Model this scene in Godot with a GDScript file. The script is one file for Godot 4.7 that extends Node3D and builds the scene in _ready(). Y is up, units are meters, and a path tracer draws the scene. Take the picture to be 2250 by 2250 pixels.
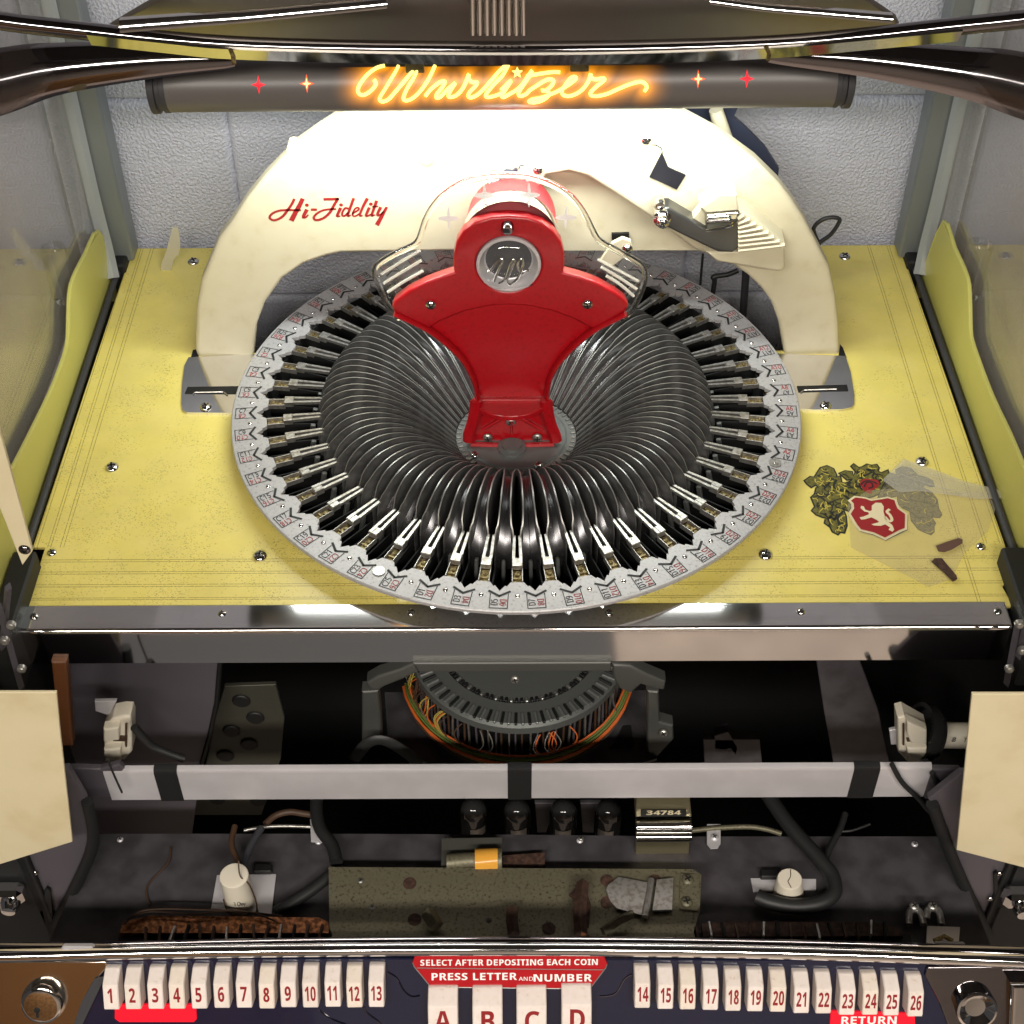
extends Node3D
# An opened jukebox seen from its front: yellow mechanism deck, record carousel, red lift tower, cream arch, and the works below. Metres, y up, deck top at y = 0, its front edge at z = 0.

var M := {}
var taken := {}
var rng := RandomNumberGenerator.new()


func _ready():
	rng.seed = 7
	var cam := Camera3D.new()
	cam.name = "camera"
	cam.position = Vector3(-0.0056, 0.889, 0.8062)
	cam.rotation = Vector3(-0.7695, 0, 0)
	cam.rotate_object_local(Vector3.BACK, -0.0043)
	cam.fov = 38.19
	cam.near = 0.02
	cam.far = 30.0
	add_child(cam)
	var e := Environment.new()
	e.background_mode = Environment.BG_COLOR
	e.background_color = Color(0.055, 0.052, 0.052).linear_to_srgb()
	e.tonemap_mode = Environment.TONE_MAPPER_LINEAR
	e.tonemap_exposure = 1.04
	e.sdfgi_enabled = true
	e.ssao_enabled = true
	e.ssil_enabled = true
	var we := WorldEnvironment.new()
	we.name = "surroundings"
	we.environment = e
	add_child(we)
	# the fluorescent lamp under the name sign (its tube is part of the sign)
	area("sign_lamp_light", Vector3(-0.01, 0.2881, -0.274), Vector3(0, -0.93, -0.36), Vector2(0.46, 0.02), Color(0.97, 1.0, 0.98), 0.21)
	# the room's ceiling lights, above and behind whoever holds the camera
	for p in [Vector3(-0.72, 1.72, 2.1), Vector3(0.72, 1.72, 2.1)]:
		area("ceiling_light_glow", p - Vector3(0, 0.012, 0), Vector3.DOWN, Vector2(1.2, 0.26), Color(1.0, 0.97, 0.925), 5.8)
	materials()
	room()
	deck()
	carousel()
	tower()
	arch()
	name_sign()
	canopy()
	side_windows()
	underside()
	selector()
	shelf_parts()
	button_panel()


func area(called, at, towards: Vector3, size, color, energy):
	var l := AreaLight3D.new()
	l.name = called
	l.position = at
	l.basis = Basis.looking_at(towards.normalized(), Vector3.BACK if absf(towards.normalized().y) > 0.8 else Vector3.UP)
	l.area_size = size
	l.light_color = color
	l.light_energy = energy
	l.shadow_enabled = true
	l.set("area_range", 6.0)
	l.set("area_attenuation", 2.0)
	add_child(l, true)
	return l


# ---------------------------------------------------------------- naming

func numbered(called):
	taken[called] = taken.get(called, -1) + 1
	return called if taken[called] == 0 else "%s_%03d" % [called, taken[called]]


func tag(o, label = "", category = "", group = "", kind = ""):
	for k in [["label", label], ["category", category], ["group", group], ["kind", kind]]:
		if k[1]:
			o.set_meta(k[0], k[1])
	return o


func thing(called, label, category, at = Vector3.ZERO, group = ""):
	var o := Node3D.new()
	o.name = numbered(called)
	o.position = at
	add_child(o, true)
	return tag(o, label, category, group)


func part(called, st: SurfaceTool, m, parent, at = Vector3.ZERO, label = ""):
	var o := MeshInstance3D.new()
	o.name = called
	o.mesh = st.commit()
	o.material_override = M[m] if m is String else m
	parent.add_child(o, true)
	o.position = at
	if label:
		o.set_meta("label", label)
	return o


func solo(called, st: SurfaceTool, m, label, category, group = "", kind = ""):
	var o := MeshInstance3D.new()
	o.name = numbered(called)
	o.mesh = st.commit()
	o.material_override = M[m] if m is String else m
	add_child(o, true)
	return tag(o, label, category, group, kind)


func again(o: Node, parent, at, turn = 0.0):
	var c = o.duplicate()
	c.name = counterless(o.name)
	parent.add_child(c, true)
	c.position = at
	c.rotation.y = turn
	return c


func counterless(n):
	return str(n).rstrip("0123456789")


# ---------------------------------------------------------------- shapes: each returns triangles, front faces clockwise

func sf() -> SurfaceTool:
	var st := SurfaceTool.new()
	st.begin(Mesh.PRIMITIVE_TRIANGLES)
	return st


func add(st: SurfaceTool, t: PackedVector3Array, xf := Transform3D(), crease := 0.0, closed := true):
	if t.is_empty():
		return
	t = xf * t
	if closed:
		var vol := 0.0
		for i in range(0, t.size(), 3):
			vol += t[i].dot(t[i + 1].cross(t[i + 2]))
		if vol > 0.0:
			for i in range(0, t.size(), 3):
				var k := t[i]
				t[i] = t[i + 1]
				t[i + 1] = k
	var n := PackedVector3Array()
	for i in range(0, t.size(), 3):
		n.append((t[i + 2] - t[i]).cross(t[i + 1] - t[i]))
	if crease <= 0.0:
		for i in t.size():
			st.set_normal(n[i / 3].normalized())
			st.add_vertex(t[i])
		return
	var near := {}
	for i in t.size():
		var key := Vector3i(t[i] * 50000.0)
		if not near.has(key):
			near[key] = []
		near[key].append(i / 3)
	var unit := PackedVector3Array()
	for v in n:
		unit.append(v.normalized())
	var least := cos(deg_to_rad(crease))
	for i in t.size():
		var s := Vector3.ZERO
		for f in near[Vector3i(t[i] * 50000.0)]:
			if unit[f].dot(unit[i / 3]) > least:
				s += n[f]
		st.set_normal(s.normalized() if s.length_squared() > 0.0 else unit[i / 3])
		st.add_vertex(t[i])


func quad(t: PackedVector3Array, a, b, c, d):
	t.append_array([a, b, c, a, c, d])


func box(size: Vector3, bev := 0.0) -> PackedVector3Array:
	var t := PackedVector3Array()
	var h := size / 2
	bev = minf(bev, minf(h.x, minf(h.y, h.z)) * 0.9)
	var p := func(x, y, z, ax): # the corner's vertex on the face across axis ax
		var v := Vector3(x * (h.x - bev), y * (h.y - bev), z * (h.z - bev))
		v[ax] += bev * [x, y, z][ax]
		return v
	for ax in 3:
		var u := (ax + 1) % 3
		var w := (ax + 2) % 3
		for s in [-1, 1]:
			var q := []
			for k in [[-1, -1], [1, -1], [1, 1], [-1, 1]]:
				var c := [0, 0, 0]
				c[ax] = s
				c[u] = k[0]
				c[w] = k[1]
				q.append(p.call(c[0], c[1], c[2], ax))
			quad(t, q[0], q[1], q[2], q[3])
			if bev > 0.0:
				for s2 in [-1, 1]: # the edge between this face and the one across u
					var a := [0, 0, 0]
					a[ax] = s
					a[u] = s2
					a[w] = -1
					var b := a.duplicate()
					b[w] = 1
					quad(t, p.call(a[0], a[1], a[2], ax), p.call(b[0], b[1], b[2], ax), p.call(b[0], b[1], b[2], u), p.call(a[0], a[1], a[2], u))
	if bev > 0.0:
		for x in [-1, 1]:
			for y in [-1, 1]:
				for z in [-1, 1]:
					t.append_array([p.call(x, y, z, 0), p.call(x, y, z, 1), p.call(x, y, z, 2)])
	for i in range(0, t.size(), 3): # convex: turn every face outward
		if (t[i + 2] - t[i]).cross(t[i + 1] - t[i]).dot(t[i] + t[i + 1] + t[i + 2]) < 0.0:
			var k := t[i]
			t[i] = t[i + 1]
			t[i + 1] = k
	return t


func at(x, y, z, turn := Vector3.ZERO) -> Transform3D:
	return Transform3D(Basis.from_euler(turn * PI / 180), Vector3(x, y, z))


func area2(p) -> float:
	var s := 0.0
	for i in p.size():
		s += p[i].cross(p[(i + 1) % p.size()])
	return s / 2


func inset(p, d: float) -> PackedVector2Array:
	var o := PackedVector2Array()
	for i in p.size():
		var a: Vector2 = (p[i] - p[i - 1]).normalized()
		var b: Vector2 = (p[(i + 1) % p.size()] - p[i]).normalized()
		var n1 := Vector2(-a.y, a.x)
		var n2 := Vector2(-b.y, b.x)
		o.append(p[i] + (n1 + n2) / maxf(1.0 + n1.dot(n2), 0.35) * d)
	return o


func joined(outer, hole) -> PackedVector2Array: # a hole, cut open along a seam
	var best := [0, 0, INF]
	for i in outer.size():
		for j in hole.size():
			var d: float = outer[i].distance_squared_to(hole[j])
			if d < best[2]:
				best = [i, j, d]
	var o := PackedVector2Array()
	for i in range(best[0] + 1):
		o.append(outer[i])
	var side: Vector2 = (hole[best[1]] - outer[best[0]]).orthogonal().normalized() * 2e-5
	for j in hole.size():
		o.append(hole[(best[1] + j) % hole.size()])
	o.append(hole[best[1]] + side)
	o.append(outer[best[0]] + side)
	for i in range(best[0] + 1, outer.size()):
		o.append(outer[i])
	return o


func cap(p: PackedVector2Array, z: float, up: bool) -> PackedVector3Array:
	var t := PackedVector3Array()
	var k := Geometry2D.triangulate_polygon(p)
	for i in range(0, k.size(), 3):
		var a := p[k[i]]
		var b := p[k[i + 1]]
		var c := p[k[i + 2]]
		if ((b - a).cross(c - a) > 0.0) == up: # clockwise as seen from its own side
			var s := b
			b = c
			c = s
		t.append_array([Vector3(a.x, a.y, z), Vector3(b.x, b.y, z), Vector3(c.x, c.y, z)])
	return t


func prism(outline, z0: float, z1: float, bev := 0.0, holes := [], steps := 3) -> PackedVector3Array: # an outline in x and y, from z0 to its front at z1, the front edge rounded
	var loops := [oriented(outline)]
	for h in holes:
		var q := oriented(h)
		q.reverse()
		loops.append(q)
	var rings := [[0.0, z0], [0.0, z1 - bev]]
	if bev > 0.0:
		for i in range(1, steps + 1):
			var a := PI / 2 * i / steps
			rings.append([bev * (1 - cos(a)), z1 - bev * (1 - sin(a))])
	var t := PackedVector3Array()
	var back: PackedVector2Array
	var front: PackedVector2Array
	for p in loops:
		var last: PackedVector2Array = p
		for i in range(1, rings.size()):
			var next: PackedVector2Array = inset(p, rings[i][0]) if rings[i][0] > 0 else p
			for j in p.size():
				var k: int = (j + 1) % p.size()
				quad(t, Vector3(last[j].x, last[j].y, rings[i - 1][1]), Vector3(next[j].x, next[j].y, rings[i][1]), Vector3(next[k].x, next[k].y, rings[i][1]), Vector3(last[k].x, last[k].y, rings[i - 1][1]))
			last = next
		back = joined(back, p) if back.size() else p
		front = joined(front, last) if front.size() else last
	t.append_array(cap(back, z0, false))
	t.append_array(cap(front, z1, true))
	return t


func tube(path, r, sides := 8, squash := 1.0, caps := true) -> PackedVector3Array:
	var t := PackedVector3Array()
	var rings := []
	var up := Vector3.UP
	for i in path.size():
		var d: Vector3 = (path[mini(i + 1, path.size() - 1)] - path[maxi(i - 1, 0)]).normalized()
		if i == 0 and absf(d.y) > 0.9:
			up = Vector3.BACK
		var x := d.cross(up).normalized()
		up = x.cross(d).normalized()
		var rad: float = r if not r is Array else lerpf(r[0], r[1], float(i) / (path.size() - 1)) if r.size() == 2 else r[i]
		var ring := PackedVector3Array()
		for k in sides:
			var a := TAU * k / sides
			ring.append(path[i] + (x * cos(a) * squash + up * sin(a)) * rad)
		rings.append(ring)
	for i in path.size() - 1:
		for k in sides:
			var l := (k + 1) % sides
			quad(t, rings[i][k], rings[i][l], rings[i + 1][l], rings[i + 1][k])
	if caps:
		for k in range(1, sides - 1):
			t.append_array([rings[0][0], rings[0][k + 1], rings[0][k]])
			var z = rings[-1]
			t.append_array([z[0], z[k], z[k + 1]])
	return t


func lathe(prof, seg := 24, from := 0.0, to := TAU) -> PackedVector3Array: # (radius, height) pairs turned about y
	var t := PackedVector3Array()
	for i in prof.size() - 1:
		for k in seg:
			var a := from + (to - from) * k / seg
			var b := from + (to - from) * (k + 1) / seg
			var p := func(q, w): return Vector3(q.x * cos(w), q.y, q.x * sin(w))
			quad(t, p.call(prof[i], a), p.call(prof[i], b), p.call(prof[i + 1], b), p.call(prof[i + 1], a))
	return t


func band(path, half, lean: float, spread: float) -> PackedVector3Array: # a bulging trim along a path: half its height, the way its middle faces and how far it bulges, in degrees
	var t := PackedVector3Array()
	var rows := []
	for i in path.size():
		var h: float = lerpf(half[0], half[1], float(i) / (path.size() - 1))
		var rad := h / sin(deg_to_rad(spread))
		var row := []
		for k in 11:
			var a := deg_to_rad(lean + spread * (k - 5) / 5.0)
			row.append(path[i] + Vector3(0, sin(a) - sin(deg_to_rad(lean)), cos(a) - cos(deg_to_rad(lean))) * rad)
		row.append(row[-1] + Vector3(0, 0, -0.004))
		row.append(row[0] + Vector3(0, 0, -0.004))
		rows.append(row)
	for i in path.size() - 1:
		for k in 13:
			var m := (k + 1) % 13
			quad(t, rows[i][k], rows[i][m], rows[i + 1][m], rows[i + 1][k])
	for k in range(1, 12):
		t.append_array([rows[0][0], rows[0][k + 1], rows[0][k], rows[-1][0], rows[-1][k], rows[-1][k + 1]])
	return t


func curve(p, n := 4, loop := false) -> Array: # a smooth line through points
	var o := []
	var m: int = p.size()
	for i in (m if loop else m - 1):
		var g := func(k): return p[posmod(k, m)] if loop else p[clampi(k, 0, m - 1)]
		for j in n:
			var s := float(j) / n
			o.append(0.5 * (2 * g.call(i) + (g.call(i + 1) - g.call(i - 1)) * s + (2 * g.call(i - 1) - 5 * g.call(i) + 4 * g.call(i + 1) - g.call(i + 2)) * s * s + (3 * g.call(i) - g.call(i - 1) - 3 * g.call(i + 1) + g.call(i + 2)) * s * s * s))
	if not loop:
		o.append(p[-1])
	return o


func stroke(p, w: float, z := 0.0, w1 := -1.0) -> PackedVector3Array: # a painted line in x and y, facing +z
	var t := PackedVector3Array()
	var l := []
	for i in p.size():
		var d: Vector2 = (p[mini(i + 1, p.size() - 1)] - p[maxi(i - 1, 0)]).normalized()
		var h := (w if w1 < 0 else lerpf(w, w1, float(i) / (p.size() - 1))) / 2
		var o := Vector2(-d.y, d.x) * h
		var ext: Vector2 = d * h * (0.6 if i == p.size() - 1 else -0.6 if i == 0 else 0.0)
		l.append([p[i] + o + ext, p[i] - o + ext])
	var v := func(q): return Vector3(q.x, q.y, z)
	for i in p.size() - 1:
		quad(t, v.call(l[i][0]), v.call(l[i + 1][0]), v.call(l[i + 1][1]), v.call(l[i][1]))
	return t


func sheet(outline, z := 0.0) -> PackedVector3Array:
	var p := PackedVector2Array(outline)
	return cap(p, z, true)


func ngon(r: float, n := 12, c := Vector2.ZERO, ry := -1.0, turn := 0.0) -> PackedVector2Array:
	var o := PackedVector2Array()
	for i in n:
		o.append(c + Vector2(cos(TAU * i / n + turn) * r, sin(TAU * i / n + turn) * (r if ry < 0 else ry)))
	return o


func star(r: float, r2: float, n: int, c := Vector2.ZERO, sy := 1.0) -> PackedVector2Array:
	var o := PackedVector2Array()
	for i in n * 2:
		var a := PI / 2 + PI * i / n
		o.append(c + Vector2(cos(a), sin(a) * sy) * (r2 if i % 2 else r))
	return o


func letters(st: SurfaceTool, s: String, h: float, xf: Transform3D, narrow := 1.0, bold := true, serif := false, align := HORIZONTAL_ALIGNMENT_CENTER):
	var f := SystemFont.new()
	f.font_names = ["Droid Serif" if serif else "Droid Sans"]
	f.font_weight = 700 if bold else 400
	var tm := TextMesh.new()
	tm.text = s
	tm.font = f
	tm.font_size = 32
	tm.pixel_size = h / 23.0
	tm.curve_step = 2.0
	tm.depth = h * 0.03
	tm.horizontal_alignment = align
	for k in tm.get_surface_count():
		var a := tm.surface_get_arrays(k)
		var v: PackedVector3Array = a[Mesh.ARRAY_VERTEX]
		var nn: PackedVector3Array = a[Mesh.ARRAY_NORMAL]
		var idx = a[Mesh.ARRAY_INDEX]
		if idx == null:
			idx = PackedInt32Array(range(v.size()))
		for i in idx:
			st.set_normal((xf.basis * nn[i]).normalized())
			st.add_vertex(xf * Vector3(v[i].x * narrow, v[i].y, v[i].z))


func screw_head(r := 0.005, cross := true) -> ArrayMesh: # a domed head with a cross recess, standing on y = 0
	var st := sf()
	add(st, lathe([Vector2(0, 0), Vector2(r, 0), Vector2(r, r * 0.12), Vector2(r * 0.86, r * 0.38), Vector2(r * 0.5, r * 0.56), Vector2(r * 0.22, r * 0.6), Vector2(0, r * 0.6)], 14), Transform3D(), 50)
	if cross:
		st.set_material(null)
	return st.commit()


func screws(parent, called, spots, r, m := "chrome", turn := Vector3.ZERO):
	var head := screw_head(r)
	var slot := sf()
	for q in 2:
		add(slot, box(Vector3(r * 1.15, r * 0.1, r * 0.26)), Transform3D(Basis(Vector3.UP, PI / 2 * q + 0.5), Vector3(0, r * 0.58, 0)))
	var sm := slot.commit()
	var i := 0
	for s in spots:
		var o := MeshInstance3D.new()
		o.name = called
		o.mesh = head
		o.material_override = M[m]
		parent.add_child(o, true)
		o.transform = Transform3D(Basis.from_euler(turn * PI / 180) * Basis(Vector3.UP, i * 1.3), s)
		i += 1
		var c := MeshInstance3D.new()
		c.name = "cross_slot"
		c.mesh = sm
		c.material_override = M.black
		o.add_child(c, true)


# ---------------------------------------------------------------- materials

func mat(called, lin: Color, rough := 0.5, metal := 0.0) -> StandardMaterial3D:
	var m := StandardMaterial3D.new()
	m.resource_name = called
	m.albedo_color = lin.linear_to_srgb()
	m.albedo_color.a = lin.a
	m.roughness = rough
	m.metallic = metal
	M[called] = m
	return m


func noise(freq: float, octaves: int, stops: Array, size := 512, kind := FastNoiseLite.TYPE_SIMPLEX_SMOOTH, sd := 1) -> NoiseTexture2D:
	var f := FastNoiseLite.new()
	f.noise_type = kind
	f.frequency = freq
	f.fractal_octaves = octaves
	f.seed = sd
	var g := Gradient.new()
	g.offsets = PackedFloat32Array(stops.map(func(s): return s[0]))
	g.colors = PackedColorArray(stops.map(func(s): return (s[1] as Color).linear_to_srgb()))
	var t := NoiseTexture2D.new()
	t.width = size
	t.height = size
	t.seamless = true
	t.noise = f
	t.color_ramp = g
	return t


func grey(v: float) -> Color:
	return Color(v, v, v)


func textured(m: StandardMaterial3D, t: Texture2D, per_metre: float):
	m.albedo_texture = t
	m.uv1_triplanar = true
	m.uv1_world_triplanar = true
	m.uv1_scale = Vector3.ONE * per_metre


func bumpy(m: StandardMaterial3D, t: Texture2D, cm: float, per_metre: float):
	m.heightmap_enabled = true
	m.heightmap_texture = t
	m.heightmap_scale = cm
	m.uv1_triplanar = true
	m.uv1_world_triplanar = true
	m.uv1_scale = Vector3.ONE * per_metre


func materials():
	mat("black", grey(0.003), 0.6)
	mat("soft_black", Color(0.005, 0.005, 0.0055), 0.7)
	mat("chrome", Color(0.72, 0.71, 0.70), 0.07, 1.0)
	mat("dark_chrome", Color(0.25, 0.235, 0.245), 0.06, 1.0)
	mat("gap_metal", Color(0.115, 0.113, 0.118), 0.27, 0.85)
	mat("aluminium", Color(0.70, 0.675, 0.70), 0.36, 0.4)
	textured(M.aluminium, noise(0.008, 5, [[0.25, grey(0.9)], [0.7, grey(1.0)]]), 4)
	mat("cream", Color(0.54, 0.49, 0.35), 0.36)
	textured(M.cream, noise(0.012, 6, [[0.06, Color(0.90, 0.875, 0.82)], [0.3, Color(0.975, 0.965, 0.95)], [0.6, grey(1.0)]], 1024), 3)
	mat("drum_red", Color(0.34, 0.006, 0.014), 0.55)
	mat("red", Color(0.40, 0.004, 0.009), 0.3)
	M.red.clearcoat_enabled = true
	M.red.clearcoat = 0.25
	M.red.clearcoat_roughness = 0.2
	textured(M.red, noise(0.03, 6, [[0.12, grey(0.62)], [0.3, grey(0.92)], [0.7, grey(1.0)]], 1024), 6)
	mat("red_print", Color(0.27, 0.010, 0.013), 0.5)
	mat("label_red", Color(0.30, 0.018, 0.018), 0.6)
	mat("ink", grey(0.012), 0.6)
	mat("ring_paint", Color(0.40, 0.39, 0.39), 0.42, 0.25)
	textured(M.ring_paint, noise(0.05, 6, [[0.14, Color(0.55, 0.52, 0.48)], [0.28, grey(0.9)], [0.5, grey(0.97)], [0.8, grey(1.0)]], 1024), 5)
	mat("arm_grey", Color(0.12, 0.117, 0.112), 0.28, 0.8)
	mat("frame_dark", Color(0.075, 0.076, 0.07), 0.45, 0.3)
	mat("plate", Color(0.20, 0.197, 0.193), 0.33, 0.55)
	textured(M.plate, noise(0.02, 4, [[0.3, grey(0.6)], [0.7, grey(1.0)]], 256), 14)
	mat("rim", Color(0.27, 0.265, 0.25), 0.38, 0.7)
	mat("tin", Color(0.43, 0.42, 0.40), 0.34, 0.8)
	textured(M.tin, noise(0.03, 4, [[0.2, Color(0.66, 0.63, 0.57)], [0.55, grey(1.0)]], 256), 20)
	mat("gold_plate", Color(0.38, 0.33, 0.20), 0.3, 0.85)
	mat("brass", Color(0.27, 0.215, 0.10), 0.42, 0.6)
	textured(M.brass, noise(0.06, 4, [[0.3, Color(0.35, 0.3, 0.2)], [0.65, grey(1.0)]], 256), 20)
	mat("hub", Color(0.16, 0.165, 0.16), 0.42, 0.4)
	mat("yellow", Color(0.72, 0.62, 0.17), 0.45)
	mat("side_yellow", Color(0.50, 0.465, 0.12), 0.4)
	mat("grey_frame", Color(0.23, 0.25, 0.255), 0.42, 0.5)
	mat("pale_frame", Color(0.36, 0.38, 0.38), 0.45, 0.3)
	mat("gold_print", Color(0.50, 0.41, 0.07), 0.5)
	mat("rubber", Color(0.035, 0.035, 0.04), 0.55)
	mat("panel_grey", Color(0.060, 0.055, 0.062), 0.5)
	textured(M.panel_grey, noise(0.012, 5, [[0.2, Color(0.62, 0.6, 0.6)], [0.7, grey(1.0)]]), 5)
	mat("mauve_grey", Color(0.075, 0.066, 0.078), 0.45)
	mat("old_steel", Color(0.165, 0.152, 0.10), 0.5, 0.4)
	textured(M.old_steel, noise(0.05, 6, [[0.12, Color(0.22, 0.17, 0.12)], [0.26, Color(0.62, 0.58, 0.54)], [0.38, Color(0.88, 0.87, 0.86)], [0.8, grey(1.0)]], 1024), 5)
	mat("rust", Color(0.075, 0.035, 0.022), 0.7)
	textured(M.rust, noise(0.03, 5, [[0.25, grey(0.4)], [0.7, grey(1.0)]]), 10)
	mat("ceramic", Color(0.72, 0.66, 0.54), 0.45)
	mat("ivory", Color(0.70, 0.61, 0.40), 0.4)
	textured(M.ivory, noise(0.006, 6, [[0.1, Color(0.90, 0.87, 0.80)], [0.4, Color(0.98, 0.975, 0.96)], [0.7, grey(1.0)]], 1024), 2.5)
	mat("key_white", Color(0.84, 0.75, 0.70), 0.22)
	mat("key_worn", Color(0.80, 0.71, 0.65), 0.28)
	mat("key_old", Color(0.82, 0.72, 0.63), 0.25)
	for k in ["key_white", "key_worn", "key_old"]:
		textured(M[k], noise(0.03, 6, [[0.06, Color(0.80, 0.75, 0.68)], [0.2, Color(0.96, 0.95, 0.93)], [0.6, grey(1.0)]], 512), 9)
	mat("copper", Color(0.42, 0.17, 0.07), 0.35, 0.8)
	textured(M.copper, noise(0.03, 4, [[0.3, grey(0.3)], [0.7, grey(1.0)]]), 10)
	mat("wood", Color(0.15, 0.055, 0.02), 0.45)
	mat("navy", Color(0.008, 0.010, 0.032), 0.12)
	M.navy.clearcoat_enabled = true
	M.navy.clearcoat = 1.0
	M.navy.clearcoat_roughness = 0.04
	mat("corner_chrome", Color(0.66, 0.58, 0.50), 0.14, 1.0)
	mat("sign_plastic", Color(0.115, 0.105, 0.10), 0.38)
	mat("blue_black", Color(0.022, 0.026, 0.045), 0.4)
	mat("tape_black", Color(0.004, 0.004, 0.008), 0.55)
	mat("wire_black", grey(0.014), 0.5)
	mat("wire_orange", Color(0.50, 0.10, 0.015), 0.5)
	mat("wire_green", Color(0.09, 0.14, 0.03), 0.5)
	mat("wire_yellow", Color(0.42, 0.32, 0.07), 0.5)
	mat("wire_brown", Color(0.06, 0.03, 0.016), 0.55)
	mat("tar", Color(0.10, 0.05, 0.035), 0.7)
	mat("window_red", Color(0.42, 0.004, 0.010), 0.35)
	var g = mat("glass", Color(1, 1, 1, 0.03), 0.02)
	g.transparency = BaseMaterial3D.TRANSPARENCY_ALPHA
	g = mat("acrylic_edge", Color(0.97, 0.97, 0.93, 0.0), 0.06)
	g.refraction_enabled = true
	g.refraction_scale = 0.049
	g = mat("tape_film", Color(0.60, 0.56, 0.42, 0.6), 0.4)
	g.transparency = BaseMaterial3D.TRANSPARENCY_ALPHA
	g = mat("acrylic_rib", Color(0.93, 0.93, 0.84, 0.6), 0.3)
	g.transparency = BaseMaterial3D.TRANSPARENCY_ALPHA
	g = mat("smoked_acrylic", Color(0.25, 0.19, 0.14, 0.52), 0.27)
	g.transparency = BaseMaterial3D.TRANSPARENCY_ALPHA
	g = mat("clear_film", Color(0.60, 0.53, 0.33, 0.16), 0.35)
	g.transparency = BaseMaterial3D.TRANSPARENCY_ALPHA
	g = mat("white_film", Color(0.62, 0.59, 0.48, 0.27), 0.3)
	g.transparency = BaseMaterial3D.TRANSPARENCY_ALPHA
	g = mat("tube_glass", Color(0.02, 0.02, 0.02, 1.0), 0.04)
	g = mat("amber_glass", Color(0.75, 0.36, 0.05), 0.2)
	glowing("lamp_glow", Color(1.0, 1.0, 0.98), 2.5)
	glowing("ceiling_glow", Color(1.0, 0.94, 0.86), 7.0)
	glowing("neon", Color(1.0, 0.86, 0.20), 2.0)
	glowing("star_red", Color(1.0, 0.012, 0.03), 1.0)
	glowing("star_hot", Color(1.0, 0.10, 0.02), 1.3)
	glowing("star_core", Color(1.0, 0.75, 0.25), 1.8)
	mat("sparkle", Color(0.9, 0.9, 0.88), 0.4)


func glowing(called, c: Color, energy: float):
	var m = mat(called, c * 0.5, 0.5)
	m.emission_enabled = true
	m.emission = c.linear_to_srgb()
	m.emission_energy_multiplier = energy
	return m


# ---------------------------------------------------------------- the room behind

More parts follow.
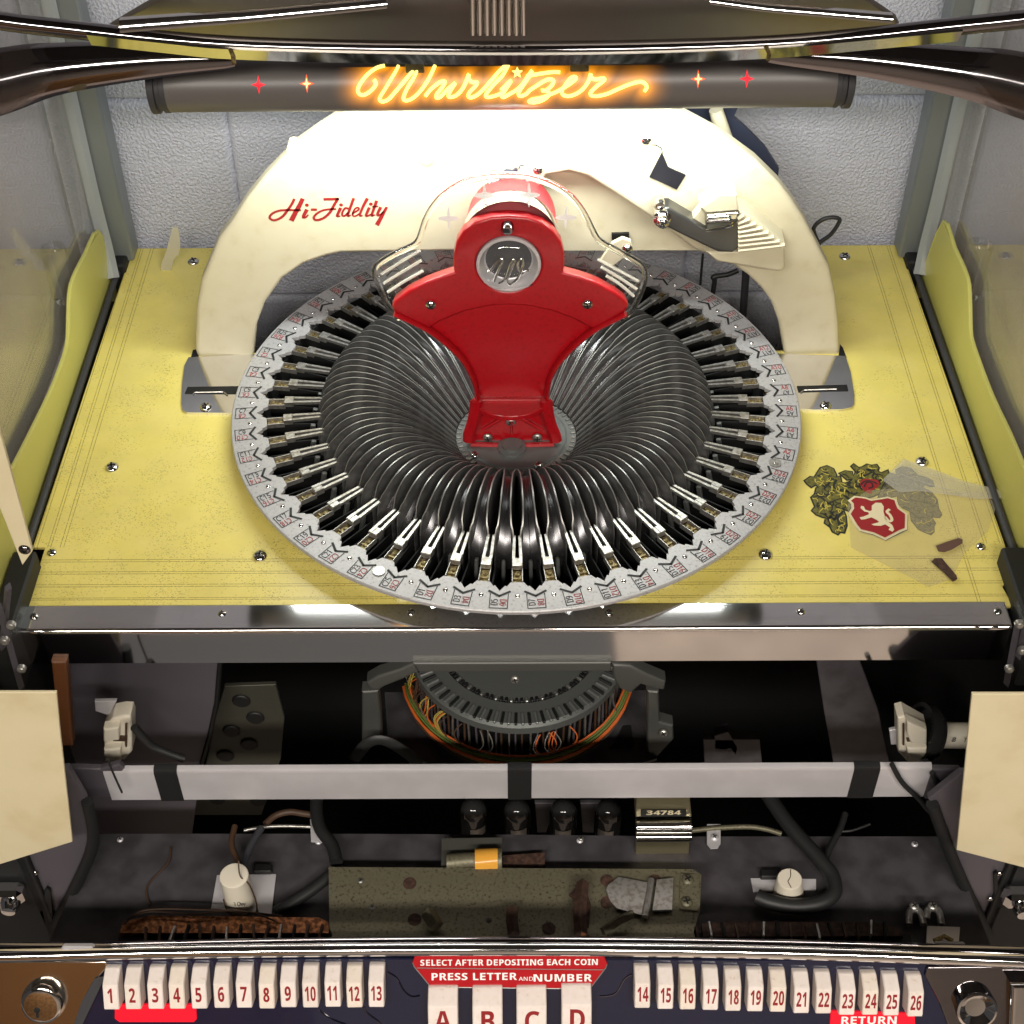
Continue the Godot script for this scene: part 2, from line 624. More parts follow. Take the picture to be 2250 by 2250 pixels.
func room():
	var wm = mat("wall_paint", Color(0.50, 0.51, 0.585), 0.42)
	bumpy(wm, noise(0.045, 3, [[0.25, grey(0)], [0.75, grey(1)]], 1024, FastNoiseLite.TYPE_SIMPLEX_SMOOTH, 5), 0.10, 5.0)
	var st := sf()
	add(st, box(Vector3(3.4, 2.7, 0.06)), at(0, 0.4, -0.572))
	var wall = solo("back_wall", st, wm, "white painted concrete block wall behind the open jukebox", "wall", "", "structure")
	var bl := sf()
	add(bl, box(Vector3(0.4738, 0.2368, 0.02), 0.0075), Transform3D(), 50)
	var mesh := bl.commit()
	for row in range(-4, 7):
		for k in range(-4, 4):
			var o := MeshInstance3D.new()
			o.name = "block"
			o.mesh = mesh
			o.material_override = wm
			o.position = Vector3(-0.29 + 0.237 + 0.474 * k + (0.237 if row % 2 else 0.0), 0.162 - 0.1185 + 0.237 * row, -0.54 + rng.randf_range(-0.0006, 0.0006))
			wall.add_child(o, true)
	var fm = mat("floor_concrete", Color(0.50, 0.40, 0.335), 0.6)
	textured(fm, noise(0.01, 5, [[0.2, grey(0.75)], [0.8, grey(1.0)]]), 1.5)
	st = sf()
	add(st, box(Vector3(6, 0.1, 6)), at(0, -1.0, 1.5))
	solo("floor", st, fm, "warm beige concrete floor in front of the jukebox", "floor", "", "structure")
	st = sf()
	add(st, box(Vector3(2.6, 0.012, 1.5), 0.004), at(-1.14, -0.944, 1.35))  # unseen dark sheet, added so the rail's left half reflects dark
	solo("added_dark_mat", st, "rubber", "added unseen black mat that darkens the left of the rail reflection", "mat")
	st = sf()
	add(st, box(Vector3(6, 3.2, 0.1)), at(0, 0.6, 4.55))
	solo("opposite_wall", st, mat("wall_beige", Color(0.42, 0.36, 0.31), 0.7), "warm beige wall of the room facing the jukebox", "wall", "", "structure")
	var d = thing("wooden_cupboard", "brown wooden cupboard standing across the room at the left", "cupboard", Vector3(-1.3, -0.95, 3.0))
	st = sf()
	add(st, box(Vector3(1.5, 1.25, 0.5), 0.008), at(0, 0.625, 0))
	var wd: StandardMaterial3D = mat("cupboard_wood", Color(0.30, 0.15, 0.055), 0.45)
	textured(wd, noise(0.012, 5, [[0.2, grey(0.5)], [0.7, grey(1.0)]]), 1.2)
	part("carcass", st, wd, d)
	for s in [-1, 1]:
		st = sf()
		add(st, box(Vector3(0.68, 1.1, 0.02), 0.006), at(0.36 * s, 0.62, -0.262))
		part("door", st, wd, d)
	for i in 2:
		var p: Vector3 = [Vector3(-0.72, 1.72, 2.1), Vector3(0.72, 1.72, 2.1)][i]
		var l = thing("ceiling_light", ["long white fluorescent ceiling light above the left of the jukebox", "long white fluorescent ceiling light above the right of the jukebox"][i], "ceiling light", p, "ceiling lights")
		st = sf()
		add(st, box(Vector3(1.26, 0.05, 0.3), 0.006), at(0, 0.027, 0))
		part("housing", st, "key_white", l)
		st = sf()
		add(st, box(Vector3(1.2, 0.006, 0.26)), at(0, -0.001, 0))
		part("diffuser", st, "ceiling_glow", l)
		for s in [-1, 1]:
			st = sf()
			add(st, tube([Vector3(0.45 * s, 0.05, 0), Vector3(0.45 * s, 0.4, 0)], 0.006))
			part("hanger", st, "aluminium", l)
	st = sf()
	add(st, box(Vector3(6, 0.1, 6)), at(0, 2.17, 1.5))
	solo("ceiling", st, mat("ceiling_paint", grey(0.10), 0.8), "dark ceiling of the room over the jukebox", "ceiling", "", "structure")


# ---------------------------------------------------------------- the yellow deck

func deck_texture() -> ImageTexture:
	var w := 1640
	var h := 1032
	var f := FastNoiseLite.new()
	f.frequency = 0.011
	f.fractal_octaves = 3
	f.seed = 3
	var g := FastNoiseLite.new()
	g.noise_type = FastNoiseLite.TYPE_CELLULAR
	g.frequency = 0.11
	var d := PackedByteArray()
	d.resize(w * h * 3)
	var base := Color(0.72, 0.605, 0.165)
	for y in h:
		for x in w:
			var k := 1.0 + 0.07 * f.get_noise_2d(x, y) + 0.05 * g.get_noise_2d(x, y)
			var c := Color(base.r * k, base.g * k, base.b * (k - 0.12 * f.get_noise_2d(x + 900, y))).linear_to_srgb()
			var i := (y * w + x) * 3
			d[i] = int(clampf(c.r, 0, 1) * 255)
			d[i + 1] = int(clampf(c.g, 0, 1) * 255)
			d[i + 2] = int(clampf(c.b, 0, 1) * 255)
	var im := Image.create_from_data(w, h, false, Image.FORMAT_RGB8, d)
	var r := RandomNumberGenerator.new()
	r.seed = 11
	var speck := Color(0.20, 0.155, 0.035).linear_to_srgb()
	for n in 130000:
		var x := r.randi_range(1, w - 3)
		var y := r.randi_range(1, h - 3)
		var much := f.get_noise_2d(x * 0.8 + 300, y * 0.8) + 0.55 * float(y) / h + (0.12 if x < w / 2 else -0.12) - 0.2
		if r.randf() < much:
			var c := im.get_pixel(x, y).lerp(speck, r.randf_range(0.3, 0.95))
			im.set_pixel(x, y, c)
			if r.randf() < 0.3:
				im.set_pixel(x + 1, y, c)
	# printed double lines
	var line := Color(0.235, 0.185, 0.04).linear_to_srgb()
	var px := func(x): return int((x + 0.41) / 0.82 * w)
	var py := func(z): return int((z + 0.516) / 0.516 * h)
	for z in [-0.0552, -0.041, -0.0263, -0.0118]:
		for o in [-0.0012, 0.0012]:
			for x in w:
				if r.randf() < 0.9:
					im.set_pixel(x, clampi(py.call(z + o), 0, h - 1), line)
	for x in [-0.408, -0.3964, -0.3857, 0.3735, 0.3938, 0.4076]:
		for o in [-0.0013, 0.0013]:
			for y in h:
				if r.randf() < 0.9 and not (absf(x) > 0.376 and y > py.call(-0.0714)):
					im.set_pixel(px.call(x + o), y, line)
	return ImageTexture.create_from_image(im)


func deck():
	var d = thing("mechanism_deck", "speckled yellow metal deck with printed pinstripes and a polished chrome front rail", "deck")
	var zn := -0.0714
	var p := PackedVector2Array([Vector2(-0.40, 0), Vector2(-0.40, zn), Vector2(-0.4105, zn), Vector2(-0.407, -0.516), Vector2(-0.285, -0.516), Vector2(-0.285, -0.336), Vector2(-0.2365, -0.336)])
	for i in 33: # round the carousel, open to the back
		var a := PI - PI * i / 32
		p.append(Vector2(-0.0015 + cos(a) * 0.2335, -0.236 + sin(a) * 0.2335))
	p.append_array([Vector2(0.2335, -0.336), Vector2(0.283, -0.336), Vector2(0.283, -0.516), Vector2(0.407, -0.516), Vector2(0.4105, -0.0236), Vector2(0.396, -0.0236), Vector2(0.40, 0)])
	# seen from above the outline runs in x and -z
	var q := PackedVector2Array()
	for v in p:
		q.append(Vector2(v.x, -v.y))
	var t := prism(q, -0.003, 0.0, 0.0005, [], 1)
	var st := sf()
	var xf := Transform3D(Basis(Vector3.RIGHT, -PI / 2), Vector3.ZERO)
	t = xf * t
	for i in range(0, t.size(), 3):
		var n := (t[i + 2] - t[i]).cross(t[i + 1] - t[i]).normalized()
		for k in 3:
			st.set_normal(n)
			st.set_uv(Vector2((t[i + k].x + 0.41) / 0.82, (t[i + k].z + 0.516) / 0.516))
			st.add_vertex(t[i + k])
	var m = mat("deck_paint", Color.WHITE, 0.36)
	m.albedo_texture = deck_texture()
	m.texture_repeat = false
	m.clearcoat_enabled = true
	m.clearcoat = 0.15
	m.clearcoat_roughness = 0.3
	part("deck_panel", st, m, d)
	# chrome rail along the front edge: one folded profile
	var prof := []
	for v in [[-0.002, -0.004], [-0.002, 0.0022], [0.0215, 0.0022]]:
		prof.append(Vector2(v[0], v[1]))
	for i in range(1, 6):
		var a := PI / 2 - PI / 2 * i / 5
		prof.append(Vector2(0.0215 + 0.0035 * cos(a), -0.0013 + 0.0035 * sin(a)))
	prof.append_array([Vector2(0.025, -0.0375), Vector2(0.0235, -0.039), Vector2(0.021, -0.039), Vector2(0.021, -0.004)])
	st = sf()
	add(st, prism(prof, -0.3986, 0.3928), Transform3D(Basis(Vector3(0, 0, 1), Vector3(0, 1, 0), Vector3(-1, 0, 0)), Vector3.ZERO).scaled_local(Vector3(1, 1, -1)), 25)
	var rail = part("front_rail", st, "chrome", d)
	screws(rail, "rail_screw", [Vector3(-0.3902, 0.0022, 0.0093), Vector3(-0.2394, 0.0022, 0.0068), Vector3(-0.0873, 0.0022, 0.0067), Vector3(0.0721, 0.0022, 0.0081), Vector3(0.2267, 0.0022, 0.0075), Vector3(0.3847, 0.0022, 0.0084)], 0.0034)
	screws(d, "deck_screw", [Vector3(-0.3382, 0, -0.4897), Vector3(-0.3624, 0, -0.1704), Vector3(-0.2171, 0, -0.0591), Vector3(0.2067, 0, -0.0581), Vector3(0.361, 0, -0.173), Vector3(0.3447, 0, -0.4938)], 0.0062)
	screws(d, "corner_screw", [Vector3(-0.3927, 0, -0.0644), Vector3(0.389, 0, -0.0667)], 0.0042)
	crest(d)
	# torn pieces that lie on the deck
	st = sf()
	add(st, prism([Vector2(0.2847, -0.1171), Vector2(0.3052, -0.1354), Vector2(0.3376, -0.1381), Vector2(0.3742, -0.132), Vector2(0.4024, -0.1336), Vector2(0.4145, -0.1174), Vector2(0.3988, -0.084), Vector2(0.3741, -0.0598), Vector2(0.3558, -0.0285), Vector2(0.3353, -0.0199), Vector2(0.3178, -0.0354), Vector2(0.2997, -0.0496), Vector2(0.2796, -0.0657)], -0.0014, -0.0010), flat_up())
	solo("clear_film", st, "clear_film", "yellowed clear plastic film lying over the lower right of the crest", "plastic film")
	st = sf()
	add(st, prism([Vector2(0.3207, -0.1481), Vector2(0.3449, -0.1755), Vector2(0.3684, -0.1615), Vector2(0.3931, -0.1453), Vector2(0.4189, -0.1358), Vector2(0.4221, -0.1242), Vector2(0.4001, -0.1232), Vector2(0.3736, -0.1292), Vector2(0.3508, -0.1339), Vector2(0.3325, -0.1323)], -0.0021, -0.0017), flat_up())
	for l in [[Vector2(0.337, -0.1557), Vector2(0.3604, -0.142), Vector2(0.3858, -0.1302)], [Vector2(0.3448, -0.1646), Vector2(0.3703, -0.1514)]]:
		add(st, stroke(curve(l), 0.0016, -0.0024), flat_up(), 0, false)
	solo("tape_strip", st, "white_film", "creased strip of clear tape across the top right of the crest", "tape")
	for i in 2:
		st = sf()
		var o = [[Vector2(0.3504, -0.0653), Vector2(0.3588, -0.069), Vector2(0.3715, -0.0743), Vector2(0.3745, -0.0722), Vector2(0.3728, -0.0678), Vector2(0.3628, -0.0609), Vector2(0.3557, -0.0578), Vector2(0.351, -0.0589)], [Vector2(0.3427, -0.0468), Vector2(0.3461, -0.0504), Vector2(0.3523, -0.0509), Vector2(0.3552, -0.043), Vector2(0.3601, -0.031), Vector2(0.36, -0.0269), Vector2(0.3556, -0.0239), Vector2(0.3512, -0.0332)]][i]
		add(st, prism(o, -0.0033, -0.0027, 0.0003), flat_up())
		solo("tape_scrap", st, ["tar", "rust"][i], ["dark olive brown scrap of old tape lying nearer the crest", "reddish brown scrap of old tape lying nearer the front rail"][i], "tape scrap", "old tape scraps on the deck")


func flat_up() -> Transform3D: # outlines given in x and z, their +z side turned up: heights count negative
	return Transform3D(Basis(Vector3.RIGHT, Vector3(0, 0, 1), Vector3(0, -1, 0)), Vector3.ZERO)


func crest(d):
	var g = mat("leaf_olive", Color(0.15, 0.135, 0.022), 0.5)
	textured(g, noise(0.05, 4, [[0.2, grey(0.45)], [0.5, grey(0.85)], [0.8, grey(1.0)]], 256, FastNoiseLite.TYPE_SIMPLEX_SMOOTH, 9), 22)
	var pale = mat("leaf_pale", Color(0.165, 0.145, 0.075), 0.5)
	textured(pale, noise(0.05, 4, [[0.3, grey(0.45)], [0.5, grey(0.8)], [0.8, Color(1.3, 1.25, 1.2)]], 256, FastNoiseLite.TYPE_SIMPLEX_SMOOTH, 4), 22)
	var c := Node3D.new()
	c.name = "crest_print"
	d.add_child(c)
	c.set_meta("label", "printed coat of arms with olive leaves, a rose and a gold lion on a red shield")
	var left := [Vector2(0.2529, -0.1491), Vector2(0.2585, -0.1541), Vector2(0.2621, -0.1531), Vector2(0.2658, -0.1597), Vector2(0.2695, -0.1658), Vector2(0.2754, -0.1683), Vector2(0.2801, -0.1647), Vector2(0.2815, -0.1565), Vector2(0.2802, -0.1525), Vector2(0.2846, -0.1545), Vector2(0.2844, -0.1464), Vector2(0.288, -0.1454), Vector2(0.2939, -0.1483), Vector2(0.2958, -0.1514), Vector2(0.2902, -0.1504), Vector2(0.2853, -0.1585), Vector2(0.2906, -0.1615), Vector2(0.296, -0.1605), Vector2(0.2963, -0.1544)]
	left.append_array([Vector2(0.3001, -0.1605), Vector2(0.2972, -0.1677), Vector2(0.2997, -0.1702), Vector2(0.303, -0.1656), Vector2(0.3067, -0.1666), Vector2(0.3115, -0.1701), Vector2(0.3153, -0.1686), Vector2(0.3197, -0.1696), Vector2(0.3208, -0.166), Vector2(0.3189, -0.1614), Vector2(0.3218, -0.1583), Vector2(0.328, -0.1618), Vector2(0.3284, -0.1552), Vector2(0.3241, -0.1482), Vector2(0.3206, -0.1442), Vector2(0.315, -0.1322), Vector2(0.3075, -0.1283)])
	left.append_array([Vector2(0.304, -0.1274), Vector2(0.2989, -0.1294), Vector2(0.2935, -0.1294), Vector2(0.2887, -0.1255), Vector2(0.2867, -0.1295), Vector2(0.2828, -0.1305), Vector2(0.2871, -0.1236), Vector2(0.2874, -0.1158), Vector2(0.285, -0.1109), Vector2(0.2801, -0.1139), Vector2(0.2812, -0.1042), Vector2(0.28, -0.0928), Vector2(0.2766, -0.0844), Vector2(0.2734, -0.0853), Vector2(0.271, -0.0825), Vector2(0.2675, -0.0854), Vector2(0.2664, -0.091), Vector2(0.2625, -0.0958), Vector2(0.2637, -0.0996), Vector2(0.2679, -0.1005), Vector2(0.261, -0.1034), Vector2(0.2567, -0.1063), Vector2(0.2538, -0.1111), Vector2(0.2572, -0.116), Vector2(0.2556, -0.1277), Vector2(0.2592, -0.1316), Vector2(0.2618, -0.1395), Vector2(0.2639, -0.14), Vector2(0.2618, -0.1445), Vector2(0.2572, -0.1411), Vector2(0.2544, -0.1451)])
	var layer := func(called, outline, m, z, grow = 0.0):
		var st := sf()
		add(st, sheet(outline if grow == 0.0 else inset(oriented(outline), -grow), -z), up_side(), 0, false)
		part(called, st, m, c)
	layer.call("leaf_edge", left, "ink", 0.0003, 0.0014)
	layer.call("leaf", left, g, 0.0006)
	var right := [Vector2(0.3247, -0.1482), Vector2(0.3302, -0.1593), Vector2(0.3353, -0.1567), Vector2(0.3358, -0.1633), Vector2(0.3421, -0.1674), Vector2(0.3493, -0.1653), Vector2(0.3537, -0.1561), Vector2(0.3607, -0.153), Vector2(0.3653, -0.1489), Vector2(0.3655, -0.1414), Vector2(0.3609, -0.1409), Vector2(0.3581, -0.1439), Vector2(0.3546, -0.1399), Vector2(0.3611, -0.1349), Vector2(0.3644, -0.125), Vector2(0.3633, -0.1134), Vector2(0.3644, -0.1056), Vector2(0.3616, -0.1018), Vector2(0.3551, -0.1028), Vector2(0.3569, -0.0952), Vector2(0.3547, -0.0914), Vector2(0.3534, -0.0848), Vector2(0.35, -0.0811), Vector2(0.3453, -0.0839), Vector2(0.3407, -0.0877), Vector2(0.3368, -0.0982), Vector2(0.3377, -0.1096), Vector2(0.3325, -0.1135), Vector2(0.3295, -0.1194), Vector2(0.3307, -0.1292), Vector2(0.3207, -0.1263), Vector2(0.3134, -0.1273), Vector2(0.3169, -0.1352)]
	layer.call("leaf_edge", right, "ink", 0.0003, 0.0005)
	layer.call("leaf", right, pale, 0.0006)
	for l in [[Vector2(0.2702, -0.1637), Vector2(0.2746, -0.1566), Vector2(0.2744, -0.1465), Vector2(0.2683, -0.1375), Vector2(0.2736, -0.1325)], [Vector2(0.2607, -0.1326), Vector2(0.2661, -0.1237), Vector2(0.2716, -0.1159), Vector2(0.2681, -0.1062)], [Vector2(0.2794, -0.11), Vector2(0.2739, -0.1005), Vector2(0.2739, -0.0881)], [Vector2(0.3013, -0.1594), Vector2(0.3068, -0.1553), Vector2(0.3144, -0.1594), Vector2(0.3188, -0.1532)], [Vector2(0.2846, -0.1414), Vector2(0.2911, -0.1393), Vector2(0.2984, -0.1423)], [Vector2(0.2654, -0.1546), Vector2(0.2717, -0.1596), Vector2(0.2739, -0.1647)], [Vector2(0.2804, -0.1494), Vector2(0.2769, -0.1404), Vector2(0.2836, -0.1354), Vector2(0.2926, -0.1324)], [Vector2(0.2589, -0.1159), Vector2(0.2674, -0.1188), Vector2(0.2756, -0.1236), Vector2(0.2821, -0.1265)]]:
		var st := sf()
		add(st, stroke(curve(l), 0.0024, -0.0009, 0.0006), up_side(), 0, false)
		part("vein", st, "ink", c)
	for l in [[Vector2(0.3385, -0.1592), Vector2(0.3476, -0.1531), Vector2(0.3551, -0.1459)], [Vector2(0.3337, -0.1233), Vector2(0.3438, -0.1232), Vector2(0.3545, -0.1192), Vector2(0.3604, -0.1153)], [Vector2(0.3387, -0.1077), Vector2(0.3445, -0.1), Vector2(0.352, -0.0943)]]:
		var st := sf()
		add(st, stroke(curve(l), 0.0018, -0.0009, 0.0006), up_side(), 0, false)
		part("vein", st, "leaf_edge_grey" if M.has("leaf_edge_grey") else "rubber", c)
	var bits := RandomNumberGenerator.new()
	bits.seed = 21
	for q in [[left, "ink", 170, 0.0019], [left, "gold_print", 110, 0.0012], [right, "rubber", 70, 0.0016], [right, "gold_print", 30, 0.0009]]:
		var sb := sf()
		var poly := PackedVector2Array(q[0])
		var lo: Vector2 = poly[0]
		var hi: Vector2 = poly[0]
		for v in poly:
			lo = lo.min(v)
			hi = hi.max(v)
		for k in q[2]:
			var s := Vector2(bits.randf_range(lo.x, hi.x), bits.randf_range(lo.y, hi.y))
			var line := [s]
			var a := bits.randf() * TAU
			var turn := bits.randf_range(-0.9, 0.9)
			for j in 4:
				a += turn
				line.append(line[-1] + Vector2(cos(a), sin(a)) * 0.0019)
			if line.all(func(v): return Geometry2D.is_point_in_polygon(v, poly)):
				add(sb, stroke(curve(line, 2), q[3], -0.00095 if q[1] != "gold_print" else -0.00105, q[3] * 0.3), up_side(), 0, false)
		part("leaf_hatching", sb, q[1], c)
	var rose := [Vector2(0.3001, -0.1443), Vector2(0.3023, -0.1493), Vector2(0.3067, -0.1508), Vector2(0.3121, -0.1502), Vector2(0.3167, -0.1492), Vector2(0.318, -0.1452), Vector2(0.3149, -0.1392), Vector2(0.3103, -0.1362), Vector2(0.308, -0.1313), Vector2(0.3048, -0.1323), Vector2(0.3021, -0.1363)]
	layer.call("rose", rose, "red_print", 0.0011)
	for l in [[Vector2(0.3013, -0.1433), Vector2(0.3054, -0.1473), Vector2(0.3109, -0.1472), Vector2(0.3151, -0.1442)], [Vector2(0.3035, -0.1403), Vector2(0.3064, -0.1453), Vector2(0.3105, -0.1452), Vector2(0.311, -0.1402), Vector2(0.3072, -0.1383)]]:
		var st := sf()
		add(st, stroke(curve(l), 0.0014, -0.0014), up_side(), 0, false)
		part("petal_line", st, "ink", c)
	var shield := [Vector2(0.2876, -0.1226), Vector2(0.2931, -0.1275), Vector2(0.3017, -0.1259), Vector2(0.3066, -0.123), Vector2(0.3157, -0.1249), Vector2(0.3214, -0.1263), Vector2(0.3276, -0.1233), Vector2(0.3277, -0.1184), Vector2(0.3282, -0.1126), Vector2(0.3336, -0.1058), Vector2(0.3298, -0.0878), Vector2(0.3243, -0.085), Vector2(0.31, -0.0758), Vector2(0.3013, -0.0823), Vector2(0.2908, -0.0862), Vector2(0.2884, -0.0918), Vector2(0.2848, -0.1061), Vector2(0.289, -0.1128), Vector2(0.2896, -0.1187)]
	layer.call("shield_shadow", [Vector2(0.288, -0.1211), Vector2(0.2939, -0.126), Vector2(0.3073, -0.1215), Vector2(0.328, -0.1218), Vector2(0.3287, -0.117), Vector2(0.3293, -0.1111), Vector2(0.3352, -0.1053), Vector2(0.3312, -0.0864), Vector2(0.3252, -0.0827), Vector2(0.3104, -0.0739), Vector2(0.301, -0.0805), Vector2(0.2902, -0.0847), Vector2(0.2877, -0.0913), Vector2(0.2841, -0.1057), Vector2(0.288, -0.1129)], "ink", 0.0009)
	layer.call("shield_border", shield, "ivory", 0.0012, 0.0012)
	layer.call("shield_field", shield, "red_print", 0.0015, -0.0010)
	var lion := [Vector2(0.3056, -0.1157), Vector2(0.3097, -0.1195), Vector2(0.3146, -0.119), Vector2(0.3158, -0.1146), Vector2(0.3143, -0.1079), Vector2(0.3147, -0.1012), Vector2(0.3163, -0.0954), Vector2(0.3189, -0.0916), Vector2(0.3195, -0.086), Vector2(0.3174, -0.0836), Vector2(0.3146, -0.086), Vector2(0.3164, -0.0888), Vector2(0.3131, -0.0926), Vector2(0.3088, -0.0907), Vector2(0.3029, -0.0913), Vector2(0.3012, -0.0927), Vector2(0.3062, -0.0945), Vector2(0.3083, -0.0955), Vector2(0.3057, -0.0993), Vector2(0.3027, -0.1012), Vector2(0.297, -0.0989), Vector2(0.2935, -0.0984), Vector2(0.2927, -0.1013), Vector2(0.2962, -0.1022), Vector2(0.3014, -0.1051), Vector2(0.3011, -0.1075), Vector2(0.298, -0.1084), Vector2(0.2954, -0.1128), Vector2(0.2965, -0.1157), Vector2(0.2987, -0.1147), Vector2(0.299, -0.1109), Vector2(0.3027, -0.1089), Vector2(0.3046, -0.1099)]
	layer.call("lion", lion, "ivory", 0.0018)
	var st2 := sf()
	add(st2, stroke(curve([Vector2(0.3147, -0.1012), Vector2(0.3172, -0.0964), Vector2(0.3198, -0.0983), Vector2(0.3192, -0.104), Vector2(0.3173, -0.1078), Vector2(0.3198, -0.1107)]), 0.0026, -0.0018), up_side(), 0, false)
	part("lion_tail", st2, "ivory", c)


func oriented(p) -> PackedVector2Array:
	var q := PackedVector2Array(p)
	if area2(q) < 0:
		q.reverse()
	return q


func up_side() -> Transform3D:
	return flat_up()


# ---------------------------------------------------------------- the record carousel

func carousel():
	var c = thing("record_carousel", "round record carousel of dark curved dividers inside a grey numbered ring", "record carousel", Vector3(-0.0015, 0, -0.236))
	var pitch := TAU / 52
	# pan, hub
	var st := sf()
	add(st, lathe([Vector2(0.0, -0.05), Vector2(0.2310, -0.05), Vector2(0.2310, 0.012), Vector2(0.2325, 0.012), Vector2(0.2325, -0.053), Vector2(0.0, -0.053)], 96), Transform3D(), 30)
	part("pan", st, "black", c)
	st = sf()
	add(st, lathe([Vector2(0.0, -0.02), Vector2(0.046, -0.02), Vector2(0.048, -0.0215), Vector2(0.056, -0.0215), Vector2(0.057, -0.0245), Vector2(0.057, -0.049), Vector2(0, -0.049)], 52), Transform3D(), 30)
	var hub = part("hub", st, "hub", c)
	screws(hub, "hub_screw", [Vector3(-0.0386, -0.02, 0.028), Vector3(0.0204, -0.021, 0.0418), Vector3(0.1186, -0.02, -0.0188)], 0.0042)
	st = sf()
	add(st, lathe([Vector2(0, -0.0199), Vector2(0.013, -0.0199), Vector2(0.013, -0.0175), Vector2(0.009, -0.017), Vector2(0.009, -0.0145), Vector2(0, -0.0145)], 24), at(-0.004, 0, 0.0195), 30)
	part("hub_nut", st, "hub", hub)
	st = sf()
	add(st, box(Vector3(0.0042, 0.003, 0.0016), 0.0003))
	var notch := st.commit()
	for i in 52:
		var o := MeshInstance3D.new()
		o.name = "hub_tooth"
		o.mesh = notch
		o.material_override = M.rim
		hub.add_child(o, true)
		var a := pitch * (i + 0.5)
		o.position = Vector3(cos(a) * 0.0535, -0.0212, -sin(a) * 0.0535)
		o.rotation.y = a
	# ring: notched towards the dividers
	st = sf()
	var t := PackedVector3Array()
	var outer := 0.2585
	var inner := []
	for i in 52:
		for k in [[-1.35, 0.2265], [1.35, 0.2265], [2.1, 0.2312], [2.45, 0.2304], [3.46, 0.2362], [4.47, 0.2304], [4.82, 0.2312]]:
			inner.append([pitch * i + deg_to_rad(k[0]) - PI / 2, k[1]])
	var at_ := func(a, r, y): return Vector3(cos(a) * r, y, -sin(a) * r)
	for i in inner.size():
		var a = inner[i]
		var b = inner[(i + 1) % inner.size()]
		var a0: float = a[0]
		var b0: float = b[0]
		quad(t, at_.call(a0, a[1], 0.02), at_.call(b0, b[1], 0.02), at_.call(b0, outer - 0.0008, 0.02), at_.call(a0, outer - 0.0008, 0.02))
		quad(t, at_.call(a0, outer - 0.0008, 0.02), at_.call(b0, outer - 0.0008, 0.02), at_.call(b0, outer, 0.0192), at_.call(a0, outer, 0.0192))
		quad(t, at_.call(a0, outer, 0.0192), at_.call(b0, outer, 0.0192), at_.call(b0, outer, 0.0165), at_.call(a0, outer, 0.0165))
		quad(t, at_.call(a0, outer, 0.0165), at_.call(b0, outer, 0.0165), at_.call(b0, b[1], 0.0165), at_.call(a0, a[1], 0.0165))
		quad(t, at_.call(a0, a[1], 0.0165), at_.call(b0, b[1], 0.0165), at_.call(b0, b[1], 0.02), at_.call(a0, a[1], 0.02))
	add(st, t)
	var ring = part("number_ring", st, "ring_paint", c)
	# dividers: two wings that touch towards the hub and belly apart further out
	st = sf()
	var edge := sf()
	var gap := sf()
	var prof := curve([Vector2(0.0565, -0.02), Vector2(0.07, -0.004), Vector2(0.09, 0.018), Vector2(0.11, 0.034), Vector2(0.13, 0.043), Vector2(0.148, 0.045), Vector2(0.162, 0.041), Vector2(0.173, 0.032), Vector2(0.1795, 0.021), Vector2(0.182, 0.009)], 3)
	var spread := Curve.new()
	spread.max_value = 0.01
	for k in [[0.05, 0.0009], [0.094, 0.0010], [0.104, 0.0017], [0.12, 0.0034], [0.14, 0.0045], [0.160, 0.0052], [0.172, 0.0050], [0.1775, 0.0030], [0.19, 0.0027]]:
		spread.add_point(Vector2(k[0] * 5.0, k[1]))
	for s in [-1.0, 1.0]:
		var faces := PackedVector3Array()
		var rim := PackedVector3Array()
		var th := 0.00045
		var rows := []
		for q in prof:
			var o: float = spread.sample_baked(q.x * 5.0) * s
			rows.append([Vector3(q.x, q.y, o - th), Vector3(q.x, q.y, o + th), Vector3(q.x, -0.046, o * 0.9 - th), Vector3(q.x, -0.046, o * 0.9 + th)])
		for i in rows.size() - 1:
			var a = rows[i]
			var b = rows[i + 1]
			quad(faces, a[1], b[1], b[3], a[3])
			quad(faces, b[0], a[0], a[2], b[2])
			var lift := Vector3(0, 0.0004, 0)
			quad(rim, a[0] + lift + Vector3(0, 0, -0.0001), b[0] + lift + Vector3(0, 0, -0.0001), b[1] + lift + Vector3(0, 0, 0.0001), a[1] + lift + Vector3(0, 0, 0.0001))
		var z = rows[-1]
		quad(faces, z[1], z[0], z[2], z[3])
		var floor_ := PackedVector3Array()
		for i in rows.size() - 1:
			var e := []
			for q in [prof[i], prof[i + 1]]:
				var o: float = spread.sample_baked(q.x * 5.0) * s
				var deep: float = lerpf(0.002, 0.019, clampf((q.x - 0.056) / 0.115, 0.0, 1.0))
				var mid: float = q.x * tan(pitch / 2) * s
				e.append([Vector3(q.x, q.y - deep, o), Vector3(q.x, q.y - deep - 0.0012, lerpf(o, mid, 0.6)), Vector3(q.x, q.y - deep - 0.0015, mid)])
			for k in 2:
				quad(floor_, e[0][k], e[1][k], e[1][k + 1], e[0][k + 1])
		add(gap, floor_, Transform3D(), 60, false)
		add(st, faces, Transform3D(), 40, false)
		add(edge, rim, Transform3D(), 40, false)
	var wings := st.commit()
	var bright := edge.commit()
	var channel := gap.commit()
	# clips
	var ch := sf()
	for s in [-1, 1]:
		add(ch, box(Vector3(0.0155, 0.005, 0.0008), 0.0002), at(0.2185, 0.0185, 0.0041 * s))
	add(ch, box(Vector3(0.0085, 0.006, 0.0088), 0.0005), at(0.2072, 0.0212, 0))
	add(ch, box(Vector3(0.0080, 0.0007, 0.0005)), at(0.2072, 0.0243, 0.0009))
	var jaw := ch.commit()
	var pg := sf()
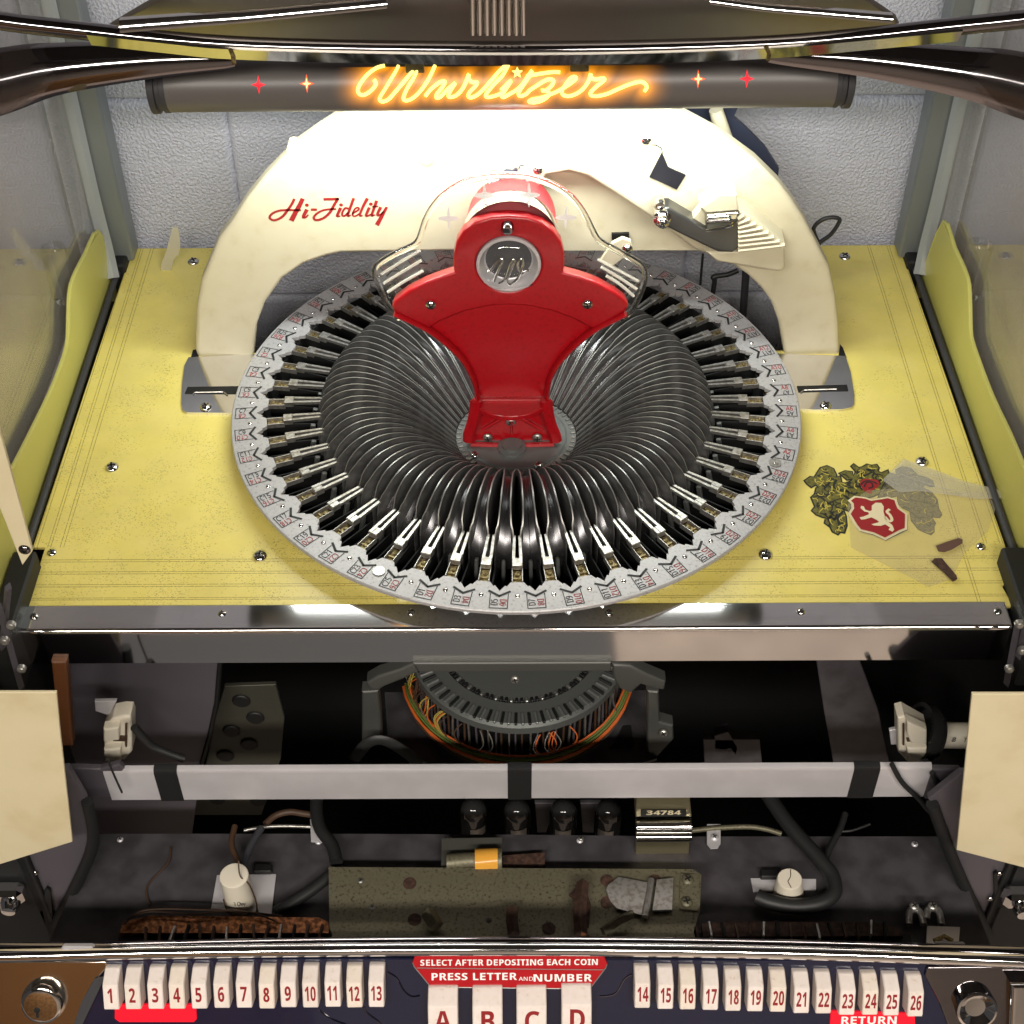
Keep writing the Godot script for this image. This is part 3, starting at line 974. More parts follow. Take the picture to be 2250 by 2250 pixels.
	for s in [-1, 1]:
		add(pg, prism([Vector2(0.177, 0.0011 * s), Vector2(0.177, 0.0033 * s), Vector2(0.204, 0.0043 * s), Vector2(0.204, 0.0018 * s)], -0.0236, -0.0205, 0.0003, [], 1), flat_up())
	var prongs := pg.commit()
	var br := sf()
	add(br, box(Vector3(0.0145, 0.002, 0.0074), 0.0004), at(0.2187, 0.0168, 0))
	add(br, lathe([Vector2(0, 0.0178), Vector2(0.0020, 0.0178), Vector2(0.0020, 0.0190), Vector2(0, 0.0194)], 8), at(0.2165, 0, 0))
	add(br, box(Vector3(0.0014, 0.0024, 0.0072)), at(0.2215, 0.0180, 0))
	var window := br.commit()
	var stay := sf()
	add(stay, box(Vector3(0.0045, 0.052, 0.0032), 0.0006), Transform3D(Basis(Vector3.BACK, 0.22), Vector3(0.192, -0.022, 0)))
	var strut := stay.commit()
	var leaf := sf()
	add(leaf, box(Vector3(0.05, 0.045, 0.0012)), at(0.2065, -0.024, 0.0046))
	add(leaf, box(Vector3(0.05, 0.045, 0.0012)), at(0.2065, -0.024, -0.0046))
	var guide := leaf.commit()
	var rv := screw_head(0.0021)
	var piece := func(called, mesh, m, parent):
		var o := MeshInstance3D.new()
		o.name = called
		o.mesh = mesh
		o.material_override = M[m]
		parent.add_child(o, true)
		return o
	for i in 52:
		var a := pitch * i - PI / 2
		var o = piece.call("divider", wings, "plate", c)
		o.rotation.y = a + rng.randf_range(-0.004, 0.004)
		piece.call("bright_rim", bright, "rim", o)
		piece.call("channel_floor", channel, "gap_metal", o)
		o = piece.call("clip", jaw, "tin", c)
		o.rotation.y = a
		piece.call("prong", prongs, "tin", o)
		piece.call("brass_window", window, "brass", o)
		piece.call("guide_plate", guide, "soft_black", o)
		o = piece.call("strut", strut, "hub", c)
		o.rotation.y = a + pitch * 0.5
		o = piece.call("rivet", rv, "chrome", ring)
		o.position = Vector3(cos(a), 0, -sin(a)) * 0.2415 + Vector3(0, 0.02, 0)
		# the printed label half a pitch on: D7 is the first one to the right of the middle
		var n := (39 + 3 + i) % 52
		var letter := "ABCD"[n / 13]
		var first := (n % 13) * 2 + 1
		var pr := sf()
		pr.set_material(M.ink)
		for q in [[Vector2(0.2395, 0.0072), Vector2(0.2550, 0.0072)], [Vector2(0.2550, 0.0072), Vector2(0.2550, -0.0072)], [Vector2(0.2550, -0.0072), Vector2(0.2395, -0.0072)]]:
			add(pr, stroke(q, 0.0007, -0.0203), up_side(), 0, false)
		for s in [-1, 1]:
			add(pr, stroke([Vector2(0.2368, 0.0084 * s), Vector2(0.2420, 0.0)], 0.0021, -0.0203), up_side(), 0, false)
		letters(pr, letter + str(first), 0.0054, Transform3D(Basis(Vector3(-1, 0, 0), Vector3(0, 0, 1), Vector3(0, 1, 0)), Vector3(0.2488, 0.0203, 0.0033)), 0.78, false)
		var o2 := MeshInstance3D.new()
		o2.name = "number_label"
		var am: ArrayMesh = pr.commit()
		pr = sf()
		pr.set_material(M.label_red)
		letters(pr, letter + str(first + 1), 0.0054, Transform3D(Basis(Vector3(1, 0, 0), Vector3(0, 0, -1), Vector3(0, 1, 0)), Vector3(0.2488, 0.0203, -0.0033)), 0.78, false)
		pr.commit(am)
		o2.mesh = am
		ring.add_child(o2, true)
		o2.rotation.y = a + pitch * 0.5
	st = sf()
	add(st, lathe([Vector2(0, 0.0206), Vector2(0.0052, 0.0206), Vector2(0.0052, 0.0212), Vector2(0, 0.0212)], 20))
	for a in [-PI / 2 - pitch * 4 , -PI / 2 + pitch * 10]:
		var w = part("washer", st, "tin", ring, Vector3(cos(a) * 0.2415, 0, -sin(a) * 0.2415))


# ---------------------------------------------------------------- the red lift tower

func tower():
	var w = thing("lift_tower", "glossy red lift tower standing on the carousel hub with a round glass lens", "lift tower")
	var zf := -0.225
	# upper plate: head and wings, its lower edge an arc; the lens hole cut through
	var head := [Vector2(-0.1075, 0.1338), Vector2(-0.1052, 0.14), Vector2(-0.0926, 0.1512), Vector2(-0.0772, 0.1601), Vector2(-0.0606, 0.1672), Vector2(-0.0531, 0.1697), Vector2(-0.0539, 0.1774), Vector2(-0.053, 0.1879), Vector2(-0.0504, 0.2), Vector2(-0.0446, 0.2106), Vector2(-0.0357, 0.2184), Vector2(-0.022, 0.2234), Vector2(-0.0076, 0.2246), Vector2(0.0075, 0.2232), Vector2(0.0205, 0.2178), Vector2(0.0293, 0.2099), Vector2(0.0357, 0.1996), Vector2(0.0388, 0.1874), Vector2(0.0391, 0.1769), Vector2(0.0384, 0.1694), Vector2(0.0523, 0.1649), Vector2(0.0674, 0.1585), Vector2(0.0828, 0.1484)]
	head.append_array([Vector2(0.0915, 0.1405), Vector2(0.0947, 0.134), Vector2(0.0931, 0.129), Vector2(0.084, 0.1223), Vector2(0.0721, 0.1144), Vector2(0.0646, 0.1101), Vector2(0.0506, 0.1193), Vector2(0.0306, 0.1287), Vector2(0.0094, 0.1344), Vector2(-0.0073, 0.1358), Vector2(-0.0254, 0.1344), Vector2(-0.0467, 0.1286), Vector2(-0.0668, 0.1189), Vector2(-0.077, 0.1118), Vector2(-0.0852, 0.1168), Vector2(-0.0956, 0.1229), Vector2(-0.1058, 0.1293)])
	var lc := Vector2(-0.0075, 0.1775)
	var st := sf()
	add(st, prism(head, -0.010, 0.0, 0.0028, [ngon(0.0275, 36, lc)]), at(0, 0, zf), 35)
	part("face_plate", st, "red", w)
	# lower shield, set back behind the plate, with a raised lip along its two long edges
	var low := [Vector2(-0.1018, 0.1271), Vector2(-0.0754, 0.1381), Vector2(-0.0072, 0.1506), Vector2(0.0594, 0.1374), Vector2(0.0888, 0.1261), Vector2(0.0846, 0.1167), Vector2(0.0696, 0.1073), Vector2(0.0592, 0.0977), Vector2(0.0471, 0.0841), Vector2(0.0365, 0.0684), Vector2(0.0297, 0.0523), Vector2(0.0268, 0.0287), Vector2(-0.0369, 0.0291), Vector2(-0.0402, 0.0507), Vector2(-0.0469, 0.0688), Vector2(-0.0559, 0.0827), Vector2(-0.0678, 0.0965), Vector2(-0.0798, 0.1071), Vector2(-0.0947, 0.1167)]
	st = sf()
	add(st, prism(low, -0.004, 0.0), at(0, 0, -0.232), 20)
	part("shield", st, "red", w)
	for q in [[Vector3(0.0927, 0.1264, -0.227), Vector3(0.0842, 0.1204, -0.227), Vector3(0.0693, 0.111, -0.227), Vector3(0.0589, 0.1015, -0.227), Vector3(0.0469, 0.088, -0.227), Vector3(0.0363, 0.0723, -0.227), Vector3(0.0295, 0.0564, -0.227), Vector3(0.027, 0.0421, -0.227), Vector3(0.0266, 0.0329, -0.227)], [Vector3(-0.106, 0.1274, -0.227), Vector3(-0.0943, 0.1204, -0.227), Vector3(-0.0794, 0.1109, -0.227), Vector3(-0.0675, 0.1003, -0.227), Vector3(-0.0556, 0.0866, -0.227), Vector3(-0.0467, 0.0728, -0.227), Vector3(-0.04, 0.0547, -0.227), Vector3(-0.0372, 0.0425, -0.227), Vector3(-0.0368, 0.0332, -0.227)]]:
		st = sf()
		add(st, tube(curve(q, 3), 0.0024, 8, 2.2), Transform3D(), 50)
		part("shield_lip", st, "red", w)
	# half-round ledge and the foot under it
	var ly: float = 0.0249
	var led := [Vector2(-0.0345, 0.002), Vector2(0.0345, 0.002)]
	for i in range(1, 16):
		var a := PI * i / 16
		led.append(Vector2(cos(a) * 0.0345, -sin(a) * 0.0255))
	st = sf()
	add(st, prism(led, -0.005, 0.0, 0.0012), Transform3D(Basis(Vector3.RIGHT, -PI / 2), Vector3(-0.0065, ly, -0.235)), 30)
	part("ledge", st, "red", w)
	var foot := [Vector2(-0.0376, 0.0288), Vector2(-0.0401, 0.0053), Vector2(-0.0454, -0.0138), Vector2(-0.0458, -0.0209), Vector2(-0.0434, -0.027), Vector2(0.0336, -0.0275), Vector2(0.0365, -0.0218), Vector2(0.0346, -0.0132), Vector2(0.0289, 0.0049), Vector2(0.0264, 0.0285)]
	st = sf()
	add(st, prism(foot, -0.004, 0.0, 0.001), at(0, 0, -0.228), 30)
	part("foot_plate", st, "red", w)
	for q in [[Vector3(-0.0372, 0.0328, -0.222), Vector3(-0.0388, 0.0183, -0.222), Vector3(-0.0415, 0.0045, -0.222), Vector3(-0.0447, -0.0075, -0.222), Vector3(-0.045, -0.0156, -0.222)], [Vector3(0.0257, 0.0325, -0.222), Vector3(0.0271, 0.0179, -0.222), Vector3(0.0299, 0.004, -0.222), Vector3(0.0339, -0.008, -0.222), Vector3(0.0352, -0.0161, -0.222)]]:
		st = sf()
		add(st, tube(curve(q, 3), 0.0032, 6, 1.8), Transform3D(), 40)
		part("foot_cheek", st, "red", w)
	st = sf()
	add(st, tube([Vector3(-0.0438, -0.0188, -0.221), Vector3(-0.0057, -0.0206, -0.221), Vector3(0.0337, -0.0192, -0.221)], 0.0026, 6), Transform3D(), 40)
	part("foot_edge", st, "red", w)
	st = sf()
	add(st, tube([Vector3(-0.0329, -0.0037, -0.224), Vector3(-0.0131, 0.0115, -0.224), Vector3(-0.0055, 0.0148, -0.224), Vector3(0.002, 0.0114, -0.224), Vector3(0.0225, -0.004, -0.224)], 0.0016, 6))
	add(st, tube([Vector3(-0.0056, 0.0065, -0.224), Vector3(-0.0056, -0.0085, -0.224)], 0.0011, 6))
	part("foot_rib", st, "red", w)
	screws(w, "foot_bolt", [Vector3(-0.0063, 0.0038, -0.2265), Vector3(-0.0278, -0.0148, -0.2265), Vector3(0.018, -0.0151, -0.2265)], 0.0046, "tin", Vector3(90, 0, 0))
	screws(w, "wing_bolt", [Vector3(-0.0743, 0.138, -0.2235), Vector3(0.0595, 0.1379, -0.2235)], 0.0048, "chrome", Vector3(90, 0, 0))
	st = sf()
	add(st, lathe([Vector2(0, -0.002), Vector2(0.0052, -0.002), Vector2(0.0054, 0.004), Vector2(0.004, 0.0068), Vector2(0, 0.0072)], 16), at(-0.0083, 0.2159, -0.224, Vector3(90, 0, 0)), 40)
	part("top_bolt", st, "dark_chrome", w)
	# the lens: dark cup, clear dome, silver initial
	var l := Node3D.new()
	l.name = "lens"
	w.add_child(l)
	l.position = Vector3(lc.x, lc.y, zf)
	var turn := Transform3D(Basis(Vector3.RIGHT, PI / 2), Vector3.ZERO)
	st = sf()
	add(st, lathe([Vector2(0, -0.009), Vector2(0.0195, -0.009), Vector2(0.0195, -0.0096), Vector2(0, -0.0096)], 32), turn, 30)
	part("cup", st, "rubber", l)
	st = sf()
	add(st, lathe([Vector2(0.0272, -0.002), Vector2(0.0270, 0.0004), Vector2(0.0245, 0.0006), Vector2(0.0205, -0.0082), Vector2(0.0195, -0.0088), Vector2(0.0195, -0.0096), Vector2(0.0272, -0.0096)], 48), turn, 25)
	part("lens_ring", st, "aluminium", l)
	st = sf()
	var dome := []
	for i in 10:
		var a := PI / 2 * i / 9
		dome.append(Vector2(cos(a) * 0.0268, sin(a) * 0.012))
	add(st, lathe(dome, 40), turn, 60, false)
	part("lens_dome", st, "glass", l)
	st = sf()
	var ini := [Vector2(-0.0256, 0.1686), Vector2(-0.0223, 0.1701), Vector2(-0.0181, 0.1764), Vector2(-0.0145, 0.1803), Vector2(-0.0121, 0.1803), Vector2(-0.0139, 0.1757), Vector2(-0.0176, 0.1657), Vector2(-0.02, 0.1593), Vector2(-0.0189, 0.1549), Vector2(-0.0153, 0.1563), Vector2(-0.0116, 0.1592), Vector2(-0.0086, 0.165), Vector2(-0.0062, 0.1743), Vector2(-0.0038, 0.1803), Vector2(-0.002, 0.1792), Vector2(-0.0038, 0.175), Vector2(-0.0074, 0.165), Vector2(-0.0092, 0.1592), Vector2(-0.0069, 0.1548), Vector2(-0.0032, 0.157), Vector2(0.0004, 0.1613), Vector2(0.0028, 0.1685), Vector2(0.0045, 0.1749), Vector2(0.0039, 0.1806), Vector2(0.0021, 0.1802), Vector2(0.0004, 0.1764), Vector2(0.0004, 0.1721), Vector2(0.0028, 0.1685), Vector2(0.0069, 0.1688), Vector2(0.0099, 0.1688)]
	var p3 := []
	for q in curve(ini, 3):
		p3.append(Vector3(q.x - lc.x, q.y - lc.y, 0.0))
	add(st, tube(p3, 0.0013, 6), at(0, 0, -0.004), 60)
	part("initial", st, "chrome", l)
	# drum behind the head, leaning up towards the arch
	st = sf()
	add(st, tube([Vector3(-0.0061, 0.1887, -0.246), Vector3(-0.0057, 0.1831, -0.262), Vector3(-0.0045, 0.1569, -0.3285)], [0.0400, 0.0400, 0.0392], 44), Transform3D(), 50)
	part("drum", st, "drum_red", w)
	st = sf()
	add(st, tube([Vector3(-0.0062, 0.1922, -0.2354), Vector3(-0.0062, 0.1922, -0.236), Vector3(-0.0061, 0.1884, -0.2465), Vector3(-0.0061, 0.188, -0.247)], [0.0405, 0.0412, 0.0412, 0.0402], 44, 1.0, false), Transform3D(), 40)
	part("drum_band", st, "chrome", w)
	# the clear acrylic fan behind the plate
	var fan := [Vector2(-0.1032, 0.1103), Vector2(-0.1129, 0.1236), Vector2(-0.118, 0.1404), Vector2(-0.122, 0.1578), Vector2(-0.1188, 0.1665), Vector2(-0.104, 0.1771), Vector2(-0.0887, 0.185), Vector2(-0.0829, 0.1909), Vector2(-0.0793, 0.201), Vector2(-0.0737, 0.2161), Vector2(-0.0629, 0.232), Vector2(-0.0455, 0.2452), Vector2(-0.0282, 0.2508), Vector2(-0.0096, 0.2525), Vector2(0.009, 0.2506), Vector2(0.0291, 0.2432), Vector2(0.0438, 0.2323), Vector2(0.0546, 0.2171), Vector2(0.0641, 0.1965), Vector2(0.0704, 0.1881), Vector2(0.0899, 0.1756), Vector2(0.1042, 0.1662), Vector2(0.1089, 0.1572), Vector2(0.1073, 0.1389), Vector2(0.099, 0.1164), Vector2(0.0901, 0.1092)]
	st = sf()
	add(st, sheet(fan), at(0, 0, -0.242), 0, false)
	var sh = part("clear_fan", st, "glass", w)
	var rim := []
	for q in fan:
		rim.append(Vector3(q.x, q.y, -0.2425))
	st = sf()
	add(st, tube(curve(rim, 3), 0.0027, 8, 1.3), Transform3D(), 60)
	part("fan_edge", st, "acrylic_edge", sh)
	for q in [[Vector3(-0.1158, 0.1583, -0.24), Vector3(-0.0998, 0.1699, -0.24), Vector3(-0.082, 0.1819, -0.24)], [Vector3(-0.1146, 0.1488, -0.24), Vector3(-0.0988, 0.16, -0.24), Vector3(-0.0814, 0.172, -0.24)], [Vector3(-0.1118, 0.1396, -0.24), Vector3(-0.0979, 0.15, -0.24), Vector3(-0.0804, 0.1614, -0.24)], [Vector3(0.0679, 0.1723, -0.24), Vector3(0.086, 0.1609, -0.24), Vector3(0.1035, 0.1499, -0.24)], [Vector3(0.0709, 0.1646, -0.24), Vector3(0.0864, 0.154, -0.24), Vector3(0.1024, 0.1416, -0.24)], [Vector3(0.0757, 0.1555, -0.24), Vector3(0.0882, 0.1463, -0.24), Vector3(0.1003, 0.1342, -0.24)]]:
		st = sf()
		add(st, tube(curve(q, 3), 0.0013, 6), Transform3D(), 60)
		part("fan_rib", st, "acrylic_rib", sh)
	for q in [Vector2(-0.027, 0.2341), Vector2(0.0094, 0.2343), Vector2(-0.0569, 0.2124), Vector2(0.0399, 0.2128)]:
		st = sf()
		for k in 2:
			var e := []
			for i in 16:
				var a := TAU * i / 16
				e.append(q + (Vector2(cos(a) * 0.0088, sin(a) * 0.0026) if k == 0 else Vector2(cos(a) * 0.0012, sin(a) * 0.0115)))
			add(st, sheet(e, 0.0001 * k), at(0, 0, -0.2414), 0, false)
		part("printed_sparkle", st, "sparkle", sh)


# ---------------------------------------------------------------- the cream arch

func arch():
	var c = thing("playing_arch", "cream painted arch over the carousel with red script lettering", "arch")
	var zf := -0.33
	var o := [Vector2(-0.31, -0.003), Vector2(-0.3112, 0.0065), Vector2(-0.3079, 0.0278), Vector2(-0.3024, 0.0588), Vector2(-0.2931, 0.0894), Vector2(-0.2835, 0.1085), Vector2(-0.2701, 0.1356), Vector2(-0.2583, 0.15), Vector2(-0.2392, 0.1774), Vector2(-0.2209, 0.1989), Vector2(-0.1897, 0.2301), Vector2(-0.1695, 0.2448), Vector2(-0.149, 0.2581), Vector2(-0.1289, 0.2682), Vector2(-0.0977, 0.2781), Vector2(-0.0593, 0.2841), Vector2(-0.0041, 0.2864), Vector2(0.0511, 0.2836), Vector2(0.0895, 0.2772), Vector2(0.1227, 0.267), Vector2(0.1407, 0.2571), Vector2(0.1705, 0.2402), Vector2(0.1856, 0.2296), Vector2(0.2079, 0.2126), Vector2(0.2309, 0.1898), Vector2(0.2433, 0.1745), Vector2(0.2563, 0.156), Vector2(0.273, 0.127), Vector2(0.2879, 0.1016), Vector2(0.2985, 0.0698), Vector2(0.3064, 0.037), Vector2(0.3136, -0.0047)]
	o.append_array([Vector2(0.2607, -0.0067), Vector2(0.2492, 0.0373), Vector2(0.2389, 0.0617), Vector2(0.2272, 0.0779), Vector2(0.2138, 0.0918), Vector2(0.1942, 0.1071), Vector2(0.163, 0.1197), Vector2(0.1265, 0.1495), Vector2(0.0863, 0.1799), Vector2(0.0615, 0.1975), Vector2(0.0454, 0.2021), Vector2(0.0256, 0.1986), Vector2(0.0177, 0.183), Vector2(-0.0025, 0.1195), Vector2(-0.0636, 0.1193), Vector2(-0.1606, 0.1183), Vector2(-0.1742, 0.1149), Vector2(-0.1959, 0.1066), Vector2(-0.2174, 0.0905), Vector2(-0.2372, 0.0627), Vector2(-0.2486, 0.0362), Vector2(-0.2566, -0.0039)])
	var st := sf()
	add(st, prism(o, -0.014, 0.0, 0.0042), at(0, 0, zf), 40)
	part("arch_front", st, "cream", c)
	st = sf()
	add(st, prism([Vector2(-0.0185, 0.1919), Vector2(0.166, 0.191), Vector2(0.1843, 0.1021), Vector2(0.1671, 0.1048), Vector2(-0.0194, 0.1052)], -0.02, 0.0, 0.001), at(0, 0, -0.352), 30)
	part("recessed_plate", st, "cream", c)
	# chrome foot plates on the deck, each with a slot
	for i in 2:
		var p = [[Vector2(-0.3178, -0.3262), Vector2(-0.3198, -0.3136), Vector2(-0.3178, -0.2873), Vector2(-0.3139, -0.2571), Vector2(-0.3111, -0.2472), Vector2(-0.3068, -0.2439), Vector2(-0.2691, -0.243), Vector2(-0.2442, -0.2468), Vector2(-0.235, -0.2766), Vector2(-0.2414, -0.3321)], [Vector2(0.3172, -0.324), Vector2(0.318, -0.3001), Vector2(0.3158, -0.2662), Vector2(0.3135, -0.2529), Vector2(0.31, -0.247), Vector2(0.3011, -0.2444), Vector2(0.2757, -0.244), Vector2(0.255, -0.2467), Vector2(0.2372, -0.2734), Vector2(0.2443, -0.3287)]][i]
		st = sf()
		add(st, prism(p, -0.0022, 0.0, 0.0), flat_up(), 30)
		var f = part("foot_plate", st, "chrome", c)
		st = sf()
		add(st, prism([[Vector2(-0.3127, -0.271), Vector2(-0.3116, -0.2805), Vector2(-0.2571, -0.2815), Vector2(-0.2556, -0.27)], [Vector2(0.2636, -0.2779), Vector2(0.3112, -0.2796), Vector2(0.311, -0.2709), Vector2(0.2641, -0.2692)]][i], -0.0028, -0.0016), flat_up())
		part("slot", st, "black", f)
		st = sf()
		add(st, tube([[Vector3(-0.3047, 0.003, -0.2694), Vector3(-0.3034, 0.003, -0.272), Vector3(-0.2769, 0.003, -0.2725), Vector3(-0.272, 0.003, -0.2678)], [Vector3(0.2661, 0.003, -0.2682), Vector3(0.2696, 0.003, -0.2715), Vector3(0.2967, 0.003, -0.2727), Vector3(0.3001, 0.003, -0.2727)]][i], 0.0006, 5))
		part("slot_edge", st, "tin", f)
		screws(f, "foot_screw", [[Vector3(-0.2902, 0.0022, -0.251)], [Vector3(0.2863, 0.0022, -0.2491)]][i], 0.0055)
		st = sf()
		add(st, prism([[Vector2(-0.3159, -0.3398), Vector2(-0.3125, -0.3412), Vector2(-0.3061, -0.3219), Vector2(-0.3161, -0.3241)], [Vector2(0.3157, -0.3447), Vector2(0.3174, -0.339), Vector2(0.3185, -0.3239), Vector2(0.3106, -0.324)]][i], -0.0006, -0.0001), flat_up())
		part("gap", st, "black", f)
	# red script
	var script := [
		[[Vector2(-0.1977, 0.1759), Vector2(-0.2, 0.1715), Vector2(-0.2042, 0.1654), Vector2(-0.2093, 0.1589), Vector2(-0.2138, 0.1557), Vector2(-0.2181, 0.1544), Vector2(-0.221, 0.1558), Vector2(-0.2212, 0.1585), Vector2(-0.2178, 0.162), Vector2(-0.2123, 0.1643), Vector2(-0.2063, 0.165), Vector2(-0.2004, 0.1649), Vector2(-0.1934, 0.1648)], 24, 20], [[Vector2(-0.1904, 0.1758), Vector2(-0.1935, 0.1698), Vector2(-0.1977, 0.1626), Vector2(-0.202, 0.1549)], 36, 44],
		[[Vector2(-0.1878, 0.1646), Vector2(-0.191, 0.1588), Vector2(-0.1913, 0.1572), Vector2(-0.1893, 0.1573), Vector2(-0.1868, 0.1599)], 34, 12], [[Vector2(-0.1832, 0.1653), Vector2(-0.1792, 0.1653)], 24, 24], [[Vector2(-0.1709, 0.1759), Vector2(-0.1588, 0.1762)], 26, 26],
		[[Vector2(-0.159, 0.1762), Vector2(-0.1635, 0.1686), Vector2(-0.1671, 0.1624), Vector2(-0.1717, 0.1577), Vector2(-0.1767, 0.1549), Vector2(-0.1808, 0.1546), Vector2(-0.1821, 0.1569), Vector2(-0.1797, 0.1605), Vector2(-0.1746, 0.1639), Vector2(-0.1686, 0.1655), Vector2(-0.1618, 0.1658)], 26, 18], [[Vector2(-0.1575, 0.1662), Vector2(-0.1607, 0.1597), Vector2(-0.161, 0.1583), Vector2(-0.1586, 0.1584)], 30, 14],
		[[Vector2(-0.1509, 0.1663), Vector2(-0.1529, 0.1667), Vector2(-0.1557, 0.1631), Vector2(-0.1564, 0.1593), Vector2(-0.1543, 0.1587), Vector2(-0.1509, 0.162)], 20, 18], [[Vector2(-0.145, 0.1763), Vector2(-0.1511, 0.1603), Vector2(-0.151, 0.1585), Vector2(-0.1491, 0.1591)], 26, 14], [[Vector2(-0.1469, 0.1613), Vector2(-0.1422, 0.1642), Vector2(-0.1409, 0.1663), Vector2(-0.1423, 0.1672), Vector2(-0.1448, 0.1654), Vector2(-0.1469, 0.161), Vector2(-0.1465, 0.1585), Vector2(-0.1441, 0.1586), Vector2(-0.1413, 0.1606)], 18, 16],
		[[Vector2(-0.133, 0.176), Vector2(-0.1373, 0.1678), Vector2(-0.1407, 0.1592), Vector2(-0.1385, 0.159)], 30, 14], [[Vector2(-0.1319, 0.1665), Vector2(-0.1351, 0.1592), Vector2(-0.1335, 0.1586), Vector2(-0.1307, 0.1602)], 28, 14], [[Vector2(-0.1248, 0.1735), Vector2(-0.1297, 0.1602), Vector2(-0.1297, 0.1587), Vector2(-0.1272, 0.1595)], 28, 14], [[Vector2(-0.1285, 0.168), Vector2(-0.1242, 0.1684)], 16, 16],
		[[Vector2(-0.1217, 0.1669), Vector2(-0.1247, 0.1605), Vector2(-0.124, 0.1589), Vector2(-0.1216, 0.1602), Vector2(-0.1192, 0.1629)], 28, 16], [[Vector2(-0.1163, 0.1671), Vector2(-0.1212, 0.1578), Vector2(-0.1256, 0.1498)], 24, 40]]
	var mm := 0.0001
	for s in script:
		st = sf()
		add(st, stroke(curve(s[0], 5) if s[0].size() > 2 else s[0], s[1] * mm, -0.3297, s[2] * mm), Transform3D(), 0, false)
		part("script_stroke", st, "red_print", c)
	for q in [[Vector2(-0.1869, 0.17), Vector2(-0.1565, 0.17), Vector2(-0.13, 0.1708)]]:
		for v in q:
			st = sf()
			add(st, sheet(ngon(17 * mm, 12, v), -0.3297), Transform3D(), 0, false)
			part("script_dot", st, "red_print", c)
	st = sf()
	add(st, prism([Vector2(-0.2007, 0.221), Vector2(-0.1979, 0.2281), Vector2(-0.195, 0.2294), Vector2(-0.1892, 0.2289), Vector2(-0.1919, 0.2219), Vector2(-0.1981, 0.2152)], -0.01, 0.0, 0.001), at(0, 0, -0.335), 30)
	part("edge_tab", st, "cream", c)
	# small fittings on the arch
	st = sf()
	add(st, lathe([Vector2(0, 0), Vector2(0.0058, 0), Vector2(0.0058, 0.003), Vector2(0.0045, 0.0065), Vector2(0, 0.008)], 18), at(-0.0781, 0.2182, -0.3298, Vector3(90, 0, 0)), 40)
	part("button_plug", st, "cream", c)
	screws(c, "arch_screw", [Vector3(0.1113, 0.2331, -0.3298), Vector3(0.0183, 0.2047, -0.3298)], 0.0045, "chrome", Vector3(90, 0, 0))
	st = sf()
	add(st, prism([Vector2(-0.0167, 0.2029), Vector2(-0.0159, 0.2015), Vector2(-0.0007, 0.2015), Vector2(0.0008, 0.2051), Vector2(-0.0007, 0.2078), Vector2(-0.0039, 0.2051), Vector2(-0.0095, 0.2056), Vector2(-0.0119, 0.2038)], -0.0018, 0.0015, 0.0003), at(0, 0, -0.3285))
	add(st, tube([Vector3(0.0016, 0.2079, -0.326), Vector3(0.0028, 0.2111, -0.326), Vector3(0.0064, 0.2115, -0.326)], 0.0007, 5))
	add(st, tube([Vector3(-0.023, 0.2058, -0.326), Vector3(-0.0206, 0.2062, -0.326), Vector3(-0.0182, 0.2058, -0.326)], 0.0005, 5))
	part("spring_clip", st, "blue_black", c)
	st = sf()
	add(st, prism([Vector2(-0.0253, 0.2007), Vector2(-0.0221, 0.2034), Vector2(-0.0134, 0.2043), Vector2(0.0103, 0.2019), Vector2(0.0095, 0.1978), Vector2(-0.0064, 0.1952), Vector2(-0.0231, 0.193)], -0.002, 0.0, 0.0004), at(0, 0, -0.318))
	add(st, prism([Vector2(-0.0222, 0.1989), Vector2(-0.0203, 0.1957), Vector2(-0.0159, 0.1971), Vector2(-0.015, 0.2038), Vector2(-0.0055, 0.2033), Vector2(-0.0032, 0.2006), Vector2(0.0016, 0.2001), Vector2(0.0087, 0.2015), Vector2(0.0016, 0.1988), Vector2(-0.0071, 0.1975), Vector2(-0.0151, 0.1961), Vector2(-0.0207, 0.1939)], 0.0, 0.0008), at(0, 0, -0.318))
	var em = part("latch_plate", st, "key_white", c)
	st = sf()
	add(st, stroke(curve([Vector2(-0.0226, 0.2004), Vector2(-0.0214, 0.1963), Vector2(-0.0159, 0.1981), Vector2(-0.0142, 0.204), Vector2(-0.0071, 0.204), Vector2(-0.0095, 0.1995), Vector2(-0.0151, 0.1981)]), 0.0016, -0.3168), Transform3D(), 0, false)
	add(st, stroke(curve([Vector2(-0.0056, 0.1985), Vector2(0, 0.2003), Vector2(-0.0016, 0.2035), Vector2(0.0016, 0.2012), Vector2(0.0079, 0.2025)]), 0.0012, -0.3168), Transform3D(), 0, false)
	part("latch_marks", st, "blue_black", em)
	st = sf()
	add(st, prism([Vector2(0.0873, 0.1254), Vector2(0.1032, 0.1259), Vector2(0.104, 0.1169), Vector2(0.0881, 0.115)], 0.0, 0.003), at(0, 0, -0.352))
	part("square_hole", st, "black", c)
	st = sf()
	add(st, prism([Vector2(0.0841, 0.148), Vector2(0.0931, 0.1532), Vector2(0.1005, 0.1503), Vector2(0.1034, 0.1407), Vector2(0.0988, 0.1359), Vector2(0.0832, 0.1214), Vector2(0.074, 0.1288)], -0.004, 0.0, 0.0008), at(0, 0, -0.30), 30)
	var lug = part("side_lug", st, "cream", c)
	screws(lug, "lug_bolt", [Vector3(0.0977, 0.1423, -0.2998)], 0.005, "chrome", Vector3(90, 0, 0))
	# blue-black backing plate and the cream rod in front of it
	st = sf()
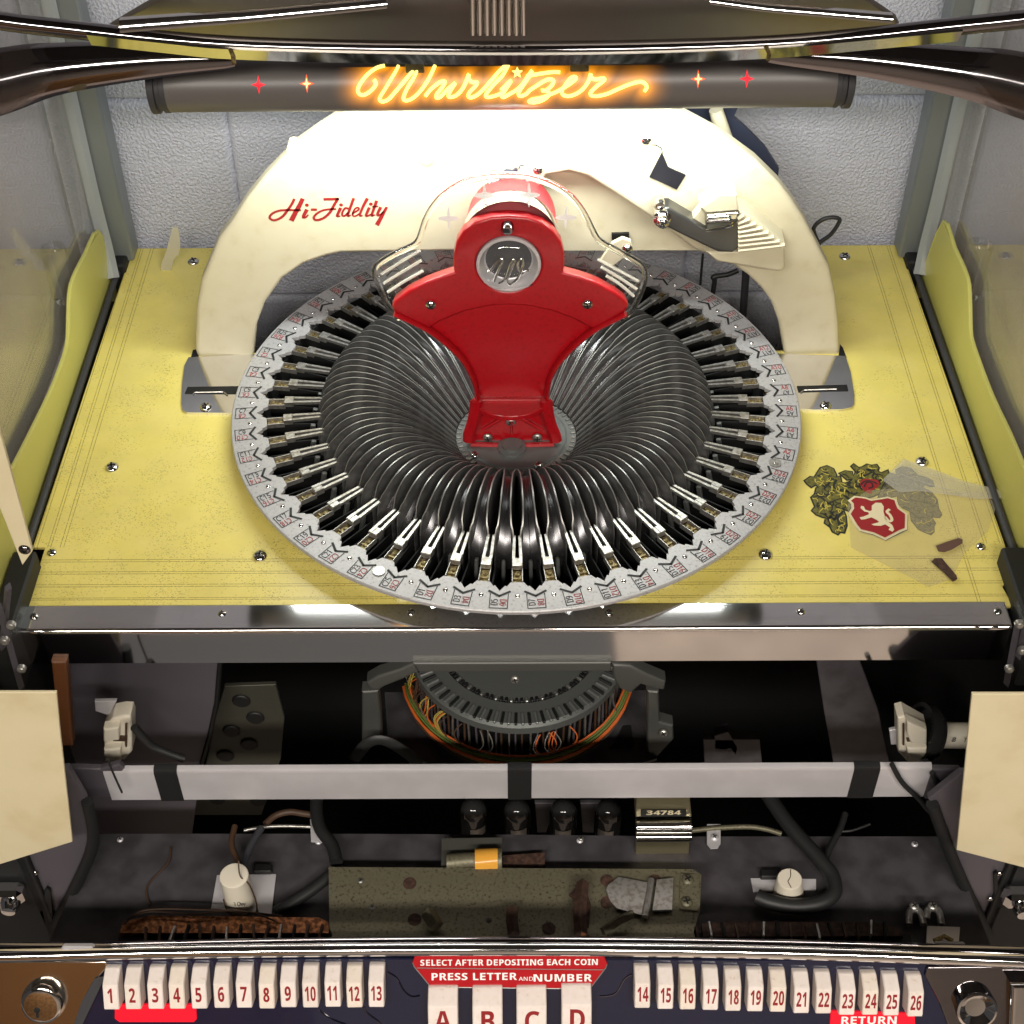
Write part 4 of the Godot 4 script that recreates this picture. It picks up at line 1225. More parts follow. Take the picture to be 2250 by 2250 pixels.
	add(st, prism([Vector2(0.1407, 0.2304), Vector2(0.201, 0.2301), Vector2(0.196, 0.2152), Vector2(0.2096, 0.2033), Vector2(0.2284, 0.1841), Vector2(0.2436, 0.1622), Vector2(0.2441, 0.1472), Vector2(0.2205, 0.1336), Vector2(0.1442, 0.1822)], -0.006, 0.0, 0.001), at(0, 0, -0.40))
	solo("backing_plate", st, "blue_black", "blue black metal plate behind the right shoulder of the cream arch", "metal plate")
	st = sf()
	add(st, tube([Vector3(0.1769, 0.2317, -0.385), Vector3(0.1797, 0.2237, -0.385), Vector3(0.188, 0.1963, -0.385)], [0.0062, 0.0066, 0.0092], 14), Transform3D(), 50)
	solo("cream_rod", st, "cream", "short cream rod rising from the right shoulder of the arch", "rod")
	st = sf()
	add(st, prism([Vector2(0.1255, 0.2221), Vector2(0.1319, 0.2073), Vector2(0.1478, 0.1996), Vector2(0.141, 0.1851), Vector2(0.1161, 0.1978)], -0.001, 0.0004), at(0, 0, -0.3285))
	add(st, tube([Vector3(0.1258, 0.2218, -0.3275), Vector3(0.1244, 0.2269, -0.3275), Vector3(0.1193, 0.2301, -0.3275), Vector3(0.1163, 0.2301, -0.3275)], 0.0005, 5))
	solo("black_tape_flag", st, "tape_black", "angular flag of black tape on the bright right of the arch", "tape")
	tone_arm()


func tone_arm():
	var a = thing("tone_arm", "grey metal tone arm with chrome pivot mounted on the right of the arch", "tone arm")
	var st := sf()
	add(st, prism([Vector2(0.1286, 0.1811), Vector2(0.1332, 0.1811), Vector2(0.1544, 0.1671), Vector2(0.1682, 0.1577), Vector2(0.1881, 0.1618), Vector2(0.1895, 0.1658), Vector2(0.1947, 0.1748), Vector2(0.1983, 0.1405), Vector2(0.1929, 0.134), Vector2(0.1797, 0.1346), Vector2(0.1725, 0.1384), Vector2(0.1315, 0.1612), Vector2(0.1272, 0.1715)], -0.016, 0.0, 0.0025), at(0, 0, -0.305), 35)
	part("arm_body", st, "arm_grey", a)
	st = sf()
	add(st, prism([Vector2(0.1592, 0.1835), Vector2(0.1649, 0.1775), Vector2(0.1936, 0.1801), Vector2(0.1897, 0.1958), Vector2(0.1754, 0.197)], -0.02, 0.0, 0.002), at(0, 0, -0.302), 35)
	part("head_cover", st, "cream", a)
	st = sf()
	add(st, tube(curve([Vector3(0.1659, 0.1632, -0.297), Vector3(0.1861, 0.1674, -0.297), Vector3(0.187, 0.1704, -0.297), Vector3(0.185, 0.1734, -0.297), Vector3(0.1656, 0.1717, -0.297)], 4), 0.0011, 6))
	add(st, prism([Vector2(0.1659, 0.177), Vector2(0.1923, 0.1792), Vector2(0.1915, 0.1721), Vector2(0.1864, 0.1721), Vector2(0.1659, 0.171)], -0.004, 0.0, 0.001), at(0, 0, -0.300), 30)
	part("head_bracket", st, "chrome", a)
	st = sf()
	add(st, prism([Vector2(0.1545, 0.1651), Vector2(0.1613, 0.176), Vector2(0.1664, 0.1711), Vector2(0.1678, 0.1553)], -0.01, 0.0, 0.0015), at(0, 0, -0.312), 30)
	part("neck", st, "cream", a)
	var t2 := Vector3(78, 0, 0)
	st = sf()
	add(st, lathe([Vector2(0, -0.02), Vector2(0.0060, -0.02), Vector2(0.0062, -0.004), Vector2(0.0078, -0.003), Vector2(0.0078, 0.002), Vector2(0.0056, 0.003), Vector2(0.0056, 0.011), Vector2(0.0044, 0.0125), Vector2(0, 0.0125)], 20), at(0.1266, 0.1741, -0.3, t2), 30)
	part("pivot", st, "chrome", a)
	st = sf()
	add(st, lathe([Vector2(0, -0.012), Vector2(0.0055, -0.012), Vector2(0.0055, 0), Vector2(0.004, 0.004), Vector2(0, 0.005)], 18), at(0.1252, 0.179, -0.313, t2), 30)
	part("rear_stud", st, "chrome", a)
	screws(a, "pivot_screw", [Vector3(0.1259, 0.1778, -0.287)], 0.0048, "chrome", Vector3(80, 0, 0))
	# the ribbed cream block beside the head
	var b = thing("ribbed_block", "cream ribbed wedge block under the tone arm head", "wedge block")
	st = sf()
	add(st, prism([Vector2(0.1937, 0.1772), Vector2(0.1986, 0.1754), Vector2(0.2086, 0.1687), Vector2(0.2387, 0.143), Vector2(0.2422, 0.1166), Vector2(0.2408, 0.1138), Vector2(0.2365, 0.1116), Vector2(0.1797, 0.123), Vector2(0.169, 0.1338), Vector2(0.1977, 0.134)], -0.024, 0.0, 0.003), at(0, 0, -0.307), 35)
	part("block_body", st, "cream", b)
	for q in [[Vector3(0.1938, 0.1703, -0.304), Vector3(0.1985, 0.1744, -0.304)], [Vector3(0.1943, 0.1658, -0.304), Vector3(0.2041, 0.1703, -0.304)], [Vector3(0.1948, 0.1612, -0.304), Vector3(0.2098, 0.1657, -0.304)], [Vector3(0.1952, 0.1566, -0.304), Vector3(0.2161, 0.161, -0.304)], [Vector3(0.1957, 0.1521, -0.304), Vector3(0.2218, 0.1565, -0.304)], [Vector3(0.1962, 0.1474, -0.304), Vector3(0.2273, 0.1516, -0.304)], [Vector3(0.1967, 0.1427, -0.304), Vector3(0.2328, 0.1472, -0.304)], [Vector3(0.1972, 0.1374, -0.304), Vector3(0.2381, 0.1432, -0.304)]]:
		st = sf()
		add(st, tube(q, 0.0019, 6), Transform3D(), 50)
		part("rib", st, "cream", b)
	# cables behind
	st = sf()
	add(st, tube(curve([Vector3(0.2951, 0.0721, -0.41), Vector3(0.2881, 0.0857, -0.41), Vector3(0.2876, 0.093, -0.41), Vector3(0.2934, 0.1, -0.41), Vector3(0.3021, 0.1029, -0.41), Vector3(0.3103, 0.1011, -0.41), Vector3(0.3094, 0.0936, -0.41), Vector3(0.3039, 0.0829, -0.41), Vector3(0.2943, 0.0742, -0.41)], 4), 0.0021, 8), Transform3D(), 60)
	solo("black_cable", st, "wire_black", "black cable looped against the wall right of the arch", "cable")
	st = sf()
	add(st, tube(curve([Vector3(0.2245, 0.0213, -0.44), Vector3(0.2143, 0.0163, -0.44), Vector3(0.2002, 0.0135, -0.44), Vector3(0.2019, 0.0084, -0.44), Vector3(0.2013, -0.0121, -0.44)], 4), 0.0026, 8), Transform3D(), 60)
	add(st, tube([Vector3(0.1872, 0.0413, -0.44), Vector3(0.1878, 0.0041, -0.44)], 0.0013, 6))
	solo("black_cable", st, "wire_black", "thin black cables hanging behind the carousel under the tone arm", "cable")
	st = sf()
	add(st, tube([Vector3(0.2365, 0.0096, -0.46), Vector3(0.2395, -0.054, -0.46)], 0.004, 8))
	solo("pipe", st, "rubber", "dark thin pipe standing behind the right leg of the arch", "pipe")


# ---------------------------------------------------------------- the lit name sign

func name_sign():
	var s = thing("name_sign", "dark tubular sign with glowing yellow script and four red stars", "sign", Vector3(0, 0.3201, -0.27))
	s.rotation.z = 0.004
	var r := 0.0215
	var x0: float = -0.2752
	var x1: float = 0.249
	var along := Transform3D(Basis(Vector3.FORWARD, PI / 2), Vector3.ZERO)
	var open := []
	var st := sf()
	# the tube is open below, where the lamp shines out
	var arc := []
	for i in 33:
		var a := deg_to_rad(-68 + 276.0 * i / 32)
		arc.append(Vector2(cos(a) * r, sin(a) * r))
	for i in 33:
		var a := deg_to_rad(208 - 276.0 * i / 32)
		arc.append(Vector2(cos(a) * (r - 0.0015), sin(a) * (r - 0.0015)))
	add(st, prism(arc, x0, x1), Transform3D(Basis(Vector3(0, 0, 1), Vector3(0, 1, 0), Vector3(1, 0, 0)), Vector3.ZERO), 30)
	part("tube_shell", st, "sign_plastic", s)
	for k in [[x0, -1], [x1, 1]]:
		st = sf()
		add(st, lathe([Vector2(0, 0), Vector2(r + 0.0004, 0), Vector2(r + 0.0004, 0.004), Vector2(r - 0.001, 0.0045), Vector2(r - 0.001, 0.008), Vector2(r + 0.0012, 0.0085), Vector2(r + 0.0012, 0.0135), Vector2(r - 0.003, 0.0148), Vector2(0, 0.0148)], 36), Transform3D(Basis(Vector3(0, 1, 0), Vector3(k[1], 0, 0), Vector3(0, 0, -k[1])), Vector3(k[0], 0, 0)), 30)
		part("end_cap", st, "rubber", s)
	# the lamp
	st = sf()
	add(st, lathe([Vector2(0, -0.23), Vector2(0.008, -0.23), Vector2(0.008, 0.23), Vector2(0, 0.23)], 16), Transform3D(Basis(Vector3.FORWARD, PI / 2), Vector3(-0.01, -0.012, -0.004)), 30)
	part("lamp_tube", st, "lamp_glow", s)
	# script: strokes on the tube's front, x along it and the angle round it
	var on := func(q, rr): return Vector3(q.x, sin(deg_to_rad(q.y)) * rr, cos(deg_to_rad(q.y)) * rr)
	var lines := [
		[Vector2(-0.1028, 62.5), Vector2(-0.109, 57.5), Vector2(-0.1158, 44.6), Vector2(-0.1215, 27.7), Vector2(-0.1239, 15.7), Vector2(-0.1233, 6.5), Vector2(-0.1201, 3.5), Vector2(-0.1156, 8.9), Vector2(-0.111, 19.6), Vector2(-0.1098, 27.6), Vector2(-0.1112, 33.5)],
		[Vector2(-0.0922, 62), Vector2(-0.0947, 47.7), Vector2(-0.1011, 21.9), Vector2(-0.1068, 0.1), Vector2(-0.1074, -8.5), Vector2(-0.1055, -12), Vector2(-0.101, -7.2), Vector2(-0.095, 9.5), Vector2(-0.0873, 31.3), Vector2(-0.0804, 52.6), Vector2(-0.0769, 68.2), Vector2(-0.0767, 59.9), Vector2(-0.0798, 39.2), Vector2(-0.0862, 13.6), Vector2(-0.0889, -3.9), Vector2(-0.0873, -10.2), Vector2(-0.0822, -5.3), Vector2(-0.0757, 10.2), Vector2(-0.0699, 29.5), Vector2(-0.0661, 47.3), Vector2(-0.0638, 61.6)],
		[Vector2(-0.0718, 0.5), Vector2(-0.0669, 15), Vector2(-0.0599, 27.8), Vector2(-0.0562, 28.6), Vector2(-0.0582, 18.2), Vector2(-0.063, 3.1), Vector2(-0.0629, -4.2), Vector2(-0.0596, -0.5), Vector2(-0.0545, 13.2), Vector2(-0.0481, 26.1)],
		[Vector2(-0.0481, 26.1), Vector2(-0.052, 11.6), Vector2(-0.0538, 1.2), Vector2(-0.0525, -2.8), Vector2(-0.0477, 1.1), Vector2(-0.0426, 14.7), Vector2(-0.0394, 30.8), Vector2(-0.0375, 42.8), Vector2(-0.0377, 33.9), Vector2(-0.0351, 27.5), Vector2(-0.0312, 26.7), Vector2(-0.0326, 19.5), Vector2(-0.0371, 8), Vector2(-0.0383, -0.8), Vector2(-0.0359, -3.8), Vector2(-0.0309, 2.7), Vector2(-0.0252, 16.2)],
		[Vector2(-0.0252, 16.2), Vector2(-0.0201, 30.5), Vector2(-0.0133, 50.1), Vector2(-0.008, 62.4), Vector2(-0.0074, 59), Vector2(-0.0114, 40.1), Vector2(-0.0177, 24.2), Vector2(-0.0237, 6.1), Vector2(-0.0246, -1.3), Vector2(-0.0218, -3.2), Vector2(-0.0146, 2.5), Vector2(-0.0096, 11.1)],
		[Vector2(-0.0128, 11.1), Vector2(-0.006, 27.5), Vector2(-0.0052, 28), Vector2(-0.0091, 12.7), Vector2(-0.0121, 0.7), Vector2(-0.0109, -3.9), Vector2(-0.0066, 2.4), Vector2(-0.001, 11), Vector2(0.004, 22.3), Vector2(0.0084, 38.2), Vector2(0.0115, 49), Vector2(0.0096, 39), Vector2(0.0046, 20.7), Vector2(0.0009, 5.8), Vector2(0.0021, -1.3), Vector2(0.0065, 2.3), Vector2(0.0096, 10.8)],
		[Vector2(0.0071, 37.9), Vector2(0.0127, 40.6), Vector2(0.0208, 43.8), Vector2(0.0282, 45.9), Vector2(0.0332, 45.2)],
		[Vector2(0.0096, 10.8), Vector2(0.0158, 20.6), Vector2(0.0233, 31.3), Vector2(0.0277, 29.7), Vector2(0.027, 20.5), Vector2(0.0221, 9.9), Vector2(0.0189, 10.4), Vector2(0.0221, 9), Vector2(0.0247, 5.2), Vector2(0.0234, -3.4), Vector2(0.019, -13), Vector2(0.0134, -17.4), Vector2(0.0091, -15), Vector2(0.0115, -9.1), Vector2(0.0184, -5.3), Vector2(0.0258, 2), Vector2(0.032, 8.9)],
		[Vector2(0.032, 8.9), Vector2(0.0395, 20.3), Vector2(0.045, 31.1), Vector2(0.045, 35.9), Vector2(0.0419, 34.7), Vector2(0.0376, 21.9), Vector2(0.0347, 8.9), Vector2(0.0358, 0.1), Vector2(0.0409, -2.2), Vector2(0.0477, 5.3), Vector2(0.0525, 16.9), Vector2(0.0556, 29.7), Vector2(0.0569, 41.3), Vector2(0.0574, 34.5), Vector2(0.0606, 30.9), Vector2(0.0669, 32.8), Vector2(0.0668, 27.7), Vector2(0.0613, 16.8), Vector2(0.0571, 5.2), Vector2(0.0577, -1.6), Vector2(0.0621, -3)],
		[Vector2(0.0621, -3), Vector2(0.0695, 1.5), Vector2(0.0769, 10.1), Vector2(0.0861, 19.8), Vector2(0.0942, 25.3), Vector2(0.0985, 22.9), Vector2(0.1006, 14.8), Vector2(0.0988, 6.7)]]
	var dots := []
	for l in lines:
		var p3 := []
		for q in curve(l, 4):
			p3.append(on.call(q, r + 0.0008))
			dots.append(Vector2(q.x, deg_to_rad(q.y) * r))
		st = sf()
		add(st, tube(p3, 0.0014, 6), Transform3D(), 60)
		part("neon_stroke", st, "neon", s)
	var sc: Vector2 = Vector2(0, 45.2)
	st = sf()
	var five := []
	for q in star(0.0046, 0.0021, 5):
		five.append(on.call(Vector2(sc.x + q.x, sc.y + rad_to_deg(q.y / r)), r + 0.001))
	for i in five.size():
		add(st, PackedVector3Array([on.call(sc, r + 0.0012), five[i], five[(i + 1) % five.size()]]), Transform3D(), 0, false)
	part("letter_star", st, "neon", s)
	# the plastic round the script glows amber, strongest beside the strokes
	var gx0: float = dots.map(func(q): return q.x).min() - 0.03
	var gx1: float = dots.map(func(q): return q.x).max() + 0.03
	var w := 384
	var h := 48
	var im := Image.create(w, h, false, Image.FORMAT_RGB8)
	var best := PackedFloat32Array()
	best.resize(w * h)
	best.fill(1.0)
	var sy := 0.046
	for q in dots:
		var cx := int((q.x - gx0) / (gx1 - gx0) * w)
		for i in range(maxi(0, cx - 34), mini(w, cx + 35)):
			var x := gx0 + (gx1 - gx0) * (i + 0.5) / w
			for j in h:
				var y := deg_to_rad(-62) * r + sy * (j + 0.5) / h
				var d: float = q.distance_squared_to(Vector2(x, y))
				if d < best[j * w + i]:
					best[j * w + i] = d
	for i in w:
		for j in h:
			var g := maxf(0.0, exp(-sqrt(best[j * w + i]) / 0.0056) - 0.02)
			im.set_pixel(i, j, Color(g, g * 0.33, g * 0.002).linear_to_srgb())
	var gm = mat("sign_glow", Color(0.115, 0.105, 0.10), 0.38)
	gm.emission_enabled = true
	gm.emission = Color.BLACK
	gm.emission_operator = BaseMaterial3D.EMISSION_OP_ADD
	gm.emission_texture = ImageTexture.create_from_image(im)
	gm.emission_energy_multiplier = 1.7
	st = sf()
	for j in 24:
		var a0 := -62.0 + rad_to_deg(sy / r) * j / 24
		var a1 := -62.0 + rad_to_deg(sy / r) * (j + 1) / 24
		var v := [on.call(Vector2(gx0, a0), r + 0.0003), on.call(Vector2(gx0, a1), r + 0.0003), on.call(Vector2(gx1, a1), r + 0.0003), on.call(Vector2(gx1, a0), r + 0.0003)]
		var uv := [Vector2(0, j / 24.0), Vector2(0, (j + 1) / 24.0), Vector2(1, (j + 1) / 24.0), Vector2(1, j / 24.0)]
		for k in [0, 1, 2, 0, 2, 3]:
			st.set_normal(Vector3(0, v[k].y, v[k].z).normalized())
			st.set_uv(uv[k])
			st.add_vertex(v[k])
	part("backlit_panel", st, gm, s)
	var k4 := 0
	for q in [Vector2(-0.201, 25.6), Vector2(-0.1635, 27), Vector2(0.1403, 30), Vector2(0.1781, 29.6)]:
		st = sf()
		var pts := []
		for v in star(0.0072, 0.0021, 4):
			pts.append(on.call(Vector2(q.x + v.x * 0.82, q.y + rad_to_deg(v.y / r)), r + 0.0006))
		for i in pts.size():
			add(st, PackedVector3Array([on.call(q, r + 0.0009), pts[i], pts[(i + 1) % pts.size()]]), Transform3D(), 0, false)
		var rs = part("red_star", st, "star_hot" if k4 in [1, 2] else "star_red", s)
		if k4 in [1, 2]:
			st = sf()
			pts = []
			for v in star(0.0042, 0.0012, 4):
				pts.append(on.call(Vector2(q.x + v.x * 0.82, q.y + rad_to_deg(v.y / r)), r + 0.0013))
			for i in pts.size():
				add(st, PackedVector3Array([on.call(q, r + 0.0014), pts[i], pts[(i + 1) % pts.size()]]), Transform3D(), 0, false)
			part("bright_core", st, "star_core", rs)
		k4 += 1
	for x in [-0.0792, 0.0483]:
		st = sf()
		add(st, box(Vector3(0.0145, 0.03, 0.002), 0.0005), at(x, r + 0.008, 0.014))
		part("hanger_tab", st, "old_steel", s)


# ---------------------------------------------------------------- the raised lid

func canopy():
	var c = thing("lid", "raised lid with smoked panel, polished trim bars and a chrome grille", "lid")
	var st := sf()
	add(st, band(curve([Vector3(-0.4767, 0.3345, -0.2), Vector3(-0.3822, 0.3582, -0.2), Vector3(-0.3364, 0.3681, -0.2), Vector3(-0.2648, 0.372, -0.205), Vector3(-0.2088, 0.3707, -0.21)], 6), [0.0285, 0.0062], 27, 34), Transform3D(), 50)
	part("left_trim_bar", st, "dark_chrome", c)
	st = sf()
	add(st, band(curve([Vector3(0.4712, 0.324, -0.2), Vector3(0.3754, 0.3513, -0.2), Vector3(0.3294, 0.3618, -0.2), Vector3(0.2568, 0.37, -0.205), Vector3(0.1851, 0.3732, -0.21)], 6), [0.0285, 0.0062], 27, 34), Transform3D(), 50)
	part("right_trim_bar", st, "dark_chrome", c)
	var arc := [Vector3(-0.4112, 0.4412, -0.15), Vector3(-0.3525, 0.4299, -0.15), Vector3(-0.3012, 0.4231, -0.15), Vector3(-0.2433, 0.4159, -0.15), Vector3(-0.1814, 0.411, -0.15), Vector3(-0.0938, 0.4082, -0.15), Vector3(-0.0042, 0.4071, -0.15), Vector3(0.0822, 0.4077, -0.15), Vector3(0.1762, 0.4107, -0.15), Vector3(0.238, 0.416, -0.15), Vector3(0.293, 0.4224, -0.15), Vector3(0.3446, 0.4281, -0.15), Vector3(0.4041, 0.4369, -0.15)]
	st = sf()
	add(st, tube(curve(arc, 4), 0.0062, 12), Transform3D(), 60)
	part("upper_trim_bar", st, "dark_chrome", c)
	var edge := [Vector3(-0.2919, 0.4208, -0.14), Vector3(-0.2419, 0.4146, -0.14), Vector3(-0.1944, 0.4097, -0.14), Vector3(-0.0933, 0.4062, -0.14), Vector3(-0.0043, 0.4048, -0.14), Vector3(0.0817, 0.4054, -0.14), Vector3(0.172, 0.4087, -0.14), Vector3(0.2366, 0.4144, -0.14), Vector3(0.3005, 0.4207, -0.14)]
	var t := PackedVector3Array()
	var e := curve(edge, 4)
	for i in e.size() - 1:
		var n := Vector3(0, -0.52, 0.85)
		var v := Vector3(0, 0.85, 0.52) * 0.0062
		var a: Vector3 = e[i]
		var b: Vector3 = e[i + 1]
		var k := n * -0.002
		quad(t, a - v, a + v, b + v, b - v)
		quad(t, b - v + k, b + v + k, a + v + k, a - v + k)
		quad(t, a + v, a + v + k, b + v + k, b + v)
		quad(t, a - v + k, a - v, b - v, b - v + k)
	st = sf()
	add(st, t, Transform3D(), 0, false)
	part("lower_trim_strip", st, "chrome", c)
	# the smoked panel above, seen from below
	var m = mat("smoked_chrome", Color(0.27, 0.25, 0.22), 0.36, 0.85)
	st = sf()
	add(st, prism([Vector2(-0.2845, -0.0169), Vector2(-0.2648, -0.0011), Vector2(-0.2438, 0.0152), Vector2(-0.1958, 0.0491), Vector2(0.1971, 0.0464), Vector2(0.2364, 0.0118), Vector2(0.2612, -0.0102), Vector2(0.2659, -0.0187), Vector2(0.2619, -0.023), Vector2(0.1814, -0.0367), Vector2(0.085, -0.0422), Vector2(-0.0042, -0.0432), Vector2(-0.0965, -0.0414), Vector2(-0.1865, -0.0368), Vector2(-0.2485, -0.0258)], -0.004, 0.0, 0.0015), Transform3D(Basis(Vector3.RIGHT, PI / 6), Vector3(0, 0.43, -0.16)), 30)
	part("smoked_panel", st, m, c)
	for q in [[Vector3(-0.2638, 0.4402, -0.12), Vector3(-0.2157, 0.4437, -0.12), Vector3(-0.1733, 0.4467, -0.12), Vector3(-0.086, 0.4551, -0.12)], [Vector3(0.1252, 0.456, -0.12), Vector3(0.1615, 0.4508, -0.12), Vector3(0.1978, 0.4475, -0.12), Vector3(0.2471, 0.4429, -0.12)]]:
		st = sf()
		add(st, band(curve(q, 5), [0.0042, 0.0030] if q[0].x < 0 else [0.002, 0.0026], 29, 16), Transform3D(), 50)
		part("added_streak_strip", st, "chrome", c)  # chrome strips added to catch the ceiling lights as white streaks
	for q in [[Vector3(-0.0309, 0.426, -0.135), Vector3(-0.0302, 0.4597, -0.135)], [Vector3(-0.026, 0.426, -0.135), Vector3(-0.0254, 0.4597, -0.135)], [Vector3(-0.0211, 0.4259, -0.135), Vector3(-0.0206, 0.4597, -0.135)], [Vector3(-0.0162, 0.4259, -0.135), Vector3(-0.0158, 0.4596, -0.135)], [Vector3(-0.0113, 0.4259, -0.135), Vector3(-0.011, 0.4596, -0.135)], [Vector3(-0.0064, 0.4259, -0.135), Vector3(-0.0062, 0.4596, -0.135)], [Vector3(-0.0015, 0.4258, -0.135), Vector3(-0.0014, 0.4596, -0.135)], [Vector3(0.0035, 0.4258, -0.135), Vector3(0.0034, 0.4595, -0.135)]]:
		st = sf()
		add(st, tube(q, 0.0019, 8), Transform3D(), 60)
		part("grille_bar", st, "chrome", c)
	for q in [[Vector3(-0.1946, 0.4187, -0.13), Vector3(-0.1934, 0.4141, -0.13), Vector3(-0.1936, 0.4081, -0.13)], [Vector3(0.167, 0.4197, -0.13), Vector3(0.17, 0.4144, -0.13), Vector3(0.17, 0.4091, -0.13)]]:
		st = sf()
		add(st, tube(q, 0.0016, 6))
		part("trim_joint", st, "brass", c)


# ---------------------------------------------------------------- glass sides

func side_windows():
	for s in [-1, 1]:
		var w = thing("side_window", ["tall glass side window with grey frame left of the yellow deck", "", "tall glass side window with grey frame right of the yellow deck"][s + 1], "window", Vector3.ZERO, "side windows of the jukebox")
		var st := sf()
		add(st, box(Vector3(0.002, 0.56, 0.60)), at(0.4295 * s, 0.255, -0.21))
		part("pane", st, "glass", w)
		st = sf()
		add(st, box(Vector3(0.003, 0.58, 0.62)), at(0.466 * s, 0.25, -0.21))
		part("smoked_outer_pane", st, "smoked_acrylic", w)
		# rear frame post: a broad inner face and a pale outer strip
		st = sf()
		add(st, box(Vector3(0.024, 0.52, 0.028), 0.002), at(0.4115 * s, 0.262, -0.502))
		part("frame_post", st, "grey_frame", w)
		st = sf()
		add(st, tube(curve([Vector3(0.4265 * s, 0.53, -0.485), Vector3(0.4265 * s, 0.3, -0.485), Vector3(0.4260 * s, 0.1, -0.482), Vector3(0.422 * s, 0.03, -0.474), Vector3(0.417 * s, 0.002, -0.458)], 4), 0.0062, 6, 1.3), Transform3D(), 30)
		part("frame_strip", st, "pale_frame", w)
		st = sf()
		add(st, box(Vector3(0.014, 0.04, 0.03), 0.002), at(0.4125 * s, -0.01, -0.485))
		part("post_foot", st, "soft_black", w)
		# rubber seam along the deck
		st = sf()
		add(st, tube([Vector3(0.4140 * s, 0.001, -0.470), Vector3(0.4150 * s, 0.001, -0.04)], 0.0034, 8), Transform3D(), 50)
		part("seam", st, "rubber", w)
		# low yellow inner panel with a curved top
		var p := [Vector2(-0.5303, -0.0748), Vector2(-0.4867, 0.0002), Vector2(-0.4617, 0.057), Vector2(-0.4048, 0.0673), Vector2(-0.3562, 0.0736), Vector2(-0.3351, 0.0688), Vector2(-0.3177, 0.0553), Vector2(-0.3003, 0.042), Vector2(-0.2772, 0.0386), Vector2(-0.2264, 0.0412), Vector2(-0.1496, 0.0526), Vector2(-0.0682, 0.0666)] if s < 0 else [Vector2(-0.4973, -0.0584), Vector2(-0.4614, 0.0134), Vector2(-0.4391, 0.0787), Vector2(-0.3899, 0.081), Vector2(-0.3375, 0.0834), Vector2(-0.3174, 0.072), Vector2(-0.3047, 0.0605), Vector2(-0.2909, 0.0499), Vector2(-0.2631, 0.0477), Vector2(-0.2071, 0.0482), Vector2(-0.1474, 0.0548), Vector2(-0.0893, 0.0582)]
		p.append(Vector2(0.03, p[-1].y + 0.005))
		p.append(Vector2(0.03, -0.03))
		p.append(Vector2(-0.482, -0.03))
		st = sf()
		add(st, prism(p, -0.0015, 0.0015), Transform3D(Basis(Vector3(0, 0, 1), Vector3(0, 1, 0), Vector3(-1, 0, 0)), Vector3(0.4215 * s, 0, 0)), 20)
		part("inner_panel", st, "side_yellow", w)
		var crest_ := []
		for i in p.size() - 3:
			crest_.append(Vector3(0.4215 * s, p[i].y, p[i].x))
		st = sf()
		add(st, tube(curve(crest_.slice(1), 3), 0.0019, 6))
		part("panel_bead", st, "brass" if s < -5 else "side_yellow", w)
		# rounded clear bump where the pane is clipped
		st = sf()
		add(st, lathe([Vector2(0, 0.03), Vector2(0.011, 0.03), Vector2(0.0125, 0.026), Vector2(0.0125, -0.026), Vector2(0.011, -0.03), Vector2(0, -0.03)], 20), at(0.4420 * s, 0.0617, -0.3824), 40)
		part("glass_clip", st, "acrylic_edge", w)
	var ht := sf()
	add(ht, prism([Vector2(-0.3493, 0.0523), Vector2(-0.3469, 0.053), Vector2(-0.3435, 0.0525), Vector2(-0.3441, 0.0341), Vector2(-0.3477, 0.0199), Vector2(-0.3506, 0.0176), Vector2(-0.355, 0.0125), Vector2(-0.3591, -0.0011), Vector2(-0.3618, -0.0077), Vector2(-0.3651, -0.0086), Vector2(-0.3715, -0.0072), Vector2(-0.3678, 0.0084), Vector2(-0.36, 0.0246), Vector2(-0.3539, 0.0406)], -0.0006, 0.0), at(0, 0, -0.475))
	solo("hanging_tape", ht, "tape_film", "yellowed tape end sticking up at the back left corner of the deck", "tape")
	# the flat cream stay at the left front corner
	var st := sf()
	add(st, prism([Vector2(-0.3629, 0.2651), Vector2(-0.3528, 0.2572), Vector2(-0.3559, 0.165), Vector2(-0.3581, 0.1132), Vector2(-0.3688, 0.0988), Vector2(-0.3711, 0.157), Vector2(-0.3753, 0.2169)], -0.003, 0.0, 0.0006), at(0, 0, 0.045))
	var stay = solo("flat_stay", st, "ivory", "flat cream metal stay ending in a point at the deck's left front corner", "stay")
	screws(stay, "stay_screw", [Vector3(-0.3631, 0.1159, 0.0452)], 0.0045, "dark_chrome", Vector3(90, 0, 0))


# ---------------------------------------------------------------- below the deck

